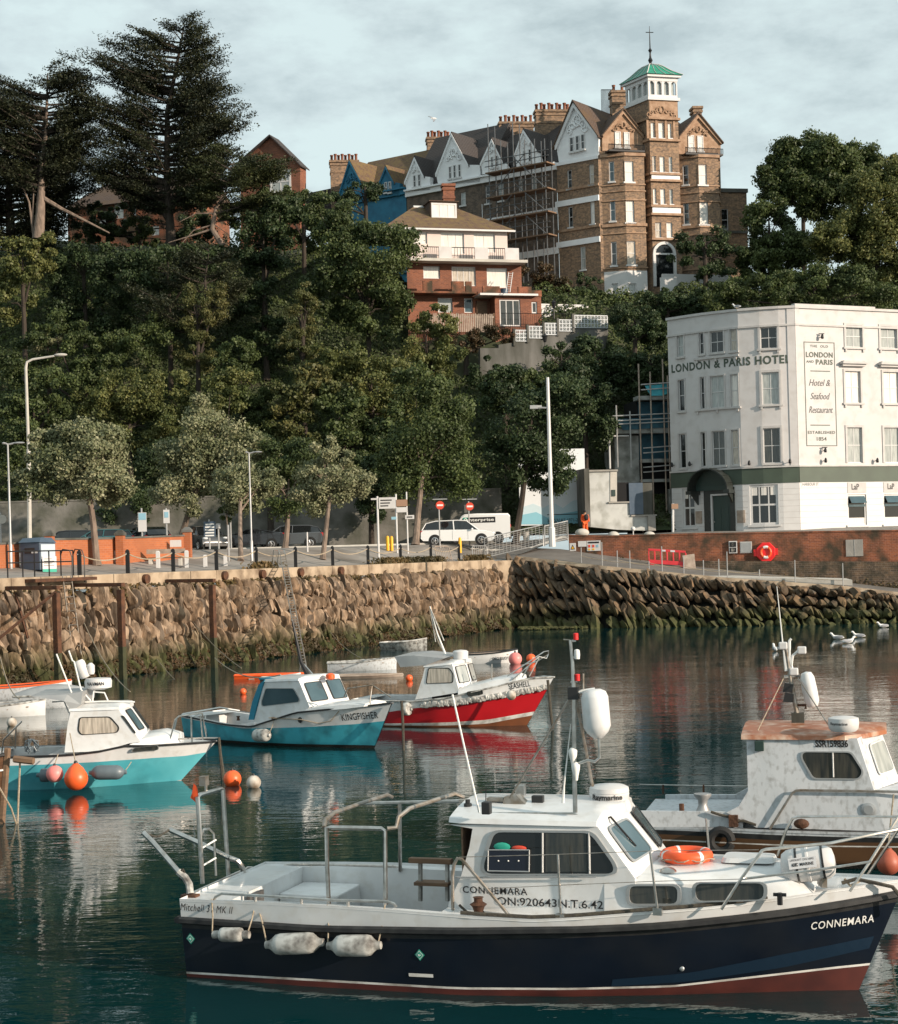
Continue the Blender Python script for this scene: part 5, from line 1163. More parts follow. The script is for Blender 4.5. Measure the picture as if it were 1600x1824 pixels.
for i in range(-1,len(BP)-1):
 a,b_=(BP[i]if i>=0 else E(tE(57,.55),.55,4.49)),BP[i+1];h=Vector((0,0,.93));q=MB();q.tube(sag(a+h,b_+h,.30),.028,5)
 if i<0:continue
 ends=['railing end','orange wall','bench','low white posts','slim lamp post','leaning ladder','small round tree','white sign post','brown sign','crowd barrier','white car']
 one('chain',q,M['rope'],'pale chain sagging between two bollards, from %s towards %s'%(ends[i],ends[i+1]),'chain','chains between the bollards')
# black railing at the left with ladder
RL=T('quay_railing','black tube railing at the head of the quay ladder','railing',E(tE(70,.1),.1,4.5))
xs=[14,41,62,88,109,131];ps=[E(tE(x,.12),.12,4.5)for x in xs]
for p in ps:q=MB();q.tube([p,p+Vector((0,0,1.1))],.03,6);q.build('post',M['black_metal'],RL)
for h in(1.1,.62):q=MB();q.tube([ps[0]+Vector((0,0,h)),ps[-1]+Vector((0,0,h))],.028,6);q.build('rail',M['black_metal'],RL)
for k in(4,5):
 p=ps[k];o_=Vector((NX,NY,0));q=MB();q.tube([p+Vector((0,0,.9)),p+Vector((0,0,1.15))+o_*.12,p+o_*.5+Vector((0,0,1.1)),p+o_*.62+Vector((0,0,.8)),p+o_*.62-Vector((0,0,.3))],.026,6);q.build('hand_loop',M['black_metal'],RL,smooth=1)
def ladder(name,label,a,b_,w,side,m,r=.03,step=.3,grp=None):
 q=MB();s=Vector(side)*w/2;q.tube([a-s,b_-s],r,5);q.tube([a+s,b_+s],r,5);n=int((b_-a).length/step)
 for k in range(1,n):c=a.lerp(b_,k/n);q.tube([c-s,c+s],r*.7,5)
 return one(name,q,M[m],label,'ladder',grp)
t_=tE(120,-.65);ladder('quay_ladder','rusty vertical ladder fixed to the quay wall under the railing',E(t_,-1.15,.3),E(t_,-.62,4.5),.55,(DX,DY,0),'steel_dull')
t_=tE(500,-.5);ladder('quay_ladder','long leaning steel ladder with hooped top at the middle of the quay wall',W(541,1190,77.5),E(tE(500,.1),-.05,5.2),.5,(DX,DY,0),'steel_dull')
q=MB();p=E(tE(500,.1),-.05,5.2)
for s in(-.25,.25):o_=Vector((DX*s,DY*s,0));n_=Vector((-NX,-NY,0));q.tube([p+o_,p+o_+Vector((0,0,.22))+n_*.1,p+o_+n_*.4+Vector((0,0,.25)),p+o_+n_*.55-Vector((0,0,.7))],.028,6)
one('ladder_hoop',q,M['steel'],'pair of steel hand hoops at the top of the leaning ladder','handrail',smooth=1)
# steel dolphins
for x,lab,strut in((99,'rusty steel mooring post beside the quay ladder, leftmost of three',1),(214,'rusty steel mooring post, middle of three in front of the wall',0),(377,'rusty steel mooring post left of the blue cabin boat, rightmost of three',0)):
 qq=-2.75;tt=tE(x,qq);p=E(tt,qq,-.6);g=T('mooring_post',lab,'mooring post',E(tt,qq,0),group='inverted L steel posts');q=MB();d_=Vector((DX,DY,0))*.12;n_=Vector((NX,NY,0))*.12
 q.prism([p-d_-n_,p+d_-n_,p+d_+n_,p-d_+n_],[w+Vector((0,0,2.0))for w in(p-d_-n_,p+d_-n_,p+d_+n_,p-d_+n_)]);q.build('weedy_foot',M['rust_weed'],g)
 p2=p+Vector((0,0,2.0));q=MB();q.prism([p2-d_-n_,p2+d_-n_,p2+d_+n_,p2-d_+n_],[w+Vector((0,0,2.45))for w in(p2-d_-n_,p2+d_-n_,p2+d_+n_,p2-d_+n_)]);q.build('upright',M['rust'],g)
 c=E(tt,qq,3.98);e_=E(tt,-.2,4.0);q=MB();q.prism([c-d_+n_*1.2,c+d_+n_*1.2,c+d_+n_*1.2+Vector((0,0,.16)),c-d_+n_*1.2+Vector((0,0,.16))],[e_-d_,e_+d_,e_+d_+Vector((0,0,.16)),e_-d_+Vector((0,0,.16))]);q.build('arm',M['rust'],g)
 if strut:q=MB();q.tube([E(tt,-1.2,2.0),E(tt,-.6,3.9)],.06,4);q.tube([E(tt-2.2,-1.3,1.9),E(tt,qq,3.9)],.06,4);q.build('strut',M['rust'],g)
q=MB();t_=tE(95,0);q.prism([E(t_-2,-.75,4.28),E(t_+2,-.75,4.28),E(t_+2,-.05,4.28),E(t_-2,-.05,4.28)],[E(t_-2,-.75,4.42),E(t_+2,-.75,4.42),E(t_+2,-.05,4.42),E(t_-2,-.05,4.42)]);one('platform_beam',q,M['rust'],'rusty steel platform at the top of the quay ladder','platform')
# mooring ropes down the wall
for i,(x0,y0,x1,y1,Y0,Y1,lab)in enumerate(((235,1120,345,1205,84,76,'pale mooring rope sagging from the wall left of the tallest mooring post'),(250,1130,350,1240,82,66,'lower mooring rope sagging into the water right of the middle post'),
  (383,1172,500,1202,66,50,'rope running from the rightmost mooring post to the blue cabin boat'),(310,1060,430,1190,83,74,'thin rope hanging from the quay above the rightmost post'),(0,1170,35,1245,66,50,'rope running down at the left edge of the quay wall'),(150,1110,232,1232,72,60,'rope crossing the middle mooring post foot'),
  (765,1085,790,1160,98,52,'pair of thin lines slanting down the wall to the red boat'),(580,1115,665,1180,92,78,'thin rope slanting down behind the ladder'))):
 a,b_=W(x0,y0,Y0),W(x1,y1,Y1);q=MB();q.tube(sag(a,b_,.35),.022,4);one('mooring_rope',q,M['rope'],lab,'rope','mooring ropes on the quay wall')
# ---------------------------------------------------------------- lamp posts
def lamppost(label,px,ytop,Y,heads,r=.055,mt='galv',pyf=None,arm=None):
 f=G(px,Y)if pyf is None else GP(px,pyf);Y=f.y;top=W(px-(f.z and 0),ytop,Y);h=top.z-f.z;t=T('street_lamp',label,'street lamp',f,group='street lamps on the quay');q=MB()
 q.tube([f,f+Vector((0,0,1.1)),f+Vector((0,0,1.15)),f+Vector((0,0,h))],[r*1.5,r*1.5,r,r*.7],8);q.build('column',M[mt],t,smooth=1)
 for dx,dz,ln in heads:
  q=MB();a=f+Vector((0,0,h+dz));s=1 if ln>0 else-1
  q.tube([a,a+Vector((ln*.35,0,.06)),a+Vector((ln*.5,0,.07))],.04,5);c=a+Vector((ln*.7,0,.07));q.ball(c,(abs(ln)*.34,.13,.05),10,6);q.build('lamp_head',M['galv'],t,smooth=1)
 return t,f,h
lamppost('slim grey street lamp at the far left above the blue bin',20,790,76,[(0,-.05,.75),(0,-.05,-.25)],pyf=1014)
lamppost('slim grey street lamp between the two low trees',449,806,92,[(0,-.05,.7),(0,-.05,-.2)],pyf=1000)
t,f,h=lamppost('tall pale mast with floodlights beside the wire fence',984,672,114,[],r=.13,mt='white_paint',pyf=974)
for dy,l in((0,-.85),(.15,-.6)):q=MB();a=f+Vector((0,0,h*.82));q.tube([a,a+Vector((l,dy,.05))],.05,5);c=a+Vector((l,dy,.05));q.box(c.x-.22,c.x+.22,c.y-.15,c.y+.15,c.z-.08,c.z+.12);q.build('floodlight',M['galv'],t)
f=G(53,104);t=T('street_lamp','tall old street lamp with long curved arm above the left trees','street lamp',f,group='street lamps on the quay');tp=W(46,655,104)
q=MB();q.tube([f,W(51,800,104),W(51,805,104),tp,W(48,645,104),W(58,640,104),W(97,634,104)],[.14,.13,.1,.09,.08,.07,.06],8);q.build('column',M['concrete_pale'],t,smooth=1);q=MB();c=W(108,632,104);q.ball(c,(.42,.15,.1),10,6);q.build('lamp_head',M['concrete_pale'],t,smooth=1)
# ---------------------------------------------------------------- signs
def board(par,c,w,h,m,name='panel',y=-.06,th=.03):
 q=MB();q.box(c.x-w/2,c.x+w/2,c.y+y-th,c.y+y,c.z-h/2,c.z+h/2);return q.build(name,M[m],par)
def disc(par,c,r,m,name='disc',y=-.06,th=.02,hole=0):
 q=MB();n=20;q.prism([(c.x+r*cos(2*pi*k/n),c.y+y,c.z+r*sin(2*pi*k/n))for k in range(n)],[(c.x+r*cos(2*pi*k/n),c.y+y-th,c.z+r*sin(2*pi*k/n))for k in range(n)]);return q.build(name,M[m],par)
def post(px,pyb,pyt,label,mt='galv',r=.05,cat='sign',name='road_sign',grp=None):
 f=GP(px,pyb);tp=W(px,pyt,f.y);t=T(name,label,cat,f,group=grp);q=MB();q.tube([f,Vector((f.x,f.y,tp.z))],r,7);q.build('post',M[mt],t,smooth=1);return t,f,f.y/FPX
t,f,s=post(675,996,884,'pale direction sign board on a tall white post','white_paint',.07);tp=W(675,895,f.y);b_=board(t,W(690,896,f.y),30*s,20*s,'white_paint')
for k in range(3):q=MB();c=W(690,891+5*k,f.y);q.box(c.x-12*s,c.x+(8-3*k)*s,c.y-.10,c.y-.095,c.z-.035,c.z+.035);q.build('lettering_line',M['ink'],b_)
board(t,W(667,889,f.y),12*s,3*s,'white_paint','pointer')
t,f,s=post(708,985,880,'brown topped tourist sign on a leaning pale post','white_paint',.06);board(t,W(716,896,f.y),20*s,12*s,'sign_brown');board(t,W(716,908,f.y),20*s,9*s,'white_paint');board(t,W(702,923,f.y),9*s,5*s,'sign_blue','pointer')
t,f,s=post(727,986,876,'tall thin post with a small white arrow sign','white_paint',.05);board(t,W(730,921,f.y),16*s,7*s,'white_paint','pointer');board(t,W(730,921,f.y),10*s,2*s,'ink','arrow',y=-.095,th=.01)
for x,yb,lab,kind in((784,976,'round no entry sign seen side lit, left of the white car bonnet',0),(837,976,'no entry sign with a flat top bar in front of the white van',1)):
 t,f,s=post(x,yb,893,lab);c=W(x,900 if kind==0 else 902,f.y);r=7.5*s
 q=MB();q.box(c.x-13*s,c.x+13*s,c.y-.1,c.y+.1,W(x,890,f.y).z,W(x,890,f.y).z+.06);q.build('sign_light',M['galv'],t)
 d_=disc(t,c,r if kind==0 else r*.95,'sign_red');q=MB();q.box(c.x-r*.7,c.x+r*.7,c.y-.095,c.y-.085,c.z-r*.2,c.z+r*.2);q.build('white_bar',M['ink_white'],d_)
 if kind:board(t,c+Vector((-7*s,.02,-4*s)),6*s,14*s,'concrete_old','sign_back')
t,f,s=post(298,955,905,'grey parking notice on a post behind the orange wall');b_=board(t,W(297,920,f.y),11*s,24*s,'white_paint');board(t,W(297,917,f.y),7*s,10*s,'sign_blue','print',y=-.095,th=.01)
t,f,s=post(254,955,905,'blue and white notice board behind the middle of the orange wall');board(t,W(254,930,f.y),15*s,34*s,'white_paint');board(t,W(254,920,f.y),13*s,12*s,'sign_blue','print',y=-.095,th=.01)
t,f,s=post(374,962,925,'purple parking tariff board between the parked cars');board(t,W(374,943,f.y),21*s,28*s,'bin_blue')
for k in range(5):q=MB();c=W(374,934+5*k,f.y);q.box(c.x-8*s,c.x+8*s,c.y-.10,c.y-.095,c.z-.04,c.z+.04);q.build('lettering_line',M['ink_white'],t)
t,f,s=post(390,966,932,'small white notice on a short post behind the black car');board(t,W(389,937,f.y),8*s,9*s,'white_paint')
t,f,s=post(2,960,913,'round sign on a post at the left edge');disc(t,W(4,925,f.y),8*s,'concrete_pale')
t,f,s=post(408,1000,935,'slim pale post under the small clipped tree','galv',.06,'post','post')
t,f,s=post(412,975,892,'orange and red sign half hidden by the small tree');disc(t,W(410,901,f.y),5*s,'sign_red')
t,f,s=post(548,983,948,'thin white marker post in front of the dark parked estate car','white_paint',.05,'post','post')
t,f,s=post(1199,948,918,'small brown street sign on a white post left of the hotel');board(t,W(1202,902,f.y),12*s,9*s,'sign_brown');q=MB();q.tube([f,W(1199,897,f.y)],.05,6);q.build('post',M['white_paint'],t)
# yellow bollards
for k,x in enumerate((691,698)):
 f=GP(x,981);q=MB();s=f.y/FPX;q.lathe([(.11,0),(.11,.8),(.09,.9),(.0,.95)],f,10);one('yellow_bollard',q,M['yellow'],'yellow bollard beside the brown tourist sign, %s of the pair'%('left' if k==0 else 'right'),'bollard','pair of yellow bollards',smooth=1)
f=GP(820,985);q=MB();q.lathe([(.11,0),(.11,.9),(.09,1),(.0,1.05)],f,10);one('yellow_bollard',q,M['yellow'],'yellow bollard standing alone in front of the white car wheel','bollard',smooth=1)
# ---------------------------------------------------------------- orange brick wall of the car park
def wallpiece(label,pts,pil,mat_='orange_brick',th=.35):
 """pts: (x, ytop, ybot)"""
 gp=[GP(x,yb)for x,yt,yb in pts];t=T('car_park_wall',label,'wall',gp[0])
 for a,b_,(xa,ya,_),(xb,yb2,_)in zip(gp,gp[1:],pts,pts[1:]):
  fr=Fr(a.xy,b_.xy);za,zb_=W(xa,ya,a.y).z,W(xb,yb2,b_.y).z;z0=min(a.z,b_.z)-.3;L_=fr.L[-1];q=MB();q.fpoly(fr,[(0,z0),(L_,z0),(L_,zb_),(0,za)],-th,0);q.build('panel',M[mat_],t)
  q=MB();q.fpoly(fr,[(0,za),(L_,zb_),(L_,zb_+.09),(0,za+.09)],-th-.05,.05);q.build('coping',M['concrete_old'],t)
 for x,yt,yb,w in pil:
  a=GP(x,yb);z=W(x,yt,a.y).z;q=MB();q.box(a.x-w/2,a.x+w/2,a.y-.35,a.y+.25,a.z-.3,z);q.build('pier',M[mat_],t);q=MB();q.box(a.x-w/2-.05,a.x+w/2+.05,a.y-.4,a.y+.3,z,z+.12);q.prism([(a.x-w/2-.05,a.y-.4,z+.12),(a.x+w/2+.05,a.y-.4,z+.12),(a.x+w/2+.05,a.y+.3,z+.12),(a.x-w/2-.05,a.y+.3,z+.12)],[(a.x-.1,a.y-.1,z+.28),(a.x+.1,a.y-.1,z+.28),(a.x+.1,a.y+.1,z+.28),(a.x-.1,a.y+.1,z+.28)]);q.build('pier_cap',M['concrete_old'],t)
 return t
cw=wallpiece('orange brick car park wall with stone capped piers behind the quay trees',[(94,962,1007),(216,960,1004),(334,955,992)],[(90,955,1008,.35),(216,954,1005,.38),(335,948,992,.4)])
wallpiece('short piece of orange brick wall at the left edge behind the blue bin',[(-60,972,1016),(35,969,1011)],[])
a=GP(313,996);s=a.y/FPX;c=W(313,968,a.y-.45);q=MB();q.box(c.x-10*s,c.x+10*s,c.y-.03,c.y,c.z-6*s,c.z+6*s);n_=one('wall_plaque',q,M['white_paint'],'small white plaque on the orange wall near its right pier','plaque')
# blue bin / pay station
f=GP(66,1016);s=f.y/FPX;t=T('recycling_bin','large dark blue recycling bin with pale panel and notice at the left','recycling bin',f)
x0,x1,xm=W(36,1000,f.y).x,W(99,1000,f.y).x,W(76,1000,f.y).x;z1=W(66,966,f.y).z;q=MB();q.prism([(x0,f.y,f.z),(xm,f.y-.5,f.z),(x1,f.y+.1,f.z),(x1-.9,f.y+1,f.z)],[(x0,f.y,z1),(xm,f.y-.5,z1),(x1,f.y+.1,z1-.05),(x1-.9,f.y+1,z1)]);q.build('body',M['bin_blue'],t,bevel=.04)
q=MB();q.prism([(x0-.05,f.y-.05,z1),(xm,f.y-.57,z1),(x1+.05,f.y+.08,z1-.05),(x1-.9,f.y+1.1,z1)],[(x0+.1,f.y+.15,z1+.2),(xm,f.y-.2,z1+.22),(x1-.2,f.y+.2,z1+.2),(x1-.9,f.y+.8,z1+.22)]);q.build('lid',M['bin_blue'],t)
fr=Fr((xm,f.y-.5),(x1,f.y+.1));q=MB();q.fbox(fr,.05,fr.L[-1]-.05,f.z+.5,z1-.1,0,.03);q.build('side_panel',M['bin_panel'],t);q=MB();q.fbox(fr,.08,fr.L[-1]-.03,f.z-.1,f.z+.62,.05,.08);nn=q.build('notice',M['white_paint'],t)
for k in range(4):q=MB();q.fbox(fr,.15,fr.L[-1]-.15-.1*(k%2),f.z+.2+.1*k,f.z+.22+.1*k,.08,.085);q.build('lettering_line',M['ink'],nn)
q=MB();q.fbox(fr,.08,fr.L[-1]-.03,f.z-.1,f.z+.05,.08,.085);q.build('green_strip',M['sign_green'],nn)
fr=Fr((x0,f.y),(xm,f.y-.5));q=MB();q.fbox(fr,fr.L[-1]*.25,fr.L[-1]*.75,z1-.5,z1-.25,0,.02);q.build('bin_slot',M['black_plastic'],t);q=MB();q.fbox(fr,fr.L[-1]*.6,fr.L[-1]*.9,z1-.5,z1-.4,.02,.03);q.build('sticker',M['white_paint'],t)
# bench, bins, low posts
f=GP(212,1005);q=MB();q.lathe([(.24,0),(.27,.1),(.27,.62),(.24,.66),(.20,.66),(.2,.5),(0,.5)],f,14);one('litter_bin',q,M['concrete'],'round concrete litter bin in front of the orange wall','litter bin',smooth=1)
f=GP(293,1008);t=T('bench','low bench with pale back plank and dark seat in front of the orange wall','bench',f)
q=MB();q.box(f.x-.95,f.x+1.0,f.y+.35,f.y+.42,f.z+.62,f.z+.85);q.build('backrest',M['timber_pale'],t);q=MB();q.box(f.x-.8,f.x+.9,f.y-.15,f.y+.3,f.z+.38,f.z+.44);q.build('seat',M['timber'],t)
for dx in(-.7,.8):q=MB();q.box(f.x+dx-.08,f.x+dx+.08,f.y-.1,f.y+.4,f.z,f.z+.38);q.build('leg',M['concrete_pale'],t)
for i,(x,yb,yt)in enumerate(((282,1012,983),(333,1011,982),(366,1010,990),(402,1008,990))):
 f=GP(x,yb);z=W(x,yt,f.y).z;q=MB();q.box(f.x-.09,f.x+.09,f.y-.09,f.y+.09,f.z,z);q.prism([(f.x-.09,f.y-.09,z),(f.x+.09,f.y-.09,z),(f.x+.09,f.y+.09,z),(f.x-.09,f.y+.09,z)],[(f.x-.05,f.y-.05,z+.05),(f.x+.05,f.y-.05,z+.05),(f.x+.05,f.y+.05,z+.05),(f.x-.05,f.y+.05,z+.05)])
 one('low_post',q,M['white_paint'],('squat white post at the left end of the bench','squat white post right of the bench','shorter white post left of the clipped tree','shorter white post under the clipped tree')[i],'post','low white posts on the quay')
# barriers and fences
def barrier(label,p0,p1,h,mt='galv',bars=9,lean=.0,name='crowd_barrier'):
 t=T(name,label,'barrier',p0);d_=(p1-p0);n_=Vector((-d_.y,d_.x,0)).normalized()*lean;up=Vector((0,0,h))+n_;q=MB();q.tube([p0+up*.08,p0+up*.93,p0.lerp(p1,.07)+up,p0.lerp(p1,.93)+up,p1+up*.93,p1+up*.08],.03,6);q.tube([p0+up*.2,p1+up*.2],.024,5)
 q.build('frame',M[mt],t,smooth=1)
 for k in range(1,bars):a=p0.lerp(p1,k/bars);q=MB();q.tube([a+up*.2,a+up],.014,4);q.build('bar',M[mt],t)
 for a in(p0.lerp(p1,.12),p0.lerp(p1,.88)):q=MB();n2=Vector((-d_.y,d_.x,0)).normalized()*.3;q.tube([a-n2,a+up*.1,a+n2],.02,5);q.build('foot',M[mt],t)
barrier('pale crowd barrier leaning beside the chain bollards',GP(781,1003),GP(806,1002),.98,'timber_pale',8,.25)
barrier('short crowd barrier standing at the corner of the quay',GP(842,1001),GP(868,999),.95,'galv',7)
def heras(label,a,b_,h):
 t=T('mesh_fence_panel',label,'fence panel',a,group='temporary wire fence panels');q=MB();u=Vector((0,0,h));q.tube([a,a+u,b_+u,b_],.045,6);q.tube([a+u*.1,b_+u*.1],.03,5);q.build('frame',M['galv'],t)
 q=MB()
 for k in range(1,16):c=a.lerp(b_,k/16);q.tube([c+u*.1,c+u],.011,4)
 for k in range(1,9):q.tube([a+u*(.1+.1*k),b_+u*(.1+.1*k)],.011,4)
 q.build('wire_mesh',M['galv'],t)
fa,fb,fc=GP(864,997),G(968,112.5),G(1012,114.5);hh=W(864,932,fa.y).z-fa.z
heras('wide wire fence panel at the quay corner in front of the van',fa,fb,W(968,935,fb.y).z-fb.z);heras('narrow wire fence panel right of the tall mast',fb+Vector((.1,0,0)),fc,W(1012,928,fc.y).z-fc.z)
for x,y,lab in((921,969,'pale tapered tub behind the wire fence'),(938,966,'second pale tub behind the wire fence near the mast'),):f=GP(x,y);q=MB();q.lathe([(.2,0),(.29,.75),(.31,.78),(.26,.78),(.2,.2),(0,.2)],f,12);one('tub',q,M['concrete_pale'],lab,'tub',smooth=1)
# ---------------------------------------------------------------- brick wall in front of the hotel
bf=Fr((8.2,115.2),(29.5,110.2),(50,105.3));BW=T('brick_wall','long weathered red brick wall below the white hotel','wall',(18,113,3))
tl_=[Q7(35,306),Q7(190,311),Q7(700,298),Q7(1600,283),(1800,942)];tz_=[bf.uz(*p)for p in tl_];uend=tz_[-1][0]
q=MB();poly=[(tz_[0][0],1.0),(tz_[-1][0],-1)]+tz_[::-1]
for(u0,z0),(u1,z1)in zip(tz_,tz_[1:]):q.fpoly(bf,[(u0,.5),(u1,.5),(u1,z1),(u0,z0)],-.4,0)
q.build('brickwork',M['old_brick'],BW);q=MB()
for(u0,z0),(u1,z1)in zip(tz_,tz_[1:]):q.fpoly(bf,[(u0,z0-.0),(u1,z1-.0),(u1,z1+.10),(u0,z0+.10)],-.44,.04)
q.build('coping',M['old_brick'],BW)
q=MB();lo=[Q7(-20,470),Q7(400,428),Q7(600,425),Q7(1000,425),Q7(1600,428),(1800,1003)];lz=[bf.uz(*p,.3)for p in lo]
for(u0,z0),(u1,z1)in zip(lz[1:],lz[2:]):q.fpoly(bf,[(u0,-.5),(u1,-.5),(u1,z1),(u0,z0)],-.1,.32)
q.build('rough_masonry',M['rough_stone'],BW)
def onwall(name,label,cat,x0,y0,x1,y1,m,th=.12,d=.0,parts=()):
 a=bf.rect(*Q7(x0,y0),*Q7(x1,y1));t=T(name,label,cat,bf.P((a[0]+a[1])/2,a[2],.1));q=MB();q.fbox(bf,a[0],a[1],a[2],a[3],d+.005,d+th);q.build('panel',M[m],t,bevel=.01)
 for(fx0,fx1,fz0,fz1,mm2,nm)in parts:q=MB();w,h=a[1]-a[0],a[3]-a[2];q.fbox(bf,a[0]+w*fx0,a[0]+w*fx1,a[2]+h*fz0,a[2]+h*fz1,d+th,d+th+.02);q.build(nm,M[mm2],t)
 return t,a
onwall('meter_cabinet','open meter cabinet with white frame on the brick wall','cabinet',797,330,836,388,'white_paint',.15,0,((.1,.9,.52,.92,'ink','opening'),(.1,.9,.08,.46,'ink','opening'),(.35,.6,.6,.85,'concrete_pale','meter'),(.3,.7,.15,.4,'concrete_pale','meter')))
onwall('utility_cabinet','closed grey cabinet on the brick wall beside the red lifebuoy','cabinet',850,333,906,387,'trim_grey',.12,0,((.06,.94,.06,.94,'galv','door'),))
onwall('stone_plaque','square pale stone plaque set in the brick wall at the right','plaque',1352,323,1434,403,'concrete',.06,0,((.5,.52,0,1,'trim_grey','joint'),))
onwall('warning_sign','small warning sign with black triangle at the left end of the brick wall','sign',40,340,70,377,'white_paint',.03,.02)
a_=bf.rect(*Q7(40,340),*Q7(70,377));q=MB();um,w_=(a_[0]+a_[1])/2,(a_[1]-a_[0])*.36;q.fpoly(bf,[(um-w_,a_[2]+.1),(um+w_,a_[2]+.1),(um,a_[3]-.1)],.05,.06);o=q.build('warning_triangle',M['ink'],bpy.data.objects['warning_sign']);q=MB();q.fpoly(bf,[(um-w_*.6,a_[2]+.15),(um+w_*.6,a_[2]+.15),(um,a_[3]-.2)],.06,.065);q.build('triangle_face',M['yellow'],o)
onwall('safety_notice','blank white notice on the brick wall left of the safety board','sign',80,330,120,357,'white_paint',.03,.02)
onwall('safety_notice','large white safety board with rows of coloured symbols','sign',122,328,187,377,'white_paint',.03,.02,((.1,.25,.35,.6,'sign_red','symbol'),(.4,.55,.35,.6,'sign_red','symbol'),(.7,.85,.35,.6,'sign_blue','symbol'),(.1,.25,.08,.25,'yellow','symbol'),(.4,.55,.08,.25,'yellow','symbol'),(.1,.9,.75,.9,'ink','lettering_line')))
# lifebuoy housing
u,z=bf.uz(*Q7(973,383));r=17*bf.P(u,z).y/FPX;t=T('lifebuoy_housing','red octagonal lifebuoy housing on the brick wall','lifebuoy',bf.P(u,z-r,.1));q=MB();oc=[(u+r*1.05*cos(pi/8+k*pi/4),z+r*1.1*sin(pi/8+k*pi/4))for k in range(8)];q.fpoly(bf,oc,.0,.28);q.build('housing',M['red_box'],t,bevel=.05)
q=MB();q.tube([bf.P(u+r*.5*cos(k*pi/8),z+r*.55*sin(k*pi/8),.30)for k in range(16)],.085,8,closed=True);rg_=q.build('ring',M['ring_orange'],t,smooth=1)
for k0 in(3,11):q=MB();q.tube([bf.P(u+r*.5*cos((k0+j)*pi/8),z+r*.55*sin((k0+j)*pi/8),.31)for j in(-.2,.5,1,1.5,2.2)],.095,8);q.build('white_band',M['ink_white'],rg_,smooth=1)
q=MB();q.fbox(bf,u-r*1.25,u-r*.95,z-.25,z+.2,.0,.22);q.fbox(bf,u+r*.95,u+r*1.22,z-.2,z+.25,.0,.22);q.build('side_lug',M['red_box'],t)
# red plastic barrier and plank
a,b_=W(*Q7(415,440),112.3),W(*Q7(592,458),111.8);t=T('plastic_barrier','red plastic road barrier leaning against the brick wall','barrier',a);fr=Fr(a.xy,b_.xy);z0=a.z;L_=fr.L[-1];tilt=-.16
P_=lambda u,z,d:fr.P(u,z0+z+tilt*u/L_*1.4,d)
q=MB();H_=W(*Q7(415,365),112.3).z-z0
def pb(u0,u1,z0_,z1_,d0=-.05,d1=.05):q.hexa([P_(u0,z0_,d1),P_(u1,z0_,d1),P_(u1,z0_,d0),P_(u0,z0_,d0),P_(u0,z1_,d1),P_(u1,z1_,d1),P_(u1,z1_,d0),P_(u0,z1_,d0)])
pb(0,L_,H_*.86,H_);pb(0,L_,H_*.05,H_*.3)
for k in range(7):pb(L_*k/6-.04 if k else 0,L_*k/6+.06,H_*.3,H_*.86)
q.build('frame',M['red_barrier'],t,bevel=.02)
for f0 in(.35,.6):q=MB();pb(L_*f0,L_*(f0+.12),H_*.87,H_*.98,.05,.06);q.build('reflector',M['reflect_tape'],t)
for f0 in(.05,.85):q=MB();pb(L_*f0,L_*(f0+.1),-.02,H_*.05,-.2,.25);q.build('foot',M['red_barrier'],t)
a=W(*Q7(605,470),111.5);q=MB();q.hexa([a+Vector(v)for v in((-.25,0,0),(.5,0,-.05),(.5,.1,-.05),(-.25,.1,0),(-.35,.25,1.0),(.45,.25,1.1),(.45,.33,1.1),(-.35,.33,1.0))]);one('timber_board',q,M['timber_pale'],'brown board propped against the wall behind the red barrier','board')
# slipway posts
def SFY(px):
 best=None
 for a,c in zip(SF,SF[1:]):
  for k in range(40):p=Vector(a).lerp(Vector(c),k/40);e_=abs(pix(p)[0]-px);best=(e_,p)if best is None or e_<best[0]else best
 return best[1]
SP=[];near=[]
for x,y0,y1 in((102,360,445),(200,335,470),(267,375,465),(325,375,488),(428,425,480),(478,355,500),(590,400,492),(683,420,523),(758,415,505),(790,380,535),(952,465,545),(1118,420,565),(1337,435,572)):
 px,pt=Q7(x,y0);_,pb_=Q7(x,y1);f=SFY(px);f=Vector((f.x,f.y-.0,f.z));n_far=x in(102,267,428,590,758,952)
 if n_far:f=f+Vector((.1,1.6,.12))
 h=max(.6,W(px,pt,f.y).z-f.z);near.append((n_far,f,h));lab={102:'safety board',200:'safety notices, tall',267:'left part of the slipway',325:'left of the red barrier',428:'left foot of the red barrier',478:'in front of the red barrier, tall',590:'right end of the red barrier',683:'left end of the pale slab',758:'behind the slab corner',790:'in front of the slab, tall',952:'middle of the pale slab',1118:'right part of the pale slab, tall',1337:'right end of the pale slab, last'}[x]
 q=MB();q.tube([f-Vector((0,0,.2)),f+Vector((0,0,h))],.035,6);one('railing_post',q,M['galv'],'thin grey railing post on the slipway at the '+lab,'post','slipway railing posts')
for flag,lab in((False,'front'),(True,'rear')):
 L_=[(f,h)for n_,f,h in near if n_==flag]
 for k,((a,ha),(b_,hb))in enumerate(zip(L_,L_[1:])):
  for fh,z_ in((.55,'lower'),):q=MB();q.tube(sag(a+Vector((0,0,.6)),b_+Vector((0,0,.6)),.12 if flag else .05,6),.018,4);one('railing_rope',q,M['rope'],'%s slipway railing rope, span %s from the left'%(lab,('first','second','third','fourth','fifth','sixth')[k]),'rope','slipway railing ropes')
for i,(x,y,w,lab)in enumerate(((1037,946,.5,'white painted stone at the orange dressed worker'),(1093,951,.42,'white domed stone on the kerb in front of the low white building'),(1157,951,.42,'white domed stone left of the hotel corner'))):
 c=W(x,y+3,117);q=MB();q.ball(c,(w,.4,.3),12,8);one('white_stone',q,M['concrete_pale'],lab,'stone',smooth=1)
q=MB();c=W(1128,942,119);q.ball(c,.17,12,8);q.tube([c-Vector((0,0,.9)),c],.04,6);one('globe_marker',q,M['white_paint'],'small white globe marker in front of the low white building','marker',smooth=1)
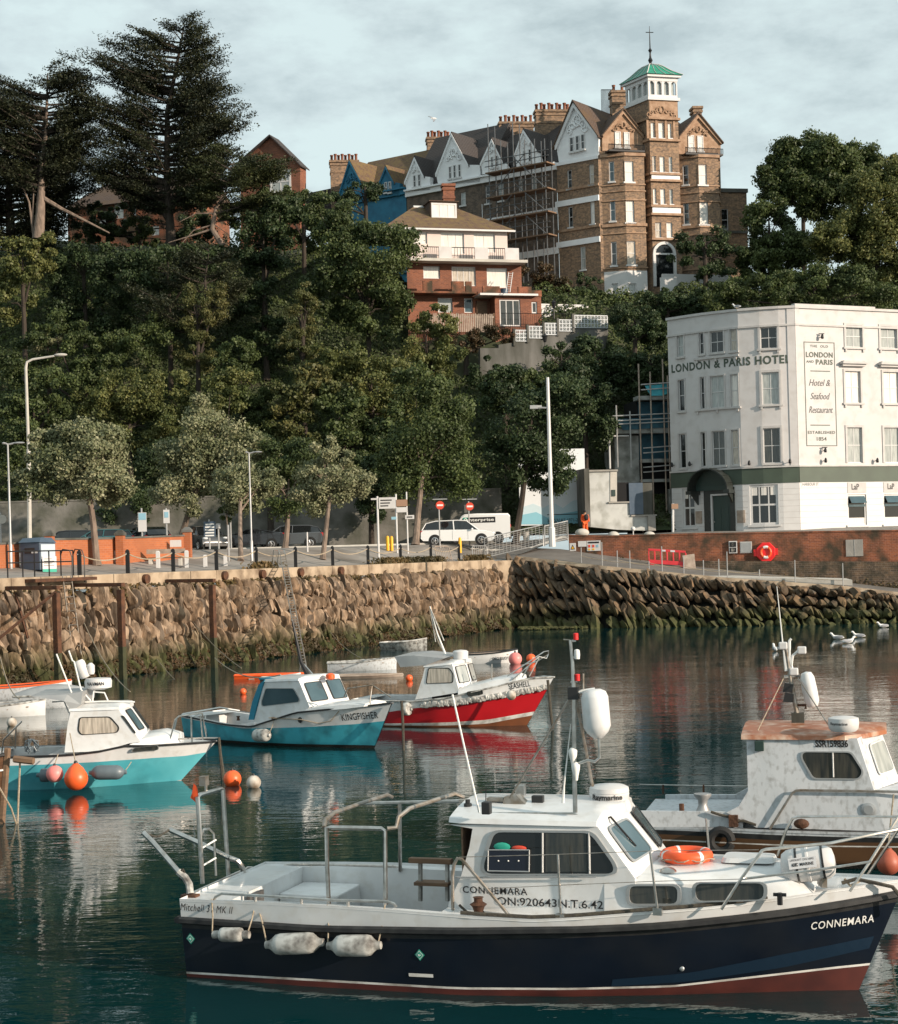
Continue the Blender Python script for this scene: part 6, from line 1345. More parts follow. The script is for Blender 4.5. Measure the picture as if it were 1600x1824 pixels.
# ---------------------------------------------------------------- vehicles
def vehicle(name,label,cat,loc,rz,L_,W_,H_,col,kind='suv',local=True):
 t=T(name,label,cat,loc,rz,local=True)
 if kind=='van':prof=[(0,.42),(0,1.05),(.06,1.15),(.20,1.22),(.32,2.0),(.36,2.08),(1,2.05),(1,.42)];belt=1.25
 # side section as (fraction from the nose, height)
 hn=H_
 if kind=='van':low=[(0.0,.35),(.01,.85),(.05,1.05),(.17,1.18),(.28,hn*.93),(.33,hn*.985),(.5,hn),(.97,hn*.98),(1.0,hn*.9),(1.0,.4),(.9,.3),(.08,.28)]
 else:low=[(0.0,.42),(.005,.72),(.03,.88),(.10,.98),(.27,1.06),(.5,1.08),(.75,1.10),(.96,1.12),(.995,1.0),(1.0,.55),(.97,.38),(.05,.28)]
 q=MB();ys=[-.5,-.47,-.30,.30,.47,.5];sc=[.93,1,1,1,1,.93]
 rows=[]
 for y,s in zip(ys,sc):rows.append([(L_/2-fx*L_ if True else 0,y*W_,.25+(z-.25)*(1 if abs(y)<.48 else .94))for fx,z in low])
 q.grid(rows,closed=True);q.face(rows[0][::-1]);q.face(rows[-1]);b_=q.build('body',M[col],t,smooth=35)
 if kind!='van':
  g={'suv':[(.22,1.05),(.38,hn*.97),(.50,hn),(.80,hn*.985),(.93,hn*.90),(.985,1.1)],'coupe':[(.30,1.02),(.46,hn),(.62,hn),(.92,1.08)]}[kind]
  q=MB();rows=[]
  for y,s in((-.47,0),(-.38,1),(.38,1),(.47,0)):rows.append([(L_/2-fx*L_,y*W_,1.0+(z-1.0)*s*1.0 if s else 1.03)for fx,z in g])
  q.grid(rows);
  q.face(rows[0]);q.build('cabin',M['glass_dark'],t,smooth=25)
  q=MB();gg=g[1:-1];q.grid([[(L_/2-fx*L_,y*W_,z+dz)for fx,z in gg]for y,dz in((-.37,.015),(-.2,.04),(.2,.04),(.37,.015))]);q.build('roof',M[col],t,smooth=40)
  for sgn in(-1,1):
   q=MB();top=[(L_/2-fx*L_,sgn*W_*.385,z)for fx,z in g[1:-1]];q.tube([(L_/2-g[0][0]*L_,sgn*W_*.47,1.04)]+top+[(L_/2-g[-1][0]*L_,sgn*W_*.47,1.08)],.035,5)
   xm=L_/2-.55*L_;q.tube([(xm,sgn*W_*.475,1.06),(xm-.05,sgn*W_*.39,hn*.99)],.04,5);q.build('pillar',M[col],t)
 else:
  for sgn in(-1,1):
   q=MB();y=sgn*(W_*.5+.004);pts=[(.20,1.25),(.30,hn*.86),(.40,hn*.86),(.40,1.25)];q.prism([(L_/2-f_*L_,y,z)for f_,z in pts],[(L_/2-f_*L_,y-sgn*.02,z)for f_,z in pts]);q.build('side_window',M['glass_dark'],t)
  q=MB();q.prism([(L_/2-.175*L_,y,1.22)for y in(-.42*W_,.42*W_)]+[(L_/2-.275*L_,y,hn*.91)for y in(.40*W_,-.40*W_)],[(L_/2-.175*L_+.02,y,1.24)for y in(-.42*W_,.42*W_)]+[(L_/2-.275*L_+.02,y,hn*.91+.02)for y in(.40*W_,-.40*W_)]);q.build('windscreen',M['glass_dark'],t)
 r=.36 if kind!='coupe' else .33
 for fx in(.18,.81):
  for sgn in(-1,1):
   x,y=L_/2-fx*L_,sgn*W_*.5;q=MB();q.lathe([(r*1.17,0),(r*1.17,.012)],(x,y-sgn*.0,r+.02),20,(0,sgn,0));q.build('wheel_arch',M['black_plastic'],t)
   q=MB();q.lathe([(r*.62,.0),(r*.95,0),(r,.05),(r,.2),(r*.9,.24)],(x,y-sgn*.2,r),20,(0,sgn,0));q.lathe([(r*.62,.235),(r*.95,.235)],(x,y-sgn*.2,r),20,(0,sgn,0));w=q.build('wheel',M['tyre'],t,smooth=1)
   q=MB();q.lathe([(r*.68,0),(r*.68,.02),(r*.55,.03),(r*.55,.0)],(x,y+sgn*.025,r),20,(0,sgn,0))
   for k in range(5):a_=2*pi*k/5;c_=Vector((x,y+sgn*.04,r));q.tube([c_,c_+Vector((cos(a_)*r*.6,0,sin(a_)*r*.6))],.045,5)
   q.build('rim',M['rim'],w)
 for sgn in(-1,1):
  q=MB();q.ball((L_/2-.11,sgn*W_*.38,.80 if kind!='van' else .92),(.16,.2,.09),10,6);q.build('headlight',M['lamp_glass'],t,smooth=1);q=MB();z_=.95 if kind!='van' else 1.2;q.box(-L_/2-.02,-L_/2+.16,sgn*W_*.44-.07,sgn*W_*.44+.09,z_-.12,z_+.12);q.build('taillight',M['tail_red'],t,bevel=.03)
  q=MB();q.ball((L_/2-.30*L_,sgn*(W_*.5+.1),1.1),(.08,.1,.08),8,6);q.build('wing_mirror',M[col],t,smooth=1)
 for z_,x_ in((.36,L_/2-.02),(.36,-L_/2+.02)):q=MB();q.box(x_-.08,x_+.08,-W_*.44,W_*.44,z_-.12,z_+.14);q.build('bumper',M['black_plastic' if kind!='coupe' else col],t,bevel=.04)
 for fx in(.36,.57):
  if kind!='van':q=MB();q.box(L_/2-fx*L_-.006,L_/2-fx*L_+.006,-W_/2-.006,-W_/2+.01,.42,1.03);q.build('door_seam',M['black_plastic'],t)
 return t
f=G(817,115.0);vehicle('parked_car','white parked estate car facing right beside the no entry signs','car',f,radians(-3),5.0,1.95,1.72,'car_white','suv')
f=G(846,121);v=vehicle('parked_van','white hire van with dark name panel behind the white car','van',(f.x+.2,f.y,f.z+.05),radians(177),5.2*.92,2.0,2.12,'car_white','van')
fn=lambda u,z,d:(2.6-.2-u,1.0+d,z)
q=MB();q.box(-1.35,.95,1.0,1.012,1.45,1.85);lp=q.build('name_panel',M['ink'],v)
q=MB();q.box(.65,.95,1.012,1.02,1.45,1.85);q.build('green_square',M['sign_green'],lp)
text(lp,'enterprise',lambda u,z,d:(-u,1.0+d,z),-.78,1.25,1.57,.2,'ink_white',d=.03,bold=.02)
q=MB();c=Vector((.79,1.02,1.65));q.tube([c+Vector((-.09*cos(a_),.01,.11*sin(a_)))for a_ in[k*pi/8 for k in range(1,15)]],.035,5);q.tube([c+Vector((-.09,.01,0)),c+Vector((.09,.01,0))],.02,5);q.build('name_emblem',M['ink_white'],lp)
f=GP(360,989);f=G(363,112);vehicle('parked_car','grey parked car with bright wheel at the right end of the orange wall','car',f,radians(-60),4.4,1.85,1.62,'car_grey','suv')
f=G(448,113.5);vehicle('parked_car','low black parked sports car between the quay trees','car',f,radians(182),4.6,1.85,1.35,'car_dark','coupe')
f=G(515,116.5);vehicle('parked_car','dark parked estate car behind the black sports car','car',f,radians(185),4.7,1.85,1.60,'car_grey','suv')
f=G(185,108);vehicle('parked_car','dark teal parked car showing its roof above the orange wall','car',f,radians(175),4.4,1.8,1.5,'car_teal','suv')
f=G(125,113);vehicle('parked_car','dark parked car under the left tree behind the orange wall','car',f,radians(178),4.6,1.85,1.6,'car_dark','suv')
f=G(262,109);vehicle('parked_car','black parked car behind the orange wall near the parking notice','car',f,radians(120),4.4,1.8,1.6,'car_dark','suv')
# ---------------------------------------------------------------- worker in orange
def skinbody(name,chain,radii,m,parent,sub=2):
 me=bpy.data.meshes.new(name);vs,es=chain;me.from_pydata([tuple(v)for v in vs],es,[]);o=bpy.data.objects.new(name,me);SC.collection.objects.link(o)
 sk=o.modifiers.new('s','SKIN');sv=me.skin_vertices[0].data
 for i,r in enumerate(radii):sv[i].radius=(r,r)if not isinstance(r,tuple)else r
 sv[0].use_root=True;sb=o.modifiers.new('d','SUBSURF');sb.levels=sb.render_levels=sub
 dg=bpy.context.evaluated_depsgraph_get();m2=bpy.data.meshes.new_from_object(o.evaluated_get(dg));bpy.data.objects.remove(o);m2.name=name;m2.materials.clear();m2.materials.append(M[m])
 for p in m2.polygons:p.use_smooth=True
 o=bpy.data.objects.new(name,m2);SC.collection.objects.link(o);o.parent=parent;return o
f=W(1043,953,119.5);pt=T('person','person in orange work trousers and jacket with a dark rucksack, walking away','person',f,radians(10),local=True)
V_=[(0,0,.93),(0,0,1.1),(0,-.01,1.32),(0,.0,1.45),(0,-.02,1.53),(0,-.04,1.62),(0,-.03,1.72),(-.10,0,.88),(-.12,-.05,.48),(-.13,.02,.08),(-.13,-.12,.03),(.10,0,.88),(.13,.06,.48),(.15,.16,.08),(.15,.02,.03),(-.19,0,1.40),(-.25,.02,1.14),(-.24,-.12,.92),(.19,0,1.40),(.26,.03,1.14),(.27,-.08,.92)]
E_=[(0,1),(1,2),(2,3),(3,4),(4,5),(5,6),(0,7),(7,8),(8,9),(9,10),(0,11),(11,12),(12,13),(13,14),(3,15),(15,16),(16,17),(3,18),(18,19),(19,20)]
skinbody('body',(V_,E_),[.14,.14,.16,.10,.055,.095,.07,.095,.065,.045,.04,.095,.065,.045,.04,.065,.05,.035,.065,.05,.035],'skin',pt)
skinbody('trousers',([V_[i]for i in(0,7,8,9,11,12,13)],[(0,1),(1,2),(2,3),(0,4),(4,5),(5,6)]),[.165,.12,.095,.085,.12,.095,.085],'hi_vis',pt)
skinbody('jacket',([V_[i]for i in(1,2,3,15,16,17,18,19,20,0)],[(0,1),(1,2),(2,3),(3,4),(4,5),(2,6),(6,7),(7,8),(0,9)]),[.17,.19,.13,.09,.075,.05,.09,.075,.05,.17],'hi_vis',pt)
q=MB();q.ball((0,-.03,1.68),(.105,.115,.11),12,8);q.build('hair',M['cloth_dark'],pt,smooth=1)
q=MB();q.ball((.05,-.22,1.25),(.17,.13,.24),12,8);q.build('rucksack',M['cloth_dark'],pt,smooth=1)
for x,y,z in((-.128,-.0,.25),(.145,.1,.25)):q=MB();q.lathe([(.092,0),(.095,.06)],(x,y,z),12);q.build('reflective_band',M['hi_vis_tape'],pt,smooth=1)
for x,y in((-.13,-.04),(.15,.10)):q=MB();q.ball((x,y,.05),(.06,.15,.06),10,6);q.build('boot',M['cloth_dark'],pt,smooth=1)
# ---------------------------------------------------------------- gulls
def gull(label,loc,rz,s=1,water=False):
 t=T('gull',label,'gull',loc,rz,local=True,group='gulls');q=MB();q.tube([(-.28*s,0,.13*s),(-.16*s,0,.14*s),(0,0,.15*s),(.12*s,0,.17*s),(.19*s,0,.24*s),(.22*s,0,.30*s),(.27*s,0,.315*s),(.31*s,0,.30*s)],[.015*s,.06*s,.09*s,.075*s,.045*s,.045*s,.045*s,.015*s],10);q.build('body',M['gull_white'],t,smooth=1)
 for y in(-.085,.085):q=MB();q.ball((-.07*s,y*s,.17*s),(.19*s,.018*s,.06*s),10,6);q.build('wing',M['gull_grey'],t,smooth=1)
 q=MB();q.tube([(.31*s,0,.30*s),(.37*s,0,.29*s)],[.015*s,.004*s],6);q.build('beak',M['beak'],t)
 if not water:
  for y in(-.03,.03):q=MB();q.tube([(0,y*s,.08*s),(0,y*s,-.02)],.008*s,5);q.build('leg',M['beak'],t)
 return t
for x,y,rz,lab in((1492,1139,2.8,'white gull swimming, leftmost of the group near the dark wall'),(1530,1136,2.9,'white gull swimming, middle of the group near the dark wall'),(1573,1118,3.3,'white gull swimming at the right, closest to the dark wall'),(1512,1146,.3,'gull with dark back swimming in front of the other two'),(1381,1160,1.6,'small gull swimming behind the mast of the right boat')):
 p=W(x,y,1);Yw=-CAMH/ray(x,y).z;p=W(x,y,Yw);gull(lab,(p.x,p.y,-.08),rz,1.25,True)
u_=hl.uz(1312,550)[0];p=hl.P(u_,ztop+.18,-.1);gull('gull standing on the parapet of the white hotel',p,2.6,1.15)
t=T('gull','gull flying in the open sky with raised wings','gull',W(772,211,120),.3,local=True,group='gulls');q=MB();q.tube([(-.2,0,0),(0,0,0),(.15,0,.02),(.24,0,.0)],[.02,.07,.05,.02],8);q.build('body',M['gull_white'],t,smooth=1)
for s,dz in((-1,-.42),(1,.35)):q=MB();q.grid([[(.10,s*.04,.02),(.06,s*.30,.02+dz*.5),(-.15,s*.62,dz*.9+.02)],[(-.08,s*.04,.02),(-.12,s*.28,dz*.5),(-.22,s*.63,dz*.9)]]);q.grid([[(.10,s*.04,.0),(.06,s*.30,dz*.5),(-.15,s*.62,dz*.9-.01)],[(-.08,s*.04,-.01),(-.12,s*.28,dz*.5-.02),(-.22,s*.63,dz*.9-.02)]]);q.build('wing',M['gull_grey'],t)
# ================================================================ BOATS
class BF:
 """boat frame: x forward from the stern centre, y to port (away from the camera), z up from the water"""
 def __init__(s,X,Y,deg,z=0):s.X,s.Y,s.z,s.th=X,Y,z,radians(deg);s.f=Vector((cos(s.th),sin(s.th)));s.l=Vector((-sin(s.th),cos(s.th)))
 def y(s,px,py,y=0):
  r=ray(px,py);t=(y+s.X*s.l.x+s.Y*s.l.y)/(r.x*s.l.x+r.y*s.l.y);P=Vector((r.x*t,r.y*t));return Vector(((P-Vector((s.X,s.Y))).dot(s.f),y,CAMH+r.z*t-s.z))
 def zz(s,px,py,z):
  r=ray(px,py);t=(z+s.z-CAMH)/r.z;P=Vector((r.x*t-s.X,r.y*t-s.Y));return Vector((P.dot(s.f),P.dot(s.l),z))
 def loc(s):return(s.X,s.Y,s.z)
class Hull:
 def __init__(s,B,Lw,rake,top,wl,sheer,curve=0.,srake=0.):
  """top / wl: [(t, halfbeam)]; sheer: px points on the near gunwale"""
  s.B,s.Lw,s.rake,s.curve,s.srake=B,Lw,rake,curve,srake;s.top,s.wl=top,wl;s.zs=[(0,.8),(1,1)]
  for _ in range(4):
   out=[]
   for px,py in sheer:
    hb=s.itp(s.top,.5)
    for _ in range(6):p=B.y(px,py,-hb);t=max(0,min(1,p.x/(Lw+rake*p.z)));hb=s.itp(s.top,t)
    out.append((t,p.z))
   s.zs=sorted(out)
 def itp(s,tab,t):
  xs=[a for a,b in tab];return float(np.interp(t,xs,[b for a,b in tab]))
 def Z(s,t):return s.itp(s.zs,t)
 def xe(s,z):return s.Lw+s.rake*z+s.curve*max(0,z)**2
 def hb(s,t,z):
  zs=s.Z(t);a,b=s.itp(s.wl,t),s.itp(s.top,t)
  if z>=0:f=min(1.1,z/zs);return a+(b-a)*f**.8
  return a*max(0,1-(z/-.6)**2)
 def pt(s,t,z,side=-1,d=0):
  x0=-s.srake*z;return Vector((x0+t*(s.xe(z)-x0),side*(s.hb(t,z)+d),z))
 def at(s,x,z,d=0,side=-1):
  x0=-s.srake*z;return s.pt(max(0,min(1,(x-x0)/(s.xe(z)-x0))),z,side,d)
 def build(s,par,rows,mats,n=36,name='hull'):
  """rows: list of (zfun(t), matindex below this row)"""
  q=MB();ts=[1-(1-i/n)**1.25 for i in range(n+1)]
  zrows=[]
  for k,(zf_,mi)in enumerate(rows):
   zrows.append((zf_,mi))
   if k<len(rows)-1:
    nx=rows[k+1][0];m_=4 if mi==s.split else 0
    for j in range(1,m_+1):zrows.append(((lambda t,a=zf_,b=nx,f=j/(m_+1):a(t)*(1-f)+b(t)*f),mi))
  for side in(-1,1):
   G_=[[s.pt(t,zf_(t),side)for t in ts]for zf_,mi in zrows]
   if side>0:q.grid([r[::-1]for r in G_],mfun=lambda i,j:zrows[i][1])
   else:q.grid(G_,mfun=lambda i,j:zrows[i][1])
  for(zf_,mi),(z2,_)in zip(zrows,zrows[1:]):
   q.face([s.pt(0,zf_(0),1),s.pt(0,zf_(0),-1),s.pt(0,z2(0),-1),s.pt(0,z2(0),1)],mi)
  return q.build(name,[M[m]for m in mats],par,smooth=35)
 split=0
def rounded(pts,r,n=4):
 out=[];N=len(pts)
 for i in range(N):
  p,a,b=pts[i],pts[i-1],pts[(i+1)%N];ra=min(r,(a-p).length*.45);rb=min(r,(b-p).length*.45);u,v=p+(a-p).normalized()*ra,p+(b-p).normalized()*rb
  for k in range(n+1):f=k/n;out.append(u*(1-f)**2+p*2*f*(1-f)+v*f*f)
 return out
def bwin(par,pts,nrm,gm='glass_boat',fm='alum',r=.06,fw=.04,off=.012,name='window',mull=()):
 """window on a flat panel: rounded frame ring and glass"""
 nrm=Vector(nrm).normalized();o=rounded([Vector(p)for p in pts],r);c=sum(o,Vector())/len(o);i_=[c+(p-c)*(1-fw/max(.02,(p-c).length))for p in o]
 q=MB();q.grid([[p-nrm*.004 for p in o],[p+nrm*off for p in o],[p+nrm*off for p in i_],[p-nrm*.0 for p in i_]],closed=True);w=q.build(name,M[fm],par,smooth=30)
 q=MB();a=[c+(p-c)*1.001+nrm*.004 for p in i_];q.face(a if(a[1]-a[0]).cross(a[-1]-a[0]).dot(nrm)>0 else a[::-1]);q.build('pane',M[gm],w)
 for k,(p0,p1)in enumerate(mull):q=MB();q.tube([Vector(p0)+nrm*.012,Vector(p1)+nrm*.012],.014,4);q.build('mullion',M[fm],w)
 return w
def quadpt(A,Bq,C,D,u,v):
 return(A*(1-u)+D*u)*(1-v)+(Bq*(1-u)+C*u)*v
def panelwin(par,A,Bq,C,D,u0,u1,v0,v1,skew=0,**k):
 n=(Bq-A).cross(D-A);n.normalize();n=n if n.x>0 or k.pop('flip',False)else-n
 pts=[quadpt(A,Bq,C,D,u,v)+n*.022 for u,v in((u0,v0),(u0+skew,v1),(u1,v1),(u1-skew,v0))];return bwin(par,pts,n,**k)
def tube1(par,name,pts,r,m='steel',n=6,smooth=1):q=MB();q.tube(pts,r,n);return q.build(name,M[m],par,smooth=smooth)
def fender_h(label,p0,p1,r,m='fender',rope_up=(),grp=None):
 p0,p1=Vector(p0),Vector(p1);ax=(p1-p0);L_=ax.length;t=T('fender',label,'fender',(p0+p1)/2,group=grp);q=MB();q.lathe([(.02,-.07),(.045,-.06),(.05,-.01),(r*.55,.02),(r*.9,L_*.12),(r,L_*.22),(r,L_*.78),(r*.9,L_*.88),(r*.55,L_-.02),(.05,L_+.01),(.045,L_+.06),(.02,L_+.07)],p0,16,ax);q.build('body',M[m],t,smooth=1)
 for a,b in rope_up:q=MB();q.tube([a,a.lerp(b,.5)+Vector((.01,0,0)),b],.009,5);q.build('rope',M['rope'],t)
 return t
def buoy(label,px,py,r_px,Y,m,pear=False,grp=None,rope=None):
 c=W(px,py,Y);r=r_px*Y/FPX;t=T('buoy',label,'buoy',c-Vector((0,0,r)),group=grp);q=MB()
 pr=[(max(1e-5,r*sin(pi*k/14)),-r*cos(pi*k/14))for k in range(15)]
 if pear:pr=[p for p in pr if p[1]<r*.45]+[(r*.62,r*.9),(r*.3,r*1.2),(.05,r*1.3)]
 q.lathe(pr,c,20);q.build('float',M[m],t,smooth=1);q=MB();zt_=r*1.3 if pear else r;q.lathe([(r*.16,zt_-.02),(r*.17,zt_+r*.1),(r*.1,zt_+r*.22),(0.001,zt_+r*.24)],c,10);q.build('eye',M['black_plastic'],t,smooth=1)
 if rope is not None:tube1(t,'rope',[c+Vector((0,0,zt_)),rope],.012,'rope',5)
 return t

# ---------------------------------------------------------------- CONNEMARA
CB=BF(-2.95,21.29,-18.5);L=CB.y
bt=T('motor_boat','navy hulled fishing boat with white wheelhouse, largest and nearest of the boats','boat',CB.loc(),CB.th,local=True)
def Cz1(x,y):return 300+x/2.4615,1300+y/2.4615
def Cz2(x,y):return 950+x/2.4615,1100+y/2.4615
def Cz3(x,y):return 780+x/3.636,1380+y/3.636
TOP=[(0,1.22),(.2,1.33),(.45,1.38),(.6,1.30),(.74,1.06),(.86,.70),(.94,.36),(1,.04)];WLN=[(0,1.08),(.2,1.2),(.45,1.18),(.6,.98),(.74,.66),(.86,.34),(.94,.14),(1,.01)]
p_t,p_b=L(1604,1590,0),L(1531,1762,0);rake=(p_t.x-p_b.x)/(p_t.z-p_b.z);Lw=p_b.x-rake*p_b.z
def mkrow(H,pts):
 out=[]
 for px,py in pts:
  z=.3;t=.5
  for _ in range(12):
   h=H.hb(t,z);p=H.B.y(px,py,-h);z=p.z;t=max(0,min(1,(p.x+H.srake*z)/(H.xe(z)+H.srake*z)))
  out.append((t,z))
 out.sort();xs,ys=[a for a,b in out],[b for a,b in out];return lambda t:float(np.interp(t,xs,ys))
CH=Hull(CB,Lw,rake,TOP,WLN,[Cz1(60,742),Cz1(400,755),Cz1(700,770),Cz1(1000,790),Cz2(0,1325),Cz2(500,1290),Cz2(900,1255),Cz2(1200,1210),(1598,1567)])
zrub=mkrow(CH,[Cz1(10,820),Cz1(300,838),Cz1(700,862),Cz1(1200,870),Cz2(0,1360),Cz2(500,1345),Cz2(900,1308),Cz2(1200,1270),Cz2(1500,1220),(1600,1587)])
zlin=mkrow(CH,[Cz1(85,1065),Cz1(600,1095),Cz1(1200,1130),Cz2(0,1628),Cz2(600,1618),Cz2(1000,1573),Cz2(1300,1538),Cz2(1480,1520)])
CH.split=2
CH.build(bt,[(CH.Z,0),(zrub,1),(lambda t:zrub(t)-.13,2),(lambda t:zlin(t)+.012,3),(lambda t:zlin(t)-.014,4),(lambda t:-.05,4),(lambda t:-.45,4)],['white_gel','black_rub','navy','white_line','antifoul_red'])
q=MB()
for s in(-1,1):q.tube([CH.pt(t/30,zrub(t/30)-.03,s,.03)for t in range(31)],.045,6)
q.tube([CH.pt(0,zrub(0)-.03,-1,.03)+Vector((-.04,0,0)),CH.pt(0,zrub(0)-.03,1,.03)+Vector((-.04,0,0))],.045,6)
q.build('rubbing_strake',M['black_rub'],bt,smooth=1)
# faint lighter stripe painted low on the bow
q=MB();zz0=mkrow(CH,[Cz2(250,1600),Cz2(700,1560),Cz2(1100,1480),Cz2(1500,1400)]);zz1=mkrow(CH,[Cz2(250,1620),Cz2(700,1590),Cz2(1100,1530),Cz2(1500,1440)]);q.grid([[CH.pt(.66+.33*i/20,zz0(.66+.33*i/20)+.012,-1,.004)for i in range(21)],[CH.pt(.66+.33*i/20,zz1(.66+.33*i/20)-.012,-1,.004)for i in range(21)]]);q.build('bow_stripe',M['navy_light'],bt)
# decks
xc0,xc1=L(*Cz1(310,700),-1.0).x,L(812,1640,-.95).x;tc0,tc1=xc0/CH.xe(.7),xc1/CH.xe(.7)
q=MB();n=40
def dk(t,f,dz=-.03):p=CH.pt(t,CH.Z(t),-1);return Vector((p.x,p.y*f,CH.Z(t)+dz))
ts=[i/n for i in range(n+1)]
for a,b in zip(ts,ts[1:]):
 if a<tc0-.02 or b>tc1:q.face([dk(a,1),dk(b,1),dk(b,-1),dk(a,-1)])
 else:
  for s in(1,-1):f1=[dk(a,s),dk(b,s),dk(b,s*.84),dk(a,s*.84)];q.face(f1 if s>0 else f1[::-1])
q.build('deck',M['white_gel'],bt)
zso=.22;q=MB()
for s in(-1,1):rows=[[dk(a,-s*.84)for a in ts if tc0-.03<a<tc1+.03],[Vector((dk(a,s*.8).x,dk(a,-s*.8).y,zso))for a in ts if tc0-.03<a<tc1+.03]];q.grid(rows if s<0 else[r[::-1]for r in rows])
a0,a1=[a for a in ts if tc0-.03<a<tc1+.03][0],[a for a in ts if tc0-.03<a<tc1+.03][-1]
q.face([dk(a0,.84),dk(a0,-.84),Vector((dk(a0,1).x,dk(a0,-.8).y,zso)),Vector((dk(a0,1).x,dk(a0,.8).y,zso))])
q.build('cockpit_lining',M['white_gel'],bt);q=MB();q.face([Vector((dk(a0,1).x,-1.08,zso)),Vector((xc1+.3,-1.08,zso)),Vector((xc1+.3,1.08,zso)),Vector((dk(a0,1).x,1.08,zso))]);q.build('cockpit_sole',M['deck_dark'],bt)
q=MB();za_=CH.Z(.1);q.box(xc0,xc0+.75,-.95,.1,zso,za_-.34);q.box(xc0-.05,xc0+.75,.25,1.02,zso,za_-.22);q.build('locker_seat',M['white_gel'],bt,bevel=.02)
q=MB();q.box(xc0+.76,xc0+.80,-.95,.1,zso,za_-.42);q.build('locker_front',M['deck_dark'],bt)
q=MB();q.box(xc0-.02,xc0+.02,-.75,-.35,za_-.42,za_-.05);q.build('transom_door',M['deck_dark'],bt)
# wheelhouse
w=.92;hb_=lambda x,y,yy=-w:L(x,y,yy)
A=L(*Cz3(1020,318),-w);zr=A.z;Bq=L(*Cz3(1277,672),-w);D=CB.zz(*Cz2(430,812),zr+.03);zc=Bq.z;C=CB.zz(*Cz2(568,1008),zc+.06)
C.y=D.y=-.02;C.x=Bq.x+.16;D.x=A.x+.13
aft=L(*Cz3(82,325),-w);a2=L(*Cz3(225,350),-w);a3=L(*Cz3(205,470),-w);a4=L(*Cz3(150,660),-w);a5=L(*Cz3(70,835),-w);zd=.62
side=[aft,a2,a3,a4,a5,Vector((a5.x-.02,-w,zd)),Vector((Bq.x,-w,zd)),Bq,A]
q=MB()
for s in(1,-1):
 pts=[Vector((p.x,p.y*s,p.z))for p in side];inn=[p+Vector((0,.06*s,0))for p in pts];q.prism(pts,inn)if s>0 else q.prism(inn,pts)
mir=lambda p:Vector((p.x,-p.y,p.z))
for quad in((A,Bq,C,D),(D,C,mir(C),mir(D)),(mir(D),mir(C),mir(Bq),mir(A))):q.face(quad)
q.build('wheelhouse',M['white_gel'],bt)
q=MB();rowsr=[]
for x in np.linspace(aft.x-.03,max(D.x,A.x)+.03,14):
 ww=w+.03;
 if x>A.x:f=min(1,(x-A.x)/(D.x-A.x));ww=(w+.03)*(1-f*f*.75)
 if x<aft.x+.12:ww-=.06*(1-(x-aft.x+.03)/.15)
 rowsr.append([Vector((x,y*ww,zr-.03+.0*abs(y)+(.045 if abs(y)<1 else 0)+.13*(1-y*y)))for y in(-1,-.97,-.85,-.6,-.3,0,.3,.6,.85,.97,1)])
q.grid([r[::-1]for r in rowsr]);q.face(rowsr[0]);q.face(rowsr[-1][::-1]);q.build('roof',M['white_gel'],bt,smooth=35)
q=MB();q.box(aft.x+.35,aft.x+.38,-w+.07,w-.07,zso,zr-.02);q.build('bulkhead',M['deck_dark'],bt)
q=MB();q.box(a4.x-.0,a4.x+.02,-w+.05,-w+.5,zd,zr-.05);q.build('door_jamb',M['timber'],bt)
q=MB();q.box(aft.x+.5,Bq.x-.1,-w+.12,w-.12,.45,zc-.2);q.build('interior',M['dark_void'],bt)
fr_=[Cz3(*p)for p in((345,358),(1010,362),(1168,590),(1160,648),(300,648),(272,600))]
win=bwin(bt,[L(*p,-w)for p in fr_],(0,-1,0),'glass_dark','alum',.10,.045,.02,mull=[(L(*Cz3(680,375),-w),L(*Cz3(680,632),-w)),(L(*Cz3(980,375),-w),L(*Cz3(985,640),-w))])
q=MB();q.prism([L(*Cz3(*p),-w)+Vector((0,-.012,0))for p in((700,378),(965,380),(968,628),(700,628))],[L(*Cz3(*p),-w)+Vector((0,-.006,0))for p in((700,378),(965,380),(968,628),(700,628))]);q.build('window_infill',M['glass_boat'],win)
q=MB();q.prism([L(*Cz3(*p),-w)+Vector((0,-.03,0))for p in((332,485),(598,485),(596,625),(330,620))],[L(*Cz3(*p),-w)+Vector((0,-.014,0))for p in((332,485),(598,485),(596,625),(330,620))]);sp_=q.build('solar_panel',M['solar'],bt)
q=MB();c4=[L(*Cz3(*p),-w)+Vector((0,-.034,0))for p in((332,485),(598,485),(596,625),(330,620))]
for i in range(4):q.tube([c4[i],c4[(i+1)%4]],.008,4)
q.build('panel_frame',M['alum'],sp_)
for p in((398,555),(462,555),(528,555)):q=MB();q.ball(L(*Cz3(*p),-w)+Vector((0,-.034,0)),.010,6,4);q.build('stud',M['ink_white'],sp_)
q=MB();q.ball(L(*Cz3(420,465),-w)+Vector((0,-.02,0)),(.10,.012,.05),10,6);q.build('green_bundle',M['sign_green'],bt,smooth=1)
q=MB();q.ball(L(*Cz3(530,474),-w)+Vector((0,-.02,0)),(.09,.012,.03),10,6);q.build('red_bundle',M['sign_red'],bt,smooth=1)
panelwin(bt,A,Bq,C,D,.16,.84,.14,.80,gm='glass_blue',fm='alum',r=.09,fw=.03)
panelwin(bt,mir(D),mir(C),mir(Bq),mir(A),.12,.86,.12,.84,gm='glass_blue',fm='black_plastic',r=.07,fw=.025)
wp0,wp1=quadpt(A,Bq,C,D,.35,.02),quadpt(A,Bq,C,D,.5,.6);nn=(Bq-A).cross(D-A).normalized();nn=nn if nn.x>0 else-nn
tube1(bt,'wiper',[wp0+nn*.03,wp0+nn*.06,wp1+nn*.03],.012,'black_plastic')
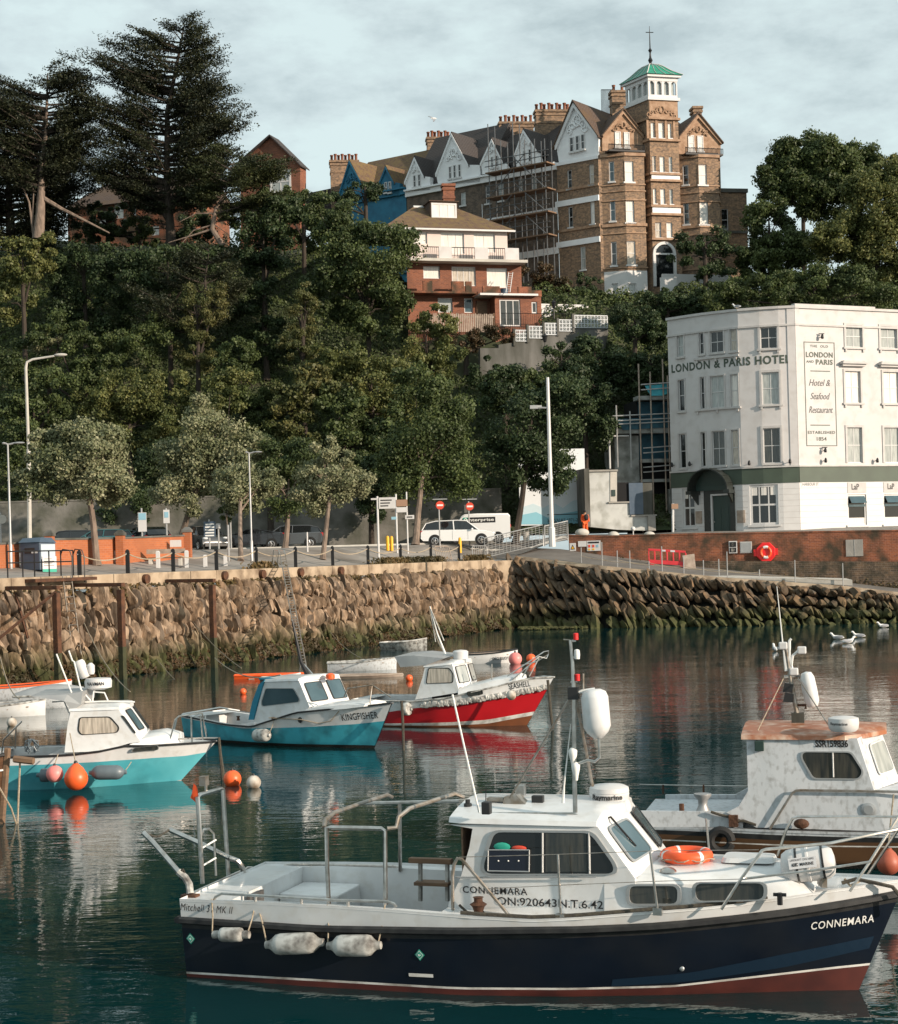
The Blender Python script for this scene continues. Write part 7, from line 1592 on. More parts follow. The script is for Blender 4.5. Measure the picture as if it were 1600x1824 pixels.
# coachroof
q=MB();xs_=np.linspace(Bq.x-.35,L(*Cz2(1130,1195),-.55).x,16);xe_=xs_[-1];rows=[]
for i,x in enumerate(xs_):
 f=(x-xs_[0])/(xe_-xs_[0]);wt=.92-.30*f**1.5;zt_=zc+.0-.03*f;
 if f>.9:zt_-=.05*(f-.9)/.1
 zb_=CH.Z(min(1,x/CH.xe(.8)))-.04;rows.append([Vector((x,-wt-.03,zb_)),Vector((x,-wt,zt_-.05)),Vector((x,-wt+.05,zt_)),Vector((x,-wt*.5,zt_+.07)),Vector((x,0,zt_+.10)),Vector((x,wt*.5,zt_+.07)),Vector((x,wt-.05,zt_)),Vector((x,wt,zt_-.05)),Vector((x,wt+.03,zb_))])
xf=L(*Cz2(1130,1200),-.55).x+.22;last=[Vector((xf+.02,p.y*.9,CH.Z(min(1,xf/CH.xe(.8)))-.04 if k in(0,8)else rows[-1][0].z+(p.z-rows[-1][0].z)*.12))for k,p in enumerate(rows[-1])]
rows.append(last);q.grid([r[::-1]for r in rows]);q.face(rows[0]);q.build('coachroof',M['white_gel'],bt,smooth=35)
def yc(px):return-.93 if px<1240 else-.86
for pts,y_ in(((408,1168),(650,1168),(650,1262),(408,1262)),-.93),(((695,1160),(1030,1158),(1028,1240),(700,1248)),-.90):bwin(bt,[L(*Cz2(*p),y_-.0)for p in pts],(0,-1,0),'glass_boat','alum',.09,.04,.03)
tx=lambda y_:(lambda u,z,d:(u,y_-d,z))
def ctext(s,x0,x1,y0,h,y_,m='ink',**k):a,b=L(x0,y0,y_),L(x1,y0,y_);text(bt,s,tx(y_),a.x,b.x,(a.z+b.z)/2,h/(FPX/(CB.Y-.2*0-abs(a.x)*.317+y_)),m,d=.01,**k)
ctext('CONNEMARA',825,940,1592,11.5,-w,bold=.012,space=1.12);ctext('ON:920643N.T.6.42',886,1075,1615,13.5,-w,bold=.008)
hullfn=lambda u,z,d:CH.at(u,z,d)
def htext(s,p0,p1,h,m,H=CH,par=bt,**k):
 a,b=H.B.y(*p0,-.8),H.B.y(*p1,-.8);t0,t1=a.x/H.xe(a.z),b.x/H.xe(b.z)
 for _ in range(6):a=H.B.y(*p0,-H.hb(t0,a.z));b=H.B.y(*p1,-H.hb(t1,b.z));t0,t1=a.x/H.xe(a.z),b.x/H.xe(b.z)
 sl=(b.z-a.z)/(b.x-a.x);text(par,s,lambda u,z,d:H.at(u,z+(u-a.x)*sl,d),a.x,b.x,a.z,h,m,d=.008,**k)
htext('CONNEMARA',(1446,1656),(1557,1642),.085,'ink_white',bold=.008,shear=.2,space=1.14)
htext('Mitchell 31 MK II',(322,1621),(416,1628),.085,'ink',shear=.35,space=1.1)
for x,y in((340,1672),(748,1701)):
 c=L(x,y,-1.2);
 for _ in range(4):c=L(x,y,CH.at(c.x,c.z).y)
 for rr,m_,d_ in((.06,'sign_green',.006),(.046,'ink_white',.010),(.038,'sign_green',.014)):q=MB();q.face([CH.at(c.x+dx*rr,c.z+dz*rr,d_)for dx,dz in((0,-1.15),(1,0),(0,1.15),(-1,0))]);q.build('hull_sticker',M[m_],bt)
 s_=1 if x<500 else-1;q=MB();q.face([CH.at(c.x+dx*.02*s_,c.z+dz*.02,.018)for dx,dz in((-1,-.3),(0,-.3),(0,-1),(1,0),(0,1),(0,.3),(-1,.3))][::s_]);q.build('arrow',M['ink_white'],bt)
q=MB();a,b=L(*Cz1(1058,1072),-1.22),L(*Cz1(1165,1077),-1.22);q.face([CH.at(a.x,a.z-.02,.008),CH.at(b.x,b.z-.02,.008),CH.at(b.x,b.z+.02,.008),CH.at(a.x,a.z+.02,.008)]);q.build('draught_mark',M['white_line'],bt)
c=L(*Cz2(632,1565),-1.05);q=MB();q.ball(CH.at(c.x,c.z,.005),(.03,.012,.03),10,6);q.build('skin_fitting',M['alum'],bt,smooth=1)
# rails, frames and gear (all on planes of the boat)
def LP(*a):return[L(x,y,yy)for x,y,yy in a]
yg=-1.18
tube1(bt,'grab_rail',LP((380,1606,yg),(384,1598,yg),(395,1592,yg),(450,1595,yg),(600,1604,yg),(690,1606,yg),(702,1610,yg),(706,1616,yg)),.018)
for x in(455,537,620):tube1(bt,'rail_foot',LP((x,1596+(x-450)*.055,yg),(x,1611+(x-450)*.03,yg)),.02)
tube1(bt,'grab_rail',LP((503,1550,1.15),(508,1541,1.15),(520,1539,1.15),(700,1543,1.15),(716,1546,1.15)),.018)
for x in(584,620,700):tube1(bt,'rail_foot',LP((x,1541,1.15),(x,1552,1.15)),.016)
tube1(bt,'mid_gantry',LP((586,1614,-1.1),(583,1545,-1.1),(582,1474,-1.1),(590,1474,-1.1),(680,1476,-1.1),(686,1480,-1.1),(687,1612,-1.1)),.027,n=8)
tube1(bt,'mid_gantry',LP((577,1474,-1.1),(580,1460,-.95),(595,1448,-.7),(640,1432,-.1),(690,1416,.6),(698,1420,.8)),.026,'steel_dull',8)
tube1(bt,'mid_gantry',LP((690,1476,-1.1),(706,1474,-1.05),(710,1456,-1.0),(730,1440,-.8),(770,1427,-.5),(810,1414,-.2),(826,1420,-.1)),.026,'steel_dull',8)
tube1(bt,'mid_gantry',LP((645,1431,.9),(818,1427,.9)),.022);tube1(bt,'mid_gantry',LP((712,1428,.95),(713,1552,1.1)),.025)
tube1(bt,'stern_arch',LP((361,1574,-.35),(352,1420,-.35),(356,1416,-.3),(393,1405,.45),(397,1406,.5),(407,1560,.5)),.03,n=8)
tube1(bt,'arch_lamp',LP((367,1408,.0),(367,1390,.0)),.02);q=MB();c=L(364,1391,0);q.box(c.x-.05,c.x+.04,-.05,.05,c.z-.06,c.z+.06);q.build('lamp_box',M['steel_dull'],bt)
for pts in(((255,1483,-.9),(272,1500,-.9),(318,1553,-.9)),((302,1478,.4),(360,1504,.4),(408,1528,.45))):tube1(bt,'davit_arm',LP(*pts),.035,'steel',8)
tube1(bt,'davit_socket',LP((318,1553,-.9),(330,1563,-.9),(337,1575,-.92),(339,1592,-.95)),.045,'fender',8);tube1(bt,'davit_socket',LP((408,1528,.45),(424,1534,.5),(432,1545,.55),(434,1556,.6)),.035,'steel',8)
tube1(bt,'davit_line',LP((255,1483,-.9),(275,1490,-.4),(283,1490,0),(302,1478,.4)),.014,'rope_dark')
tube1(bt,'rope_lashing',LP((314,1556,-.9),(326,1550,-.9),(334,1563,-.9),(322,1566,-.9),(316,1552,-.9),(330,1560,-.9)),.022,'rope_dark')
tube1(bt,'boarding_ladder',LP((357,1560,-.1),(358,1490,-.1),(362,1478,-.1),(372,1476,.0),(381,1485,.1),(385,1560,.1)),.016,'steel')
for y_ in(1500,1532):tube1(bt,'ladder_step',LP((358,y_+12,-.1),(385,y_-4,.1)),.012,'ink_white')
q=MB();a=L(345,1400,-.35);q.grid([[a+Vector((0,0,.03)),a+Vector((.03,.01,.0)),a+Vector((.05,0,-.04))],[a+Vector((-.03,.01,-.09)),a+Vector((.02,-.01,-.12)),a+Vector((.06,.01,-.14))],[a+Vector((-.05,0,-.15)),a+Vector((-.01,.02,-.19)),a+Vector((.03,0,-.22))]]);one_f=q.build('flag',M['ring_orange'],bt,smooth=1)
tube1(bt,'transom_rail',LP((336,1602,-1.0),(345,1590,-.85),(420,1556,.6),(440,1547,1.0)),.018)
tube1(bt,'stern_rail',LP((423,1565,.55),(428,1556,.7),(441,1546,1.0),(449,1546,1.1),(450,1554,1.1)),.02)
for x,y_ in((339,-.95),):q=MB();c=L(x,1596,y_);q.box(c.x-.1,c.x+.1,c.y-.06,c.y+.06,c.z-.03,c.z+.02);q.build('base_plate',M['rust'],bt)
tube1(bt,'davit_hoop',LP((807,1636,-1.05),(806,1560,-1.05),(809,1540,-1.05),(815,1529,-1.05),(823,1531,-1.05),(850,1563,-1.05),(911,1636,-1.05)),.02,'steel_dull')
q=MB();c=L(853,1636,-1.12);q.lathe([(.10,0),(.08,.04),(.05,.07),(.07,.13),(.10,.16),(.05,.19),(.05,.23),(.065,.24),(.001,.25)],c,12);q.build('winch',M['rust'],bt,smooth=1)
tube1(bt,'winch_rope',LP((818,1612,-1.05),(832,1625,-1.05),(846,1630,-1.1),(858,1621,-1.1),(868,1630,-1.12),(850,1634,-1.14),(880,1632,-1.1)),.016,'rope_dark')
for xt,yt,xb,yb_ in((994,1522,999,1636),(1158,1518,1172,1625)):
 tube1(bt,'stanchion',LP((xt,yt,-1.2),(xb,yb_,-1.2)),.014)
 q=MB();c=L(xb,yb_,-1.2);q.box(c.x-.05,c.x+.05,c.y-.035,c.y+.035,c.z-.03,c.z+.05);q.build('stanchion_base',M['steel'],bt)
tube1(bt,'guard_wire',LP((818,1527,-1.1),(994,1522,-1.2),(1158,1516,-1.2),(1352,1514,-.95)),.004,'steel_dull',4);tube1(bt,'guard_wire',LP((870,1583,-1.1),(996,1577,-1.2),(1165,1570,-1.2),(1320,1566,-1.0)),.004,'steel_dull',4)
tube1(bt,'pulpit',LP((1285,1620,-1.1),(1320,1566,-1.05),(1358,1515,-1.0),(1365,1513,-.98),(1480,1502,-.75),(1600,1477,-.35),(1660,1462,0)),.017)
tube1(bt,'pulpit',LP((1320,1566,-1.05),(1440,1552,-.85),(1552,1535,-.55)),.014);tube1(bt,'pulpit',LP((1514,1588,-.62),(1550,1535,-.5),(1610,1440,-.2)),.017)
tube1(bt,'pulpit',LP((1385,1525,.95),(1400,1480,.95),(1412,1458,.95),(1422,1455,.9),(1600,1455,.3)),.017);tube1(bt,'pulpit',LP((1545,1560,.4),(1600,1478,.25)),.017)
for x,yt,yb_ in((1258,1458,1512),(1000,1370,1420)):
 if x>1100:tube1(bt,'stanchion',LP((x,yt,1.15),(x+5,yb_,1.15)),.014)
tube1(bt,'cabin_rail',LP((812,1563,-w-.05),(1062,1562,-w-.05)),.010,'alum')
tube1(bt,'roof_rail',LP((862,1458,-.72),(868,1450,-.72),(875,1449,-.72),(1020,1449,-.72),(1028,1452,-.72),(1031,1459,-.72)),.015);tube1(bt,'rail_foot',LP((945,1449,-.72),(945,1457,-.72)),.012)
zR=zr+.1;RP=lambda x,y,z=None:CB.zz(x,y,(zR if z is None else z))
q=MB();c=RP(*Cz3(318,255));q.box(c.x-.05,c.x+.05,c.y-.05,c.y+.05,c.z,c.z+.14);q.build('floodlight',M['black_plastic'],bt,bevel=.01)
q=MB();c=RP(*Cz3(510,195));q.hexa([c+Vector(v)for v in((-.15,-.08,0),(.15,-.08,0),(.15,.1,0),(-.15,.1,0),(-.13,-.06,.10),(.02,-.06,.12),(.02,.1,.12),(-.13,.1,.10))]);q.box(c.x-.35,c.x-.15,c.y-.05,c.y+.05,c.z+.04,c.z+.08);q.build('roof_bracket',M['steel_dull'],bt)
q=MB();c=RP(*Cz3(538,160));q.box(c.x-.06,c.x+.06,c.y-.04,c.y+.04,c.z+.05,c.z+.18);q.build('search_light',M['steel'],bt,bevel=.01)
q=MB();c=RP(*Cz3(650,195));q.box(c.x-.07,c.x+.07,c.y-.04,c.y+.04,c.z,c.z+.11);q.build('horn',M['black_plastic'],bt,bevel=.01)
tube1(bt,'cable',[RP(*Cz3(*p))for p in((560,150),(620,140),(690,160),(730,205),(860,215),(870,180))],.008,'black_plastic',5)
c=RP(*Cz3(195,205));q=MB();q.lathe([(.05,0),(.05,.03),(.03,.04),(.03,.08)],c,8);q.build('aerial_base',M['black_plastic'],bt)
b0_=RP(*Cz3(268,245));yA=b0_.y;tube1(bt,'whip_aerial',[b0_,L(806,1237,yA)],.012,'ink_white');tube1(bt,'whip_aerial',[RP(*Cz3(310,200)),L(866,1402,RP(*Cz3(310,200)).y)],.006,'black_plastic')
# mast
m0=RP(*Cz3(890,245));ym=m0.y;ML=lambda x,y,dy=0:L(x,y,ym+dy);md=T
tube1(bt,'mast',[m0,ML(1023,1350),ML(1023,1240),ML(1020,1180),ML(1016,1140)],[.028,.025,.025,.02,.018],'steel',8)
tube1(bt,'mast_stay',[ML(1016,1242),L(908,1422,ym+.2)],.014,'steel_dull');tube1(bt,'mast_stay',[ML(1026,1242),L(1056,1400,ym+.6)],.018,'steel_dull')
tube1(bt,'spreader',[ML(1012,1236),ML(1060,1228,.05)],.022,'ink_white');q=MB();c=ML(1022,1238);q.box(c.x-.06,c.x+.06,c.y-.04,c.y+.04,c.z-.05,c.z+.09);q.build('mast_clamp',M['black_plastic'],bt)
for x,y in((1026,1134),(1029,1207)):q=MB();q.lathe([(.028,-.035),(.028,.035),(.02,.04)],ML(x,y),10);q.build('red_lamp',M['red_box'],bt,smooth=1);tube1(bt,'lamp_arm',[ML(1017,y+8),ML(x,y+7)],.012)
tube1(bt,'wind_sensor',[ML(1004,1139),ML(1016,1140)],.006,'steel_dull');q=MB();q.lathe([(.03,-.05),(.035,0),(.03,.05),(.01,.06)],ML(1028,1166),10);q.build('gps_aerial',M['ink_white'],bt,smooth=1);tube1(bt,'lamp_arm',[ML(1018,1170),ML(1028,1172)],.012);tube1(bt,'short_aerial',[ML(1039,1200),ML(1039,1228)],.012,'steel_dull')
for x,y in((1021,1350),(1026,1376)):q=MB();q.lathe([(.02,-.09),(.03,-.03),(.045,.03),(.05,.08),(.03,.11),(.001,.12)],ML(x,y),12);q.build('tri_light',M['ink_white'],bt,smooth=1)
tube1(bt,'reflector_bracket',[ML(1026,1362),ML(1048,1354),ML(1060,1357),ML(1068,1350),ML(1067,1316)],.016,'steel');tube1(bt,'thin_aerial',[ML(1003,1430),ML(1005,1400),ML(1017,1290)],[.02,.01,.005],'ink_white')
rr=T('radar_reflector','big white capsule shaped radar reflector on the mast of the navy boat','radar reflector',(0,0,0),local=False);p0,p1=ML(1066,1316),ML(1058,1228)
def b2w(B,p):p=Vector(p);return Vector((B.X+p.x*B.f.x+p.y*B.l.x,B.Y+p.x*B.f.y+p.y*B.l.y,p.z+B.z))
P0,P1=b2w(CB,p0),b2w(CB,p1);ax=P1-P0;hl_=ax.length;bpy.data.objects.remove(rr);rr=T('radar_reflector','big white capsule shaped radar reflector on the mast of the navy boat','radar reflector',P0)
q=MB();R_=.155;q.lathe([(.001,-.0),(.05,.005),(.12,.07),(R_,.14),(R_*1.0,hl_*.5),(R_,hl_-.09),(R_*.85,hl_-.03),(R_*.5,hl_),(.001,hl_+.004)],P0,20,ax);q.build('capsule',M['fender']if 0 else M['white_gel'],rr,smooth=1)
# radar dome
c=b2w(CB,CB.zz(1086,1434,zr+.06));t=T('radar_dome','round white radar dome on the wheelhouse roof of the navy boat','radar dome',c);R_=.235;q=MB();q.lathe([(R_*.55,0),(R_*.8,.02),(R_*.97,.08),(R_,.14),(R_*.97,.15),(R_,.16),(R_*.97,.21),(R_*.75,.235),(.001,.25)],c,28);q.build('dome',M['white_paint'],t,smooth=1)
vx=Vector((c.x,c.y,0)).normalized();sx=Vector((vx.y,-vx.x,0));text(t,'Raymarine',lambda u,z,d:c+Vector((0,0,.06+z))+(sx*sin(u/R_)-vx*cos(u/R_))*(R_*1.0+d),-.22,.16,.03,.058,d=.006,bold=.03)
# life ring, hatch, vent, liferaft
c=b2w(CB,CB.zz(1223,1523,zc+.14));t=T('life_ring','orange life ring lying on the cabin top of the navy boat','life ring',c);q=MB();R_=.235;n_=28;q.tube([c+Vector((R_*cos(2*pi*k/n_),R_*sin(2*pi*k/n_),0))for k in range(n_)],.068,12,closed=True);rg_=q.build('ring',M['ring_orange'],t,smooth=1)
for a0 in(.3,1.9,3.4,5.2):q=MB();q.tube([c+Vector((R_*cos(a0+j*.04),R_*sin(a0+j*.04),0))for j in range(-2,3)],.0705,12);q.build('reflective_band',M['reflect_tape'],rg_,smooth=1)
q=MB();q.tube([c+Vector(((R_+.075+.02*sin(k*2.0))*cos(2*pi*k/n_),(R_+.075+.02*sin(k*2.0))*sin(2*pi*k/n_),-.03*abs(sin(k*.9))))for k in range(n_)],.007,5,closed=True);q.build('grab_line',M['rope'],t)
c=CB.zz(1335,1532,zc+.08);q=MB();q.prism(rounded([c+Vector(v)for v in((-.3,-.22,0),(.3,-.2,0),(.3,.22,0),(-.3,.24,0))],.1),rounded([c+Vector(v)for v in((-.28,-.2,.05),(.28,-.18,.05),(.28,.2,.05),(-.28,.22,.05))],.1));q.build('deck_hatch',M['white_gel'],bt)
c=CB.zz(1190,1552,zc+.03);q=MB();q.lathe([(.10,0),(.09,.015),(.06,.035),(.001,.045)],c,16);q.build('vent',M['steel'],bt,smooth=1)
p0=b2w(CB,CB.y(1392,1545,-.35));p1=b2w(CB,CB.y(1488,1534,-.3));t=T('liferaft_canister','white barrel shaped liferaft canister on the foredeck of the navy boat','liferaft',(p0+p1)/2-Vector((0,0,.2)),group=None);ax=p1-p0;l_=ax.length;R_=.19;q=MB()
q.lathe([(.06,0),(R_*.75,.02),(R_*.95,.08),(R_,.15),(R_,l_*.47),(R_*1.06,l_*.48),(R_*1.06,l_*.52),(R_,l_*.53),(R_,l_-.15),(R_*.95,l_-.08),(R_*.75,l_-.02),(.06,l_)],p0,20,ax);q.build('barrel',M['white_paint'],t,smooth=1)
for f_ in(.3,.78):q=MB();q.lathe([(R_+.006,l_*f_-.012),(R_+.006,l_*f_+.012)],p0,20,ax);q.build('strap',M['black_plastic'],t)
vx=Vector((p0.x,p0.y,0)).normalized();ad=ax.normalized();nn=(Vector((0,0,.25))-vx);nn=(nn-ad*nn.dot(ad)).normalized();up_=ad.cross(nn)*-1;up_=up_ if up_.z>0 else-up_
lf_=lambda u,z,d:p0+ad*(u+l_*.42)+up_*z+nn*(R_*1.06+d)
q=MB();q.face([lf_(-.15,-.05,.01),lf_(.15,-.05,.01),lf_(.15,.07,.01),lf_(-.15,.07,.01)]);lb_=q.build('label',M['reflect_tape'],t);text(lb_,'LIFERAFT ON HIRE',lf_,-.13,.13,.035,.022,d=.014);text(lb_,'MARINE',lf_,-.03,.12,-.02,.03,d=.014,bold=.03);text(lb_,'ADEC',lf_,-.12,-.05,-.02,.032,d=.014,bold=.05)
q=MB()
for f_ in(.25,.75):c=p0+ax*f_;q.box(c.x-.03,c.x+.03,c.y-.12,c.y+.12,c.z-R_*1.35,c.z-R_*.8)
q.build('cradle',M['steel_dull'],t)
# anchor chain and ropes on the foredeck
tube1(bt,'mooring_rope',LP((1500,1573,-.3),(1525,1566,-.25),(1560,1573,-.3),(1590,1580,-.25),(1625,1620,-.2)),.022,'rope_dark',6);tube1(bt,'mooring_rope',LP((1505,1566,-.2),(1515,1578,-.25),(1535,1568,-.1),(1560,1577,-.2),(1530,1582,-.3)),.016,'rope',6)
tube1(bt,'toe_rope',[CH.pt(t_/30,CH.Z(t_/30)+.005,-1,-.10)for t_ in range(13,26)],.022,'rope_dark',6)
q=MB();c=L(*Cz2(1082,1240),-.85);q.tube([c+Vector((0,0,-.05)),c+Vector((0,0,.08))],.03,6);q.tube([c+Vector((-.07,0,.06)),c+Vector((.07,0,.06))],.02,6);q.build('mooring_cleat',M['black_metal'],bt)
# fenders over the side
for lab,x0,y0,x1,y1,r,ups in(('small pale fender nearest the stern of the navy boat',388,1665,436,1665,.085,((378,1660,377,1602),(441,1663,455,1608))),('long pale fender hanging second on the navy boat',482,1683,568,1679,.125,((475,1680,457,1608),)),('long pale fender hanging third on the navy boat',592,1685,670,1684,.125,((584,1684,583,1612),(673,1684,686,1612)))):
 pa,pb_=b2w(CB,L(x0,y0,-1.42)),b2w(CB,L(x1,y1,-1.42));fender_h(lab,pa,pb_,r,'fender',[(b2w(CB,L(a,b,-1.42)),b2w(CB,L(c_,d_,-1.22)))for a,b,c_,d_ in ups],'pale fenders along the navy hull')
# engine box / small timber frame by the cabin door
for x in(749,797):tube1(bt,'pump_post',LP((x,1537,.2),(x,1605,.2)),.03,'fender')
q=MB();a,b=L(730,1532,.2),L(805,1532,.2);q.box(a.x,b.x,.15,.25,a.z-.03,a.z+.03);a=L(742,1572,.2);b=L(802,1570,.2);q.box(a.x,b.x,.1,.3,a.z-.02,a.z+.02);q.build('pump_frame',M['timber'],bt)

# ---------------------------------------------------------------- generic cabin boat
def cabinboat(B,label,Lw,rake,TOPt,WLt,sheer,rows,mats,w,side,front,wins,fwins,roofpx,deckm='white_gel',curve=0,srake=0,over=.04,sole=True,cock=(.05,.4),wm='white_gel',gm='glass_pale',camber=.08,sheerm=None,split=1,coach=None):
 t=T('cabin_boat',label,'boat',B.loc(),B.th,local=True);H=Hull(B,Lw,rake,TOPt,WLt,sheer,curve,srake);H.split=split
 rws=[(H.Z,rows[0][1])]+[(mkrow(H,p)if isinstance(p,list)else(lambda tt,z=p:z),m_)for p,m_ in rows[1:]]
 H.build(t,rws+[(lambda tt:-.4,rws[-1][1])],mats);q=MB();n=30;ts=[i/n for i in range(n+1)]
 def dk(tt,f,dz=-.02):p=H.pt(tt,H.Z(tt),-1);return Vector((p.x,p.y*f,H.Z(tt)+dz))
 for a,b in zip(ts,ts[1:]):
  if a<cock[0]or b>cock[1]:q.face([dk(a,1),dk(b,1),dk(b,-1),dk(a,-1)])
  else:
   for s in(1,-1):f1=[dk(a,s),dk(b,s),dk(b,s*.82),dk(a,s*.82)];q.face(f1 if s>0 else f1[::-1])
 q.build('deck',M[deckm],t);q=MB();cs=[a for a in ts if cock[0]-.04<a<cock[1]+.04]
 for s in(-1,1):q.grid([[dk(a,s*.82)for a in cs],[Vector((dk(a,1).x,dk(a,s*.76).y,.15))for a in cs]][::s])
 q.face([dk(cs[0],.82),dk(cs[0],-.82),Vector((dk(cs[0],1).x,dk(cs[0],-.76).y,.15)),Vector((dk(cs[0],1).x,dk(cs[0],.76).y,.15))]);q.build('cockpit_lining',M[deckm],t)
 q=MB();x0,x1=dk(cs[0],1).x,dk(cs[-1],1).x;q.face([(x0,-w,.15),(x1,-w,.15),(x1,w,.15),(x0,w,.15)]);q.build('cockpit_sole',M['deck_dark'],t)
 q=MB()
 for s in(-1,1):q.tube([H.pt(tt,H.Z(tt)-.02,s,.02)for tt in ts],.025,5)
 q.build('rubbing_strake',M[sheerm or 'black_rub'],t,smooth=1)
 # cabin
 P=lambda p:B.y(p[0],p[1],-w);S_=[P(p)for p in side];A,Bq=P(front[0]),P(front[1]);D,C=B.zz(*front[2],A.z+.02),B.zz(*front[3],Bq.z+.02)
 C.y=D.y=-.015;C.x=Bq.x+.14
 D.x=A.x+.12;mir=lambda p:Vector((p.x,-p.y,p.z));q=MB();poly=[A]+S_+[Bq]
 for s in(1,-1):pts=[Vector((p.x,p.y*s,p.z))for p in poly];inn=[p+Vector((0,.05*s,0))for p in pts];q.prism(pts[::-1],inn[::-1])if s>0 else q.prism(inn[::-1],pts[::-1])
 for quad in((A,Bq,C,D),(D,C,mir(C),mir(D)),(mir(D),mir(C),mir(Bq),mir(A))):q.face(quad)
 q.face([C,Vector((C.x,C.y,Bq.z-.25)),Vector((C.x,-C.y,Bq.z-.25)),mir(C)])
 q.build('cabin',M[wm],t);aft=S_[0];q=MB();rw=[]
 xa,xb=aft.x-over,max(D.x,A.x)+over
 for x in np.linspace(xa,xb,10):
  ww=w+over*.6
  if x>A.x:f=min(1,(x-A.x)/max(.05,D.x-A.x));ww=ww*(1-f*f*.7)
  zl=aft.z+(A.z-aft.z)*min(1,max(0,(x-aft.x)/(A.x-aft.x)));rw.append([Vector((x,y*ww,zl+(.03 if abs(y)<1 else-.02)+camber*(1-y*y)))for y in(-1,-.96,-.7,-.35,0,.35,.7,.96,1)])
 q.grid([r[::-1]for r in rw]);q.face(rw[0]);q.face(rw[-1][::-1]);rf=q.build('roof',M[wm],t,smooth=35)
 q=MB();q.box(aft.x+.15,Bq.x-.15,-w+.1,w-.1,H.Z(.5)-.12,Bq.z-.06);q.build('interior',M['dark_void'],t)
 for pts,g_,f_ in wins:bwin(t,[P(p)for p in pts],(0,-1,0),g_,f_,.07,.03,.012)
 for k,(pan,u0,u1,v0,v1,g_,f_)in enumerate(fwins):
  Q=(A,Bq,C,D)if pan==0 else(mir(D),mir(C),mir(Bq),mir(A));panelwin(t,*Q,u0,u1,v0,v1,gm=g_,fm=f_,r=.06,fw=.025)
 if coach:
  q=MB();rr_=[];xe_=P(coach[-1]).x
  for k,p in enumerate(coach):
   v=P(p);f=k/(len(coach)-1);ww=w*(1-.45*f);zb=H.Z(min(1,v.x/H.xe(.8)))-.05;rr_.append([Vector((v.x,-ww-.03,zb)),Vector((v.x,-ww,v.z-.03)),Vector((v.x,-ww*.9,v.z)),Vector((v.x,0,v.z+.07)),Vector((v.x,ww*.9,v.z)),Vector((v.x,ww,v.z-.03)),Vector((v.x,ww+.03,zb))])
  q.grid([r[::-1]for r in rr_]);q.face(rr_[-1][::-1]);q.build('coachroof',M[wm],t,smooth=35)
 return t,H,P,(A,Bq,C,D)
def K4(x,y):return 300+x/2.2857,1080+y/2.2857
# KINGFISHER
KB=BF(-7.1,47.83,-39.5)
t,KH,KP,_=cabinboat(KB,'turquoise and white cabin boat, middle of the three moored small boats',6.5,.55,[(0,.85),(.25,1.0),(.5,1.05),(.7,.88),(.85,.5),(.95,.18),(1,.02)],[(0,.7),(.25,.88),(.5,.85),(.7,.6),(.85,.28),(.95,.08),(1,.01)],
 [K4(35,440),K4(120,455),K4(230,478),K4(340,488),K4(420,462),K4(520,430),K4(640,418),K4(760,408),K4(940,393)],
 [(0,0),([K4(35,452),K4(150,472),K4(300,497),K4(560,492),K4(760,480),K4(895,468)],1),(.08,2)],['white_gel','turq','weed_and_gap_shade'],.78,
 [K4(395,305),K4(385,330),K4(350,462),K4(362,482),K4(560,425)],[K4(530,300),K4(575,410),K4(620,288),K4(705,375)],
 [([K4(395,333),K4(512,333),K4(537,378),K4(534,390),K4(380,408),K4(378,390)],'glass_blue','alum')],[(0,.14,.86,.14,.84,'glass_blue','black_plastic'),(1,.06,.92,.12,.84,'glass_blue','black_plastic')],None,cock=(.05,.34),coach=[K4(560,412),K4(640,405),K4(700,398),K4(760,402)],split=1)
htext('KINGFISHER',K4(709,466),K4(856,455),.17,'ink',KH,t,bold=.01,space=1.1)
q=MB();a=[KP(K4(*p))for p in((372,318),(395,300),(365,400),(350,462),(330,462),(345,390))];q.prism([v+Vector((-.01,-.03,0))for v in(a[0],a[1],a[2],a[3],a[4],a[5])],[v+Vector((-.01,.9,0))for v in(a[0],a[1],a[2],a[3],a[4],a[5])]);q.build('canvas_cover',M['teal_canvas'],t)
q=MB();c0=KP(K4(365,318));q.box(c0.x-.05,c0.x+1.2,-.7,.7,c0.z+.12,c0.z+.16);q.build('roof_canvas',M['teal_canvas'],t)
q=MB();c=KP(K4(545,462));q.lathe([(.07,0),(.08,.02),(.05,.03)],KH.at(c.x,c.z,.0),14,(0,-1,0));q.build('porthole',M['black_plastic'],t)
q=MB();q.tube([KH.at(KP(K4(x,y)).x,KP(K4(x,y)).z,.03)for x,y in((440,450),(550,460),(600,478),(640,470),(672,430))],.012,4);q.build('rope',M['rope'],t)
for pts,r in(([(20,520,-.8),(35,455,-.8),(60,438,-.6),(210,412,.2),(290,425,.75)],.02),([(95,560,-.9),(95,455,-.9),(120,440,-.9),(150,442,-.9),(155,530,-.9)],.02),([(715,370,-.5),(730,335,-.6),(830,320,-.3),(905,370,-.1)],.018),([(820,395,-.4),(830,322,-.3)],.015)):tube1(t,'rail',[KB.y(*K4(x,y),y_)for x,y,y_ in pts],r,'ink_white' if r==.02 else 'steel_dull')
m0=KB.y(*K4(572,292),0);m1=KB.y(*K4(540,225),0);m2=KB.y(*K4(505,60),0);tube1(t,'mast',[m0,m1,m2],[.07,.05,.03],'black_metal',8);tube1(t,'mast_foot',[m0+Vector((.1,.15,0)),m1],.03,'steel');
q=MB();c=KB.y(*K4(660,300),.0);q.lathe([(.05,0),(.12,.04),(.12,.14),(.05,.18)],c,12);q.build('roof_lamp',M['buoy_orange'],t,smooth=1)
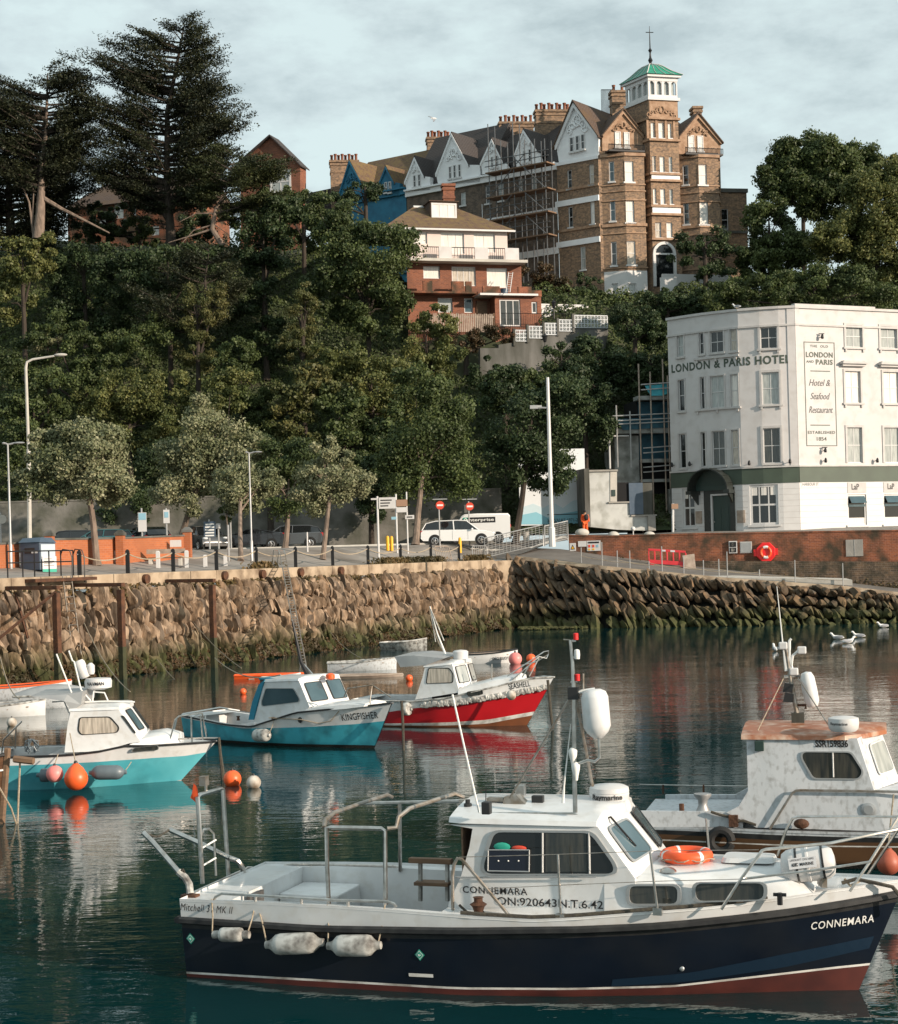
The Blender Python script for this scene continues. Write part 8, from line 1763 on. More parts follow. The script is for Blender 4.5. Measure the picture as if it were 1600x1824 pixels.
for x,y in((425,470),(285,465)):q=MB();c=KB.y(*K4(x,y),-.85);q.lathe([(.05,0),(.03,.08),(.06,.12)],c,8);q.build('cleat',M['rust'],t)
pa,pb_=b2w(KB,KB.y(*K4(350,525),-1.1)),b2w(KB,KB.y(*K4(408,525),-1.15));fender_h('grey fender hanging on the turquoise boat with a name on its bow',pa,pb_,.17,'fender',[(pb_,b2w(KB,KB.y(*K4(430,465),-1.0)))])
# SEASHELL
SB=BF(-2.67,50.35,-22)
t,SH,SP_,_=cabinboat(SB,'red hulled cabin boat with white wheelhouse, rightmost of the moored small boats',5.15,.62,[(0,.85),(.25,1.0),(.5,1.05),(.7,.88),(.85,.5),(.95,.18),(1,.02)],[(0,.65),(.25,.85),(.5,.82),(.7,.58),(.85,.27),(.95,.08),(1,.01)],
 [K4(735,378),K4(860,382),K4(1000,385),K4(1140,370),K4(1220,350),K4(1330,325),K4(1430,300),K4(1505,288)],
 [(0,0),([K4(900,430),K4(1000,415),K4(1150,402),K4(1300,380),K4(1420,360),K4(1535,335)],1),([K4(900,477),K4(1150,472),K4(1300,462),K4(1495,428)],2),([K4(900,485),K4(1150,485),K4(1300,478),K4(1488,444)],3)],['white_gel','red_hull','white_line','brown_af'],.78,
 [K4(1045,245),K4(1035,290),K4(1005,380),K4(1190,350)],[K4(1155,235),K4(1180,332),K4(1225,215),K4(1305,300)],
 [([K4(1058,250),K4(1145,250),K4(1162,275),K4(1160,312),K4(1048,316)],'window_infill_warm','black_plastic')],[(0,.12,.88,.12,.84,'glass_pale','black_plastic'),(1,.06,.9,.12,.84,'glass_pale','black_plastic')],None,cock=(.05,.36),split=1,sheerm='fender',coach=[K4(1180,335),K4(1250,318),K4(1330,298),K4(1400,290)])
htext('SEASHELL',K4(1388,338),K4(1475,325),.16,'ink',SH,t,bold=.005,space=1.1)
bwin(t,[SH.at(SP_(K4(x,y)).x,SP_(K4(x,y)).z,.045)for x,y in((1226,345),(1285,338),(1285,358),(1228,366))],(0,-1,0),'glass_boat','black_plastic',.05,.02,.012)
zc_=mkrow(SH,[K4(985,405),K4(1100,398),K4(1200,388),K4(1300,372),K4(1420,352),K4(1535,332)]);R=random.Random(3);q=MB()
for k in range(150):tt=.42+.575*k/150;p=SH.pt(tt,zc_(tt)+R.uniform(-.03,.03),-1,.04);q.ball(p,(.07*R.uniform(.8,1.4),.06,.07*R.uniform(.8,1.3)),6,4)
q.build('rope_fendering',M['fender'],t,smooth=1)
for pts in([(1380,285,-.5),(1440,245,-.45),(1530,185,-.1),(1548,182,0),(1548,195,.1),(1500,225,.4),(1440,240,.6)],[(1400,300,-.5),(1470,240,-.35),(1510,205,-.15),(1540,212,0),(1548,195,.05)],[(1470,285,-.3),(1510,210,-.1)],[(1440,290,-.4),(1470,240,-.3)],[(1317,300,-.6),(1317,235,-.6)]):tube1(t,'pulpit',[SB.y(*K4(x,y),y_)for x,y,y_ in pts],.018,'steel')
c=SB.y(*K4(1190,210),0);q=MB();q.box(c.x-.25,c.x+.25,-.2,.2,c.z-.12,c.z-.02);q.lathe([(.22,0),(.23,.2),(.18,.24),(.001,.26)],c-Vector((0,0,.02)),16);q.build('radar_dome',M['white_paint'],t,smooth=1)
m0=SB.y(*K4(1133,208),0);tube1(t,'mast',[m0,SB.y(*K4(1095,110),0),SB.y(*K4(1065,0),0)],[.035,.025,.015],'ink_white',6);tube1(t,'stay',[SB.y(*K4(1122,140),0),SB.y(*K4(1068,10),0)],.02,'fender');tube1(t,'stay',[SB.y(*K4(1088,145),0),SB.y(*K4(1068,10),0)],.015,'steel')
q=MB();a=[SB.y(*K4(x,y),yy)for x,y,yy in((920,205,-.7),(1000,200,-.75),(1120,212,-.78),(1050,240,-.8),(945,248,-.75))];q.prism(a,[v+Vector((0,1.4,.05))for v in a]);q.build('canvas_awning',M['fender_grey']if 0 else M['galv'],t)
q=MB();p=[SB.y(*K4(1495,290),-.2),SB.y(*K4(1540,292),0),SB.y(*K4(1520,320),0)];q.prism(p,[v+Vector((0,.1,0))for v in p]);q.build('bow_roller',M['black_plastic'],t)
buoy('white ball fender on the bow of the red boat',*K4(1396,362),9,47.0,'buoy_white',grp=None);
pa,pb_=b2w(SB,SB.y(*K4(955,418),-1.05)),b2w(SB,SB.y(*K4(985,418),-1.1));fender_h('small white fender at the stern of the red boat',pa,pb_,.19,'fender')
tubes_=T('mooring_rope','brown mooring rope dropping from the bow of the red boat','rope',W(985,1300,47));tube1(tubes_,'strand',[W(*K4(1545,300),47)-Vector(W(985,1300,47))*0,W(*K4(1556,420),47),W(*K4(1565,500),47)],.04,'rope_dark')
tubes_=T('mooring_rope','chain hanging from the bow of the turquoise boat with a name','rope',W(718,1320,43));tube1(tubes_,'strand',[W(*K4(950,385),43),W(*K4(955,480),43),W(*K4(958,590),43)],.035,'rope_dark')
# NAVMAN boat
def V3(x,y):return x/3.333,1150+y/3.333
NB=BF(-10.6,38.4,0)
t,NH,NP_,_=cabinboat(NB,'pale turquoise and white cabin boat, leftmost of the moored small boats',4.35,.95,[(0,.95),(.3,1.02),(.55,1.0),(.72,.85),(.86,.52),(.95,.22),(1,.03)],[(0,.85),(.3,.92),(.55,.8),(.72,.5),(.86,.2),(.95,.06),(1,.01)],
 [V3(100,655),V3(300,650),V3(450,640),V3(600,622),V3(750,590),V3(900,590),V3(1050,580),V3(1240,568)],
 [(0,0),([V3(120,712),V3(400,700),V3(700,682),V3(900,668),V3(1100,655),V3(1280,632)],1),([V3(120,880),V3(400,880),V3(700,862),V3(900,830),V3(1140,795)],2),([V3(120,888),V3(400,888),V3(700,870),V3(900,838),V3(1140,806)],3)],['white_gel','turq_light','white_line','weed_and_gap_shade'],.80,
 [V3(420,385),V3(400,480),V3(383,635),V3(600,628),V3(770,580)],[V3(700,375),V3(835,572),V3(790,338),V3(935,500)],
 [([V3(470,425),V3(655,420),V3(712,485),V3(700,518),V3(480,532),V3(460,505)],'window_infill_warm','black_plastic'),([V3(715,415),V3(735,415),V3(810,520),V3(795,522)],'glass_boat','black_plastic')],[(0,.35,.8,.1,.72,'glass_blue','black_plastic'),(1,.1,.8,.1,.78,'glass_blue','black_plastic')],None,cock=(.05,.32),split=1,coach=[V3(770,580),V3(860,545),V3(960,530),V3(1040,550)])
bwin(t,[NH.at(NP_(V3(x,y)).x,NP_(V3(x,y)).z,.06)for x,y in((800,602),(942,592),(940,622),(780,630))],(0,-1,0),'glass_boat','alum',.05,.02,.012)
q=MB();c=NB.y(*V3(585,262),0);q.lathe([(.14,0),(.30,.05),(.31,.2),(.28,.26),(.001,.28)],c,24);q.build('radar_dome',M['white_paint'],t,smooth=1)
text(t,'NAVMAN',lambda u,z,d:c+Vector((.31*sin(u/.31)*1,-.31*cos(u/.31)-d,z)),-.22,.2,.12,.07,d=.01,bold=.02)
q=MB();a,b=NB.y(*V3(510,195),0),NB.y(*V3(465,90),0);q.lathe([(.001,0),(.10,.02),(.13,.07),(.13,(b-a).length-.06),(.10,(b-a).length),(.001,(b-a).length+.01)],a,16,b-a);q.build('radar_reflector',M['white_paint'],t,smooth=1)
q=MB();c2=NB.y(*V3(540,170),0);q.lathe([(.07,0),(.09,.05),(.09,.2),(.03,.26)],c2,12);q.build('gps_aerial',M['white_paint'],t,smooth=1)
for pts in([(460,370),(335,50)],[(540,330),(480,260),(440,95),(430,90),(408,30)],[(640,325),(620,280),(555,275),(550,330)],[(480,355),(500,335),(640,330),(800,335)],[(410,400),(380,330),(310,335)],[(405,500),(415,400)]):tube1(t,'aerial_frame',[NB.y(*V3(x,y),-.3)for x,y in pts],.018,'ink_white')
for pts in([(1000,595,-.5),(1040,440,-.5),(1060,420,-.4),(1200,400,0),(1225,540,.2)],[(1140,580,-.35),(1135,425,-.35)],[(1205,560,-.1),(1190,415,-.1)],[(1060,555,-.4),(1200,548,-.1),(1300,548,0),(1308,620,0)],[(130,450,-.6),(20,560,-.6),(10,640,-.6)],[(95,490,-.6),(90,610,-.6)]):tube1(t,'pulpit',[NB.y(*V3(x,y),yy)for x,y,yy in pts],.018,'steel')
q=MB();a=[NB.y(*V3(x,y),yy)for x,y,yy in((180,300,-.7),(400,290,-.7),(490,275,-.7),(480,350,-.75),(430,390,-.78),(380,330,-.78))];q.prism(a,[v+Vector((0,1.45,.03))for v in a]);q.build('canvas_awning',M['galv'],t)
q=MB();R=random.Random(9);c=NB.y(*V3(190,610),-.6)
for k in range(9):q.tube([c+Vector((R.uniform(-.09,.09)+.1*cos(a),R.uniform(-.05,.05),.16*sin(a)+.05))for a in np.linspace(0,6.28,9)],.012,4)
q.build('rope_coil',M['fender_grey'],t)
tubes_=T('mooring_rope','thick encrusted rope hanging from the bow of the pale turquoise boat','rope',W(395,1390,38));tube1(tubes_,'strand',[W(*V3(1300,545),38.2),W(*V3(1308,640),38.2),W(*V3(1325,780),38.2),W(*V3(1330,830),38.2)],[.03,.035,.05,.05],'rope_dark')
G_='ball fenders on the pale turquoise boat'
buoy('pink ball fender hanging left of the big orange one',*V3(325,762),15.3,36.9,'buoy_pink',rope=W(*V3(345,645),37.1));buoy('big orange pear shaped fender hanging on the pale turquoise boat',*V3(452,790),21,36.8,'buoy_orange',True,rope=W(*V3(415,520),37.5))
pa,pb_=W(*V3(545,755),37),W(*V3(735,752),37);fender_h('long grey fender beside the big orange ball',pa,pb_,.16,'fender_grey',[(pb_,W(*V3(780,690),37.3))])
pa,pb_=W(*V3(235,770),37.2),W(*V3(300,770),37.2);fender_h('dark grey fender half hidden behind the pink ball',pa,pb_,.15,'fender_grey')
def wb(px,py):return-CAMH/ray(px,py).z
for lab,x,y,r,m_ in(('orange buoy floating beside a white one',414,1388,16,'buoy_orange'),('white buoy with brown growth floating beside the orange one',452,1394,13,'buoy_white'),('small orange buoy floating left of the red boat cabin',729,1208,6.5,'buoy_orange'),('pink buoy floating at the bow of the small white dinghy',918,1174,12,'buoy_pink'),('faded orange buoy right of the pink one',946,1173,8.5,'buoy_orange'),('pale grey buoy at the left edge behind the brown bow',21,1287,9,'buoy_white'),('orange float half behind the turquoise cabin roof',433,1232,6,'buoy_orange')):
 buoy(lab,x,y,r,wb(x,y+r*.7),m_,grp='buoys floating in the harbour')
# ---------------------------------------------------------------- right hand boat
RB=BF(3.3,27.6,-14);t=T('fishing_boat','old white wheelhouse boat with orange roof and brown hull at the right','boat',RB.loc(),RB.th,local=True)
def Rz(x,y):return 1240+x/4.444,1130+y/4.444
def R2(x,y):return 1140+x/3.478,1380+y/3.478
RH=Hull(RB,9.2,.6,[(0,1.2),(.2,1.35),(.5,1.4),(.7,1.2),(.85,.7),(.95,.3),(1,.03)],[(0,1.05),(.2,1.2),(.5,1.2),(.7,.9),(.85,.4),(.95,.12),(1,.01)],[R2(20,325),R2(400,325),R2(800,342),R2(1200,355),R2(1590,360),R2(2000,350),R2(2600,300)])
zr1=mkrow(RH,[R2(60,342),R2(400,352),R2(800,372),R2(1200,385),R2(1590,392),R2(2600,335)]);zr2=mkrow(RH,[R2(120,368),R2(400,382),R2(800,405),R2(1200,418),R2(1590,422),R2(2600,365)])
zr3=mkrow(RH,[R2(120,400),R2(400,412),R2(800,430),R2(1200,440),R2(1590,444),R2(2600,385)]);zr4=lambda t_:zr3(t_)-.02
RH.split=2;RH.build(t,[(RH.Z,0),(zr1,1),(zr2,2),(zr3,3),(zr4,2),(lambda t_:.1,4),(lambda t_:-.4,4)],['white_old','black_rub','tan_hull','white_line','weed_and_gap_shade'])
q=MB();n=30;ts=[i/n for i in range(n+1)];dkr=lambda a,f,dz=-.04:Vector((RH.pt(a,RH.Z(a),-1).x,RH.pt(a,RH.Z(a),-1).y*f,RH.Z(a)+dz))
for a,b in zip(ts,ts[1:]):q.face([dkr(a,1),dkr(b,1),dkr(b,-1),dkr(a,-1)])
q.build('deck',M['deck_dark'],t);q=MB()
zfar=RB.y(*R2(300,118),1.25).z
for s in(1,):q.grid([[Vector((dkr(a,1).x,-s*dkr(a,1).y*.97,RH.Z(a)-.05))for a in ts[:12]],[Vector((dkr(a,1).x,-s*dkr(a,1).y*.97,zfar))for a in ts[:12]],[Vector((dkr(a,1).x,-s*dkr(a,1).y*.90,zfar))for a in ts[:12]],[Vector((dkr(a,1).x,-s*dkr(a,1).y*.90,RH.Z(a)-.05))for a in ts[:12]]])
q.build('far_bulwark',M['white_old'],t);q=MB()
za=RB.y(*R2(300,230),-.9).z;x0,x1=RB.y(*R2(0,240),-.9).x,RB.y(*R2(640,240),-.9).x;q.box(x0,x1,-1.0,-.94,.5,za+.02);q.box(x0,x1,-.94,1.1,.5,.72);q.build('inner_coaming',M['white_old'],t)
for x in(145,395):tube1(t,'rail_post',[RB.y(*R2(x,118),1.25),RB.y(*R2(x,62),1.25)],.018,'rust')
tube1(t,'rail',[RB.y(*R2(0,62),1.25),RB.y(*R2(660,72),1.25)],.010,'steel');tube1(t,'post',[RB.y(*R2(258,180),-.9),RB.y(*R2(262,270),-.9)],.04,'rust')
q=MB();c=RB.y(*R2(392,235),-.85);q.lathe([(.12,0),(.10,.05),(.07,.12),(.08,.2),(.14,.27),(.14,.30),(.001,.31)],c,14);q.build('capstan',M['galv'],t,smooth=1)
w2=1.02;RPt=lambda p,y_=-w2:RB.y(*p,y_)
sd_=[Rz(400,820),Rz(412,1240),Rz(340,1360),Rz(240,1412),Rz(480,1530),Rz(1500,1560),Rz(1640,1560)];A=RPt(Rz(1275,825));Bq=RPt(Rz(1410,1235));D=RB.zz(*Rz(1545,810),A.z+.05);C=RB.zz(*Rz(1720,1235),Bq.z);D.y=C.y=-.02;C.x=Bq.x+.4;D.x=A.x+.35
poly=[A]+[RPt(p)for p in sd_]+[Vector((Bq.x+3.0,-w2*.7,RH.Z(.6)))]+[Vector((Bq.x+2.6,-w2*.75,Bq.z-.1))]+[Bq];q=MB()
for s in(1,-1):pts=[Vector((p.x,p.y*s,p.z))for p in poly];inn=[p+Vector((0,.06*s,0))for p in pts];q.prism(pts[::-1],inn[::-1])if s>0 else q.prism(inn[::-1],pts[::-1])
for quad in((A,Bq,C,D),(D,C,mir(C),mir(D)),(mir(D),mir(C),mir(Bq),mir(A)),(Bq,poly[-2],Vector((poly[-2].x,-poly[-2].y,poly[-2].z)),mir(Bq))):q.face(quad)
q.face([poly[1],mir(poly[1]),mir(poly[2]),poly[2]]);q.build('wheelhouse',M['white_old'],t)
a0=poly[1];q=MB();rw=[]
for x in np.linspace(a0.x-.08,D.x+.1,8):
 ww=w2+.05
 if x>A.x:f=min(1,(x-A.x)/(D.x+.05-A.x));ww=ww*(1-f)+.2*f
 zl=a0.z+(A.z-a0.z)*min(1,(x-a0.x)/(A.x-a0.x));rw.append([Vector((x,y*ww,zl+(.04 if abs(y)<1 else-.02)+.10*(1-y*y)))for y in(-1,-.97,-.6,0,.6,.97,1)])
q.grid([r[::-1]for r in rw]);q.face(rw[0]);q.face(rw[-1][::-1]);q.build('roof',M['deck_orange'],t,smooth=35)
bwin(t,[RPt(Rz(*p))for p in((835,925),(1235,925),(1335,1090),(1300,1150),(920,1148),(825,975))],(0,-1,0),'glass_boat','alum',.07,.03,.02,mull=[(RPt(Rz(1082,935)),RPt(Rz(1088,1130)))])
panelwin(t,A,Bq,C,D,.3,.92,.18,.78,gm='glass_pale',fm='white_gel',r=.09,fw=.03);panelwin(t,mir(D),mir(C),mir(Bq),mir(A),.1,.86,.15,.8,gm='glass_blue',fm='black_plastic',r=.07,fw=.03)
a,b=RPt(Rz(945,890)),RPt(Rz(1205,890));text(t,'SSR159836',tx(-w2),a.x,b.x,a.z,.10,'ink',d=.01,bold=.035)
q=MB();q.lathe([(.10,0),(.11,.02),(.07,.03)],RPt(Rz(1365,1388)),20,(0,-1,0));pr_=q.build('porthole',M['alum'],t,smooth=1);q=MB();q.lathe([(.072,.0),(.072,.024),(.001,.026)],RPt(Rz(1365,1388)),20,(0,-1,0));q.build('pane',M['glass_dark'],pr_)
q=MB();c=RPt(Rz(503,880));q.box(c.x-.07,c.x+.07,c.y-.08,c.y,c.z-.08,c.z+.08);q.build('green_nav_light',M['door_green'],t,bevel=.01)
tube1(t,'hand_rail',[RPt(Rz(585,1540),-w2-.06),RPt(Rz(760,1260),-w2-.06),RPt(Rz(790,1238),-w2-.06),RPt(Rz(830,1235),-w2-.06),RPt(Rz(1580,1245),-w2-.06),RPt(Rz(1900,1250),-w2-.06)],.02,'steel_dull');
tube1(t,'roof_rail',[RPt(Rz(590,785),-.9),RPt(Rz(1175,788),-.9)],.012,'steel_dull')
for x in(590,740,880,1020,1172):tube1(t,'rail_foot',[RPt(Rz(x,785),-.9),RPt(Rz(x,812),-.9)],.014,'fender')
tube1(t,'roof_rail',[RB.y(*Rz(1320,705),.8),RB.y(*Rz(1520,712),.8)],.012,'steel_dull')
mz=lambda x,y,yy=0:RB.y(*Rz(x,y),yy)
q=MB();c=mz(808,690);q.box(c.x-.10,c.x+.10,-.06,.06,c.z-.15,c.z+.14);q.build('mast_tabernacle',M['concrete_old'],t)
tube1(t,'mast',[mz(812,690),mz(745,330),mz(715,100)],[.04,.035,.02],'steel_dull',8);tube1(t,'whip_aerial',[mz(716,290),mz(690,100),mz(640,-380)],[.03,.012,.005],'ink_white');tube1(t,'mast_arm',[mz(750,280),mz(765,170),mz(835,110),mz(850,140)],.022,'ink_white');tube1(t,'mast_arm',[mz(760,270),mz(740,180),mz(740,50),mz(755,35)],.022,'ink_white');tube1(t,'spreader',[mz(700,340),mz(820,325)],.03,'fender')
for x,y in((690,90),(775,295),(838,125)):q=MB();c=mz(x,y);q.box(c.x-.07,c.x+.07,-.05,.05,c.z-.06,c.z+.06);q.build('mast_fitting',M['white_paint'],t,bevel=.02)
for x,y in((735,420),(738,498)):q=MB();c=mz(x,y);q.hexa([c+Vector(v)for v in((-.1,-.05,-.07),(.05,-.05,-.08),(.05,.05,-.08),(-.1,.05,-.07),(-.06,-.05,.08),(.08,-.05,.05),(.08,.05,.05),(-.06,.05,.08))]);q.build('loudhailer',M['black_plastic'],t)
tube1(t,'stay',[mz(695,345),mz(490,760,-.9)],.008,'rope');tube1(t,'stay',[mz(800,330),mz(1060,735,-.8)],.010,'steel_dull');tube1(t,'reflector_bracket',[mz(790,560),mz(870,560),mz(868,590)],.02,'rust')
P0,P1=b2w(RB,mz(930,580)),b2w(RB,mz(870,295));t2=T('radar_reflector','smaller white capsule radar reflector on the mast of the orange roofed boat','radar reflector',P0);ax=P1-P0;l_=ax.length;q=MB();q.lathe([(.001,0),(.08,.02),(.115,.1),(.12,l_*.5),(.115,l_-.1),(.08,l_-.02),(.001,l_)],P0,20,ax);q.build('capsule',M['white_gel'],t2,smooth=1)
c=b2w(RB,RB.zz(*Rz(1170,765),A.z+.12));t3=T('radar_dome','flat white radar dome on the orange roof of the right boat','radar dome',c);R_=.235;q=MB();q.lathe([(R_*.8,0),(R_*.95,.04),(R_,.12),(R_*.97,.2),(R_*.7,.22),(.001,.23)],c,26);q.build('dome',M['white_paint'],t3,smooth=1);vx=Vector((c.x,c.y,0)).normalized();sx=Vector((vx.y,-vx.x,0));text(t3,'Raymarine',lambda u,z,d:c+Vector((0,0,z))+(sx*sin(u/R_)-vx*cos(u/R_))*(R_+d),-.22,.06,.11,.04,d=.006,bold=.02)
tube1(t,'deck_rope',[RB.y(*R2(x,y),-1.05)for x,y in((440,230),(500,250),(560,262),(590,290),(640,285),(720,312))],.022,'rope_dark');q=MB();c=RB.y(*R2(580,262),-1.05);q.box(c.x-.07,c.x+.07,c.y-.05,c.y+.05,c.z-.15,c.z+.03);q.build('bitt',M['rust'],t)
c=RB.y(*Rz(835,1500),-1.15);q=MB();q.ball(c,(.12,.08,.08),8,6);q.build('rusty_fitting',M['rust'],t,smooth=1)
buoy('big weathered orange ball fender on the brown hull at the right edge',1583,1538,21,23.2,'buoy_rust',True,rope=W(1592,1415,23.2))
q=MB();tr=b2w(RB,RH.pt(.12,.45,-1,.12));q.tube([tr+Vector((.0,0,0))+Vector((.16*cos(a)*RB.f.x,.16*cos(a)*RB.f.y,.16*sin(a)))for a in np.linspace(0,6.0,16)],.07,8);one('tyre_fender',q,M['tyre'],'black tyre fender near the stern of the orange roofed boat','fender',smooth=1)
# ---------------------------------------------------------------- brown boat in the lower left corner
BB=BF(-13.4,33.6,-10.5);t=T('wooden_boat','brown varnished wooden bow at the lower left edge','boat',BB.loc(),BB.th,local=True)
BH=Hull(BB,4.6,.12,[(0,.9),(.5,1.05),(.75,.8),(.9,.4),(1,.05)],[(0,.7),(.5,.85),(.75,.5),(.9,.2),(1,.03)],[(-40,1352),(0,1350),(36,1344)])
BH.build(t,[(BH.Z,0),(lambda t_:BH.Z(t_)-.10,1),(lambda t_:.22,0),(lambda t_:.17,2),(lambda t_:-.4,2)],['wood_hull','wood_hull','weed_and_gap_shade'])
q=MB();q.grid([[BH.pt(a/10,BH.Z(a/10)-.02,-1)for a in range(11)],[BH.pt(a/10,BH.Z(a/10)-.02,1)for a in range(11)]][::-1]);q.build('deck',M['deck_grey'],t)
tube1(t,'stem_post',[BH.pt(1,-.2,-1)+Vector((.03,.04,0)),BH.pt(1,BH.Z(1)+.12,-1)+Vector((.03,.04,0))],.07,'timber');tube1(t,'rope',[BB.y(-10,1388,-.9),BB.y(20,1440,-.3),BB.y(31,1475,0)],.018,'rope');tube1(t,'rope',[BB.y(36,1350,-.02),BB.y(33,1420,0),BB.y(31,1475,0)],.02,'rope');tube1(t,'bowsprit',[BB.y(25,1352,-.1),BB.y(60,1356,-.1)],.07,'timber')
tube1(t,'rub_rail',[BH.pt(a/10,BH.Z(a/10)-.30,-1,.02)for a in range(11)],.02,'ink_white');tube1(t,'gunwale',[BH.pt(a/10,BH.Z(a/10),-1,.02)for a in range(11)],.035,'black_rub')
# ---------------------------------------------------------------- dinghies and small craft
def dinghy(name,label,px,py,Lm,Bm,deg,h=.42,out='white_old',inn='deck_grey',rim='fender',cat='dinghy',z=-.08,up=.18,cover=None,txt=None):
 Y=-CAMH/ray(px,py).z;p=W(px,py,Y);B=BF(p.x,p.y,deg,z);t=T(name,label,cat,B.loc(),B.th,local=True);n=16;q=MB();x=lambda s:-Lm/2+Lm*s
 hb=lambda s:Bm/2*(.72+.28*sin(pi*min(1,s*1.2)))*(1 if s<.6 else max(.02,1-((s-.6)/.4)**2));hz=lambda s:h+up*s*s+.04*(1-s)
 for side in(-1,1):
  rows=[[Vector((x(s)+.10*Lm*.1*f*s,side*hb(s)*(.55+.45*f**.6),hz(s)*f))for s in[i/n for i in range(n+1)]]for f in(0,.33,.66,1)];q.grid(rows if side<0 else[r[::-1]for r in rows])if side>0 else q.grid([r[::-1]for r in rows])
 q.face([Vector((x(0),s_*hb(0)*(.55+.45*f**.6),hz(0)*f))for s_,f in((-1,0),(1,0),(1,1),(-1,1))]);q.face([Vector((x(i/n),-hb(i/n)*.55,0))for i in range(n+1)]+[Vector((x(i/n),hb(i/n)*.55,0))for i in range(n,-1,-1)]);q.build('hull',M[out],t,smooth=50)
 q=MB()
 for side in(-1,1):q.grid([[Vector((x(i/n),side*hb(i/n)*.95,hz(i/n)-.01))for i in range(n+1)],[Vector((x(i/n),side*hb(i/n)*.7,.12))for i in range(n+1)]][::side])
 q.grid([[Vector((x(i/n),s_*hb(i/n)*.7,.12))for i in range(n+1)]for s_ in(-1,1)]);q.build('inside',M[inn],t,smooth=50)
 q=MB()
 for side in(-1,1):q.tube([Vector((x(i/n),side*hb(i/n),hz(i/n)))for i in range(n+1)],.035,5)
 q.tube([(x(0),-hb(0),hz(0)),(x(0),hb(0),hz(0))],.035,5);q.build('gunwale',M[rim],t,smooth=1)
 for s in(.25,.55,.78):
  if not cover:q=MB();q.box(x(s)-.12,x(s)+.12,-hb(s)*.9,hb(s)*.9,hz(s)-.16,hz(s)-.12);q.build('thwart',M['timber_pale'],t)
 if cover:q=MB();q.grid([[Vector((x(i/n),s_*hb(i/n)*1.02,hz(i/n)+.02+(.3*(1-s_*s_)*sin(pi*(i+1)/(n+2)))))for i in range(n+1)]for s_ in(-1,-.5,0,.5,1)]);q.build('cover',M[cover],t,smooth=1)
 if txt:text(t,txt,lambda u,z_,d:Vector((u,-hb((u+Lm/2)/Lm)*(.55+.45*.8)-d-.02,z_)),Lm*.02,Lm*.38,h*.5,.12,'ink',d=.02,bold=.02)
 return t
dinghy('rowing_dinghy','long pale open dinghy behind the cabins of the two middle boats',645,1194,3.0,1.2,3,.42,'white_old','deck_grey')
dinghy('rowing_dinghy','small weathered rowing boat close to the foot of the quay wall',722,1158,2.6,1.2,-28,.45,'fender','timber_pale','white_line',up=.25)
dinghy('rowing_dinghy','small white dinghy with a name on its side behind the red boat',873,1181,2.5,1.15,4,.48,'white_gel','timber_pale','black_rub',txt='OLD BUOY II')
dinghy('punt','flat pale raft lying in front of the long dinghy',640,1207,3.6,.9,2,.16,'timber_pale','concrete','timber_pale','punt',up=.02)
dinghy('kayak','orange kayak floating behind the turquoise boat with a name',480,1208,2.9,.75,3,.2,'buoy_orange','buoy_orange','buoy_orange','kayak',up=.05)
dinghy('covered_dinghy','white dinghy under a grey cover at the left by the wall',88,1260,2.4,1.3,10,.5,'white_old','deck_grey',cover='galv')
dinghy('rowing_dinghy','pale open dinghy cut by the left edge of the picture',8,1276,2.7,1.3,2,.42,'white_gel','deck_grey')
dinghy('rowing_dinghy','orange rimmed dinghy behind the grey covered one',50,1243,3.2,1.3,14,.5,'white_old','black_rub','buoy_orange')
dinghy('rowing_dinghy','dark dinghy beyond the orange kayak',500,1216,1.6,.9,0,.25,'deck_dark','deck_grey','white_line')
# ================================================================ TREES AND PLANTS
GQ='clipped trees on the quay'
tree('quay_tree','silvery round tree on the quay left of the orange wall plaque','tree',173,1006,GP(173,1008).y,[(150,825,85,62),(105,850,70,50),(195,870,62,42),(130,775,52,32),(195,790,30,30),(70,800,30,30)],'leaf_silver','bark_pale',.17,.16,80,620,GQ,1,bs=(.24,.42),fill=.9,foot=GP(173,1008))
tree('quay_tree','low silvery tree behind the slim lamp post','tree',430,1000,96,[(430,868,62,42),(470,860,32,36)],'leaf_silver','bark_pale',.13,.16,40,560,GQ,2,bs=(.24,.42),fill=.9,foot=GP(429,1000))
tree('quay_tree','large round tree behind the low silvery tree','tree',315,955,112,[(385,790,75,62),(330,820,65,60),(440,830,55,60),(375,735,55,28),(330,880,60,40)],'leaf_silver','bark',.2,.19,80,560,GQ,3,bs=(.24,.42),fill=.9,foot=G(315,112))
tree('quay_tree','small round silvery tree in the middle of the quay','tree',575,997,99,[(590,845,60,50),(560,880,45,38),(630,870,42,38),(575,800,30,28),(620,815,22,20)],'leaf_silver','bark_pale',.14,.16,60,560,GQ,4,bs=(.24,.42),fill=.9,foot=GP(575,997))
tree('quay_tree','darker tree behind the round silvery tree','tree',508,975,110,[(515,870,50,55),(540,820,40,50),(490,830,35,50)],'leaf_mid','bark_pale',.18,.18,44,480,GQ,5,bs=(.24,.42),fill=.9,foot=G(508,110))
tree('quay_tree','tall dark tree left of the white car','tree',740,968,116,[(760,800,75,95),(800,850,60,50),(720,830,60,70),(740,700,60,50),(820,760,45,60)],'leaf_mid','bark_pale',.22,.21,90,480,GQ,6,bs=(.26,.48),foot=G(740,114))
tree('quay_tree','tall dark spreading tree in front of the painted hoarding','tree',912,945,121,[(950,760,80,90),(1010,720,60,60),(900,820,45,60),(960,850,60,40),(1000,810,50,50)],'leaf_dark','bark_dark',.22,.22,90,420,GQ,7,bs=(.22,.4),foot=G(918,121),fill=.85)
q=MB();f=G(930,121);
tree('clipped_tree','tiny clipped tree under the low silvery tree','tree',408,990,97,[(404,912,17,18)],'leaf_mid','bark',.06,.14,10,200,None,8,foot=GP(408,1000))
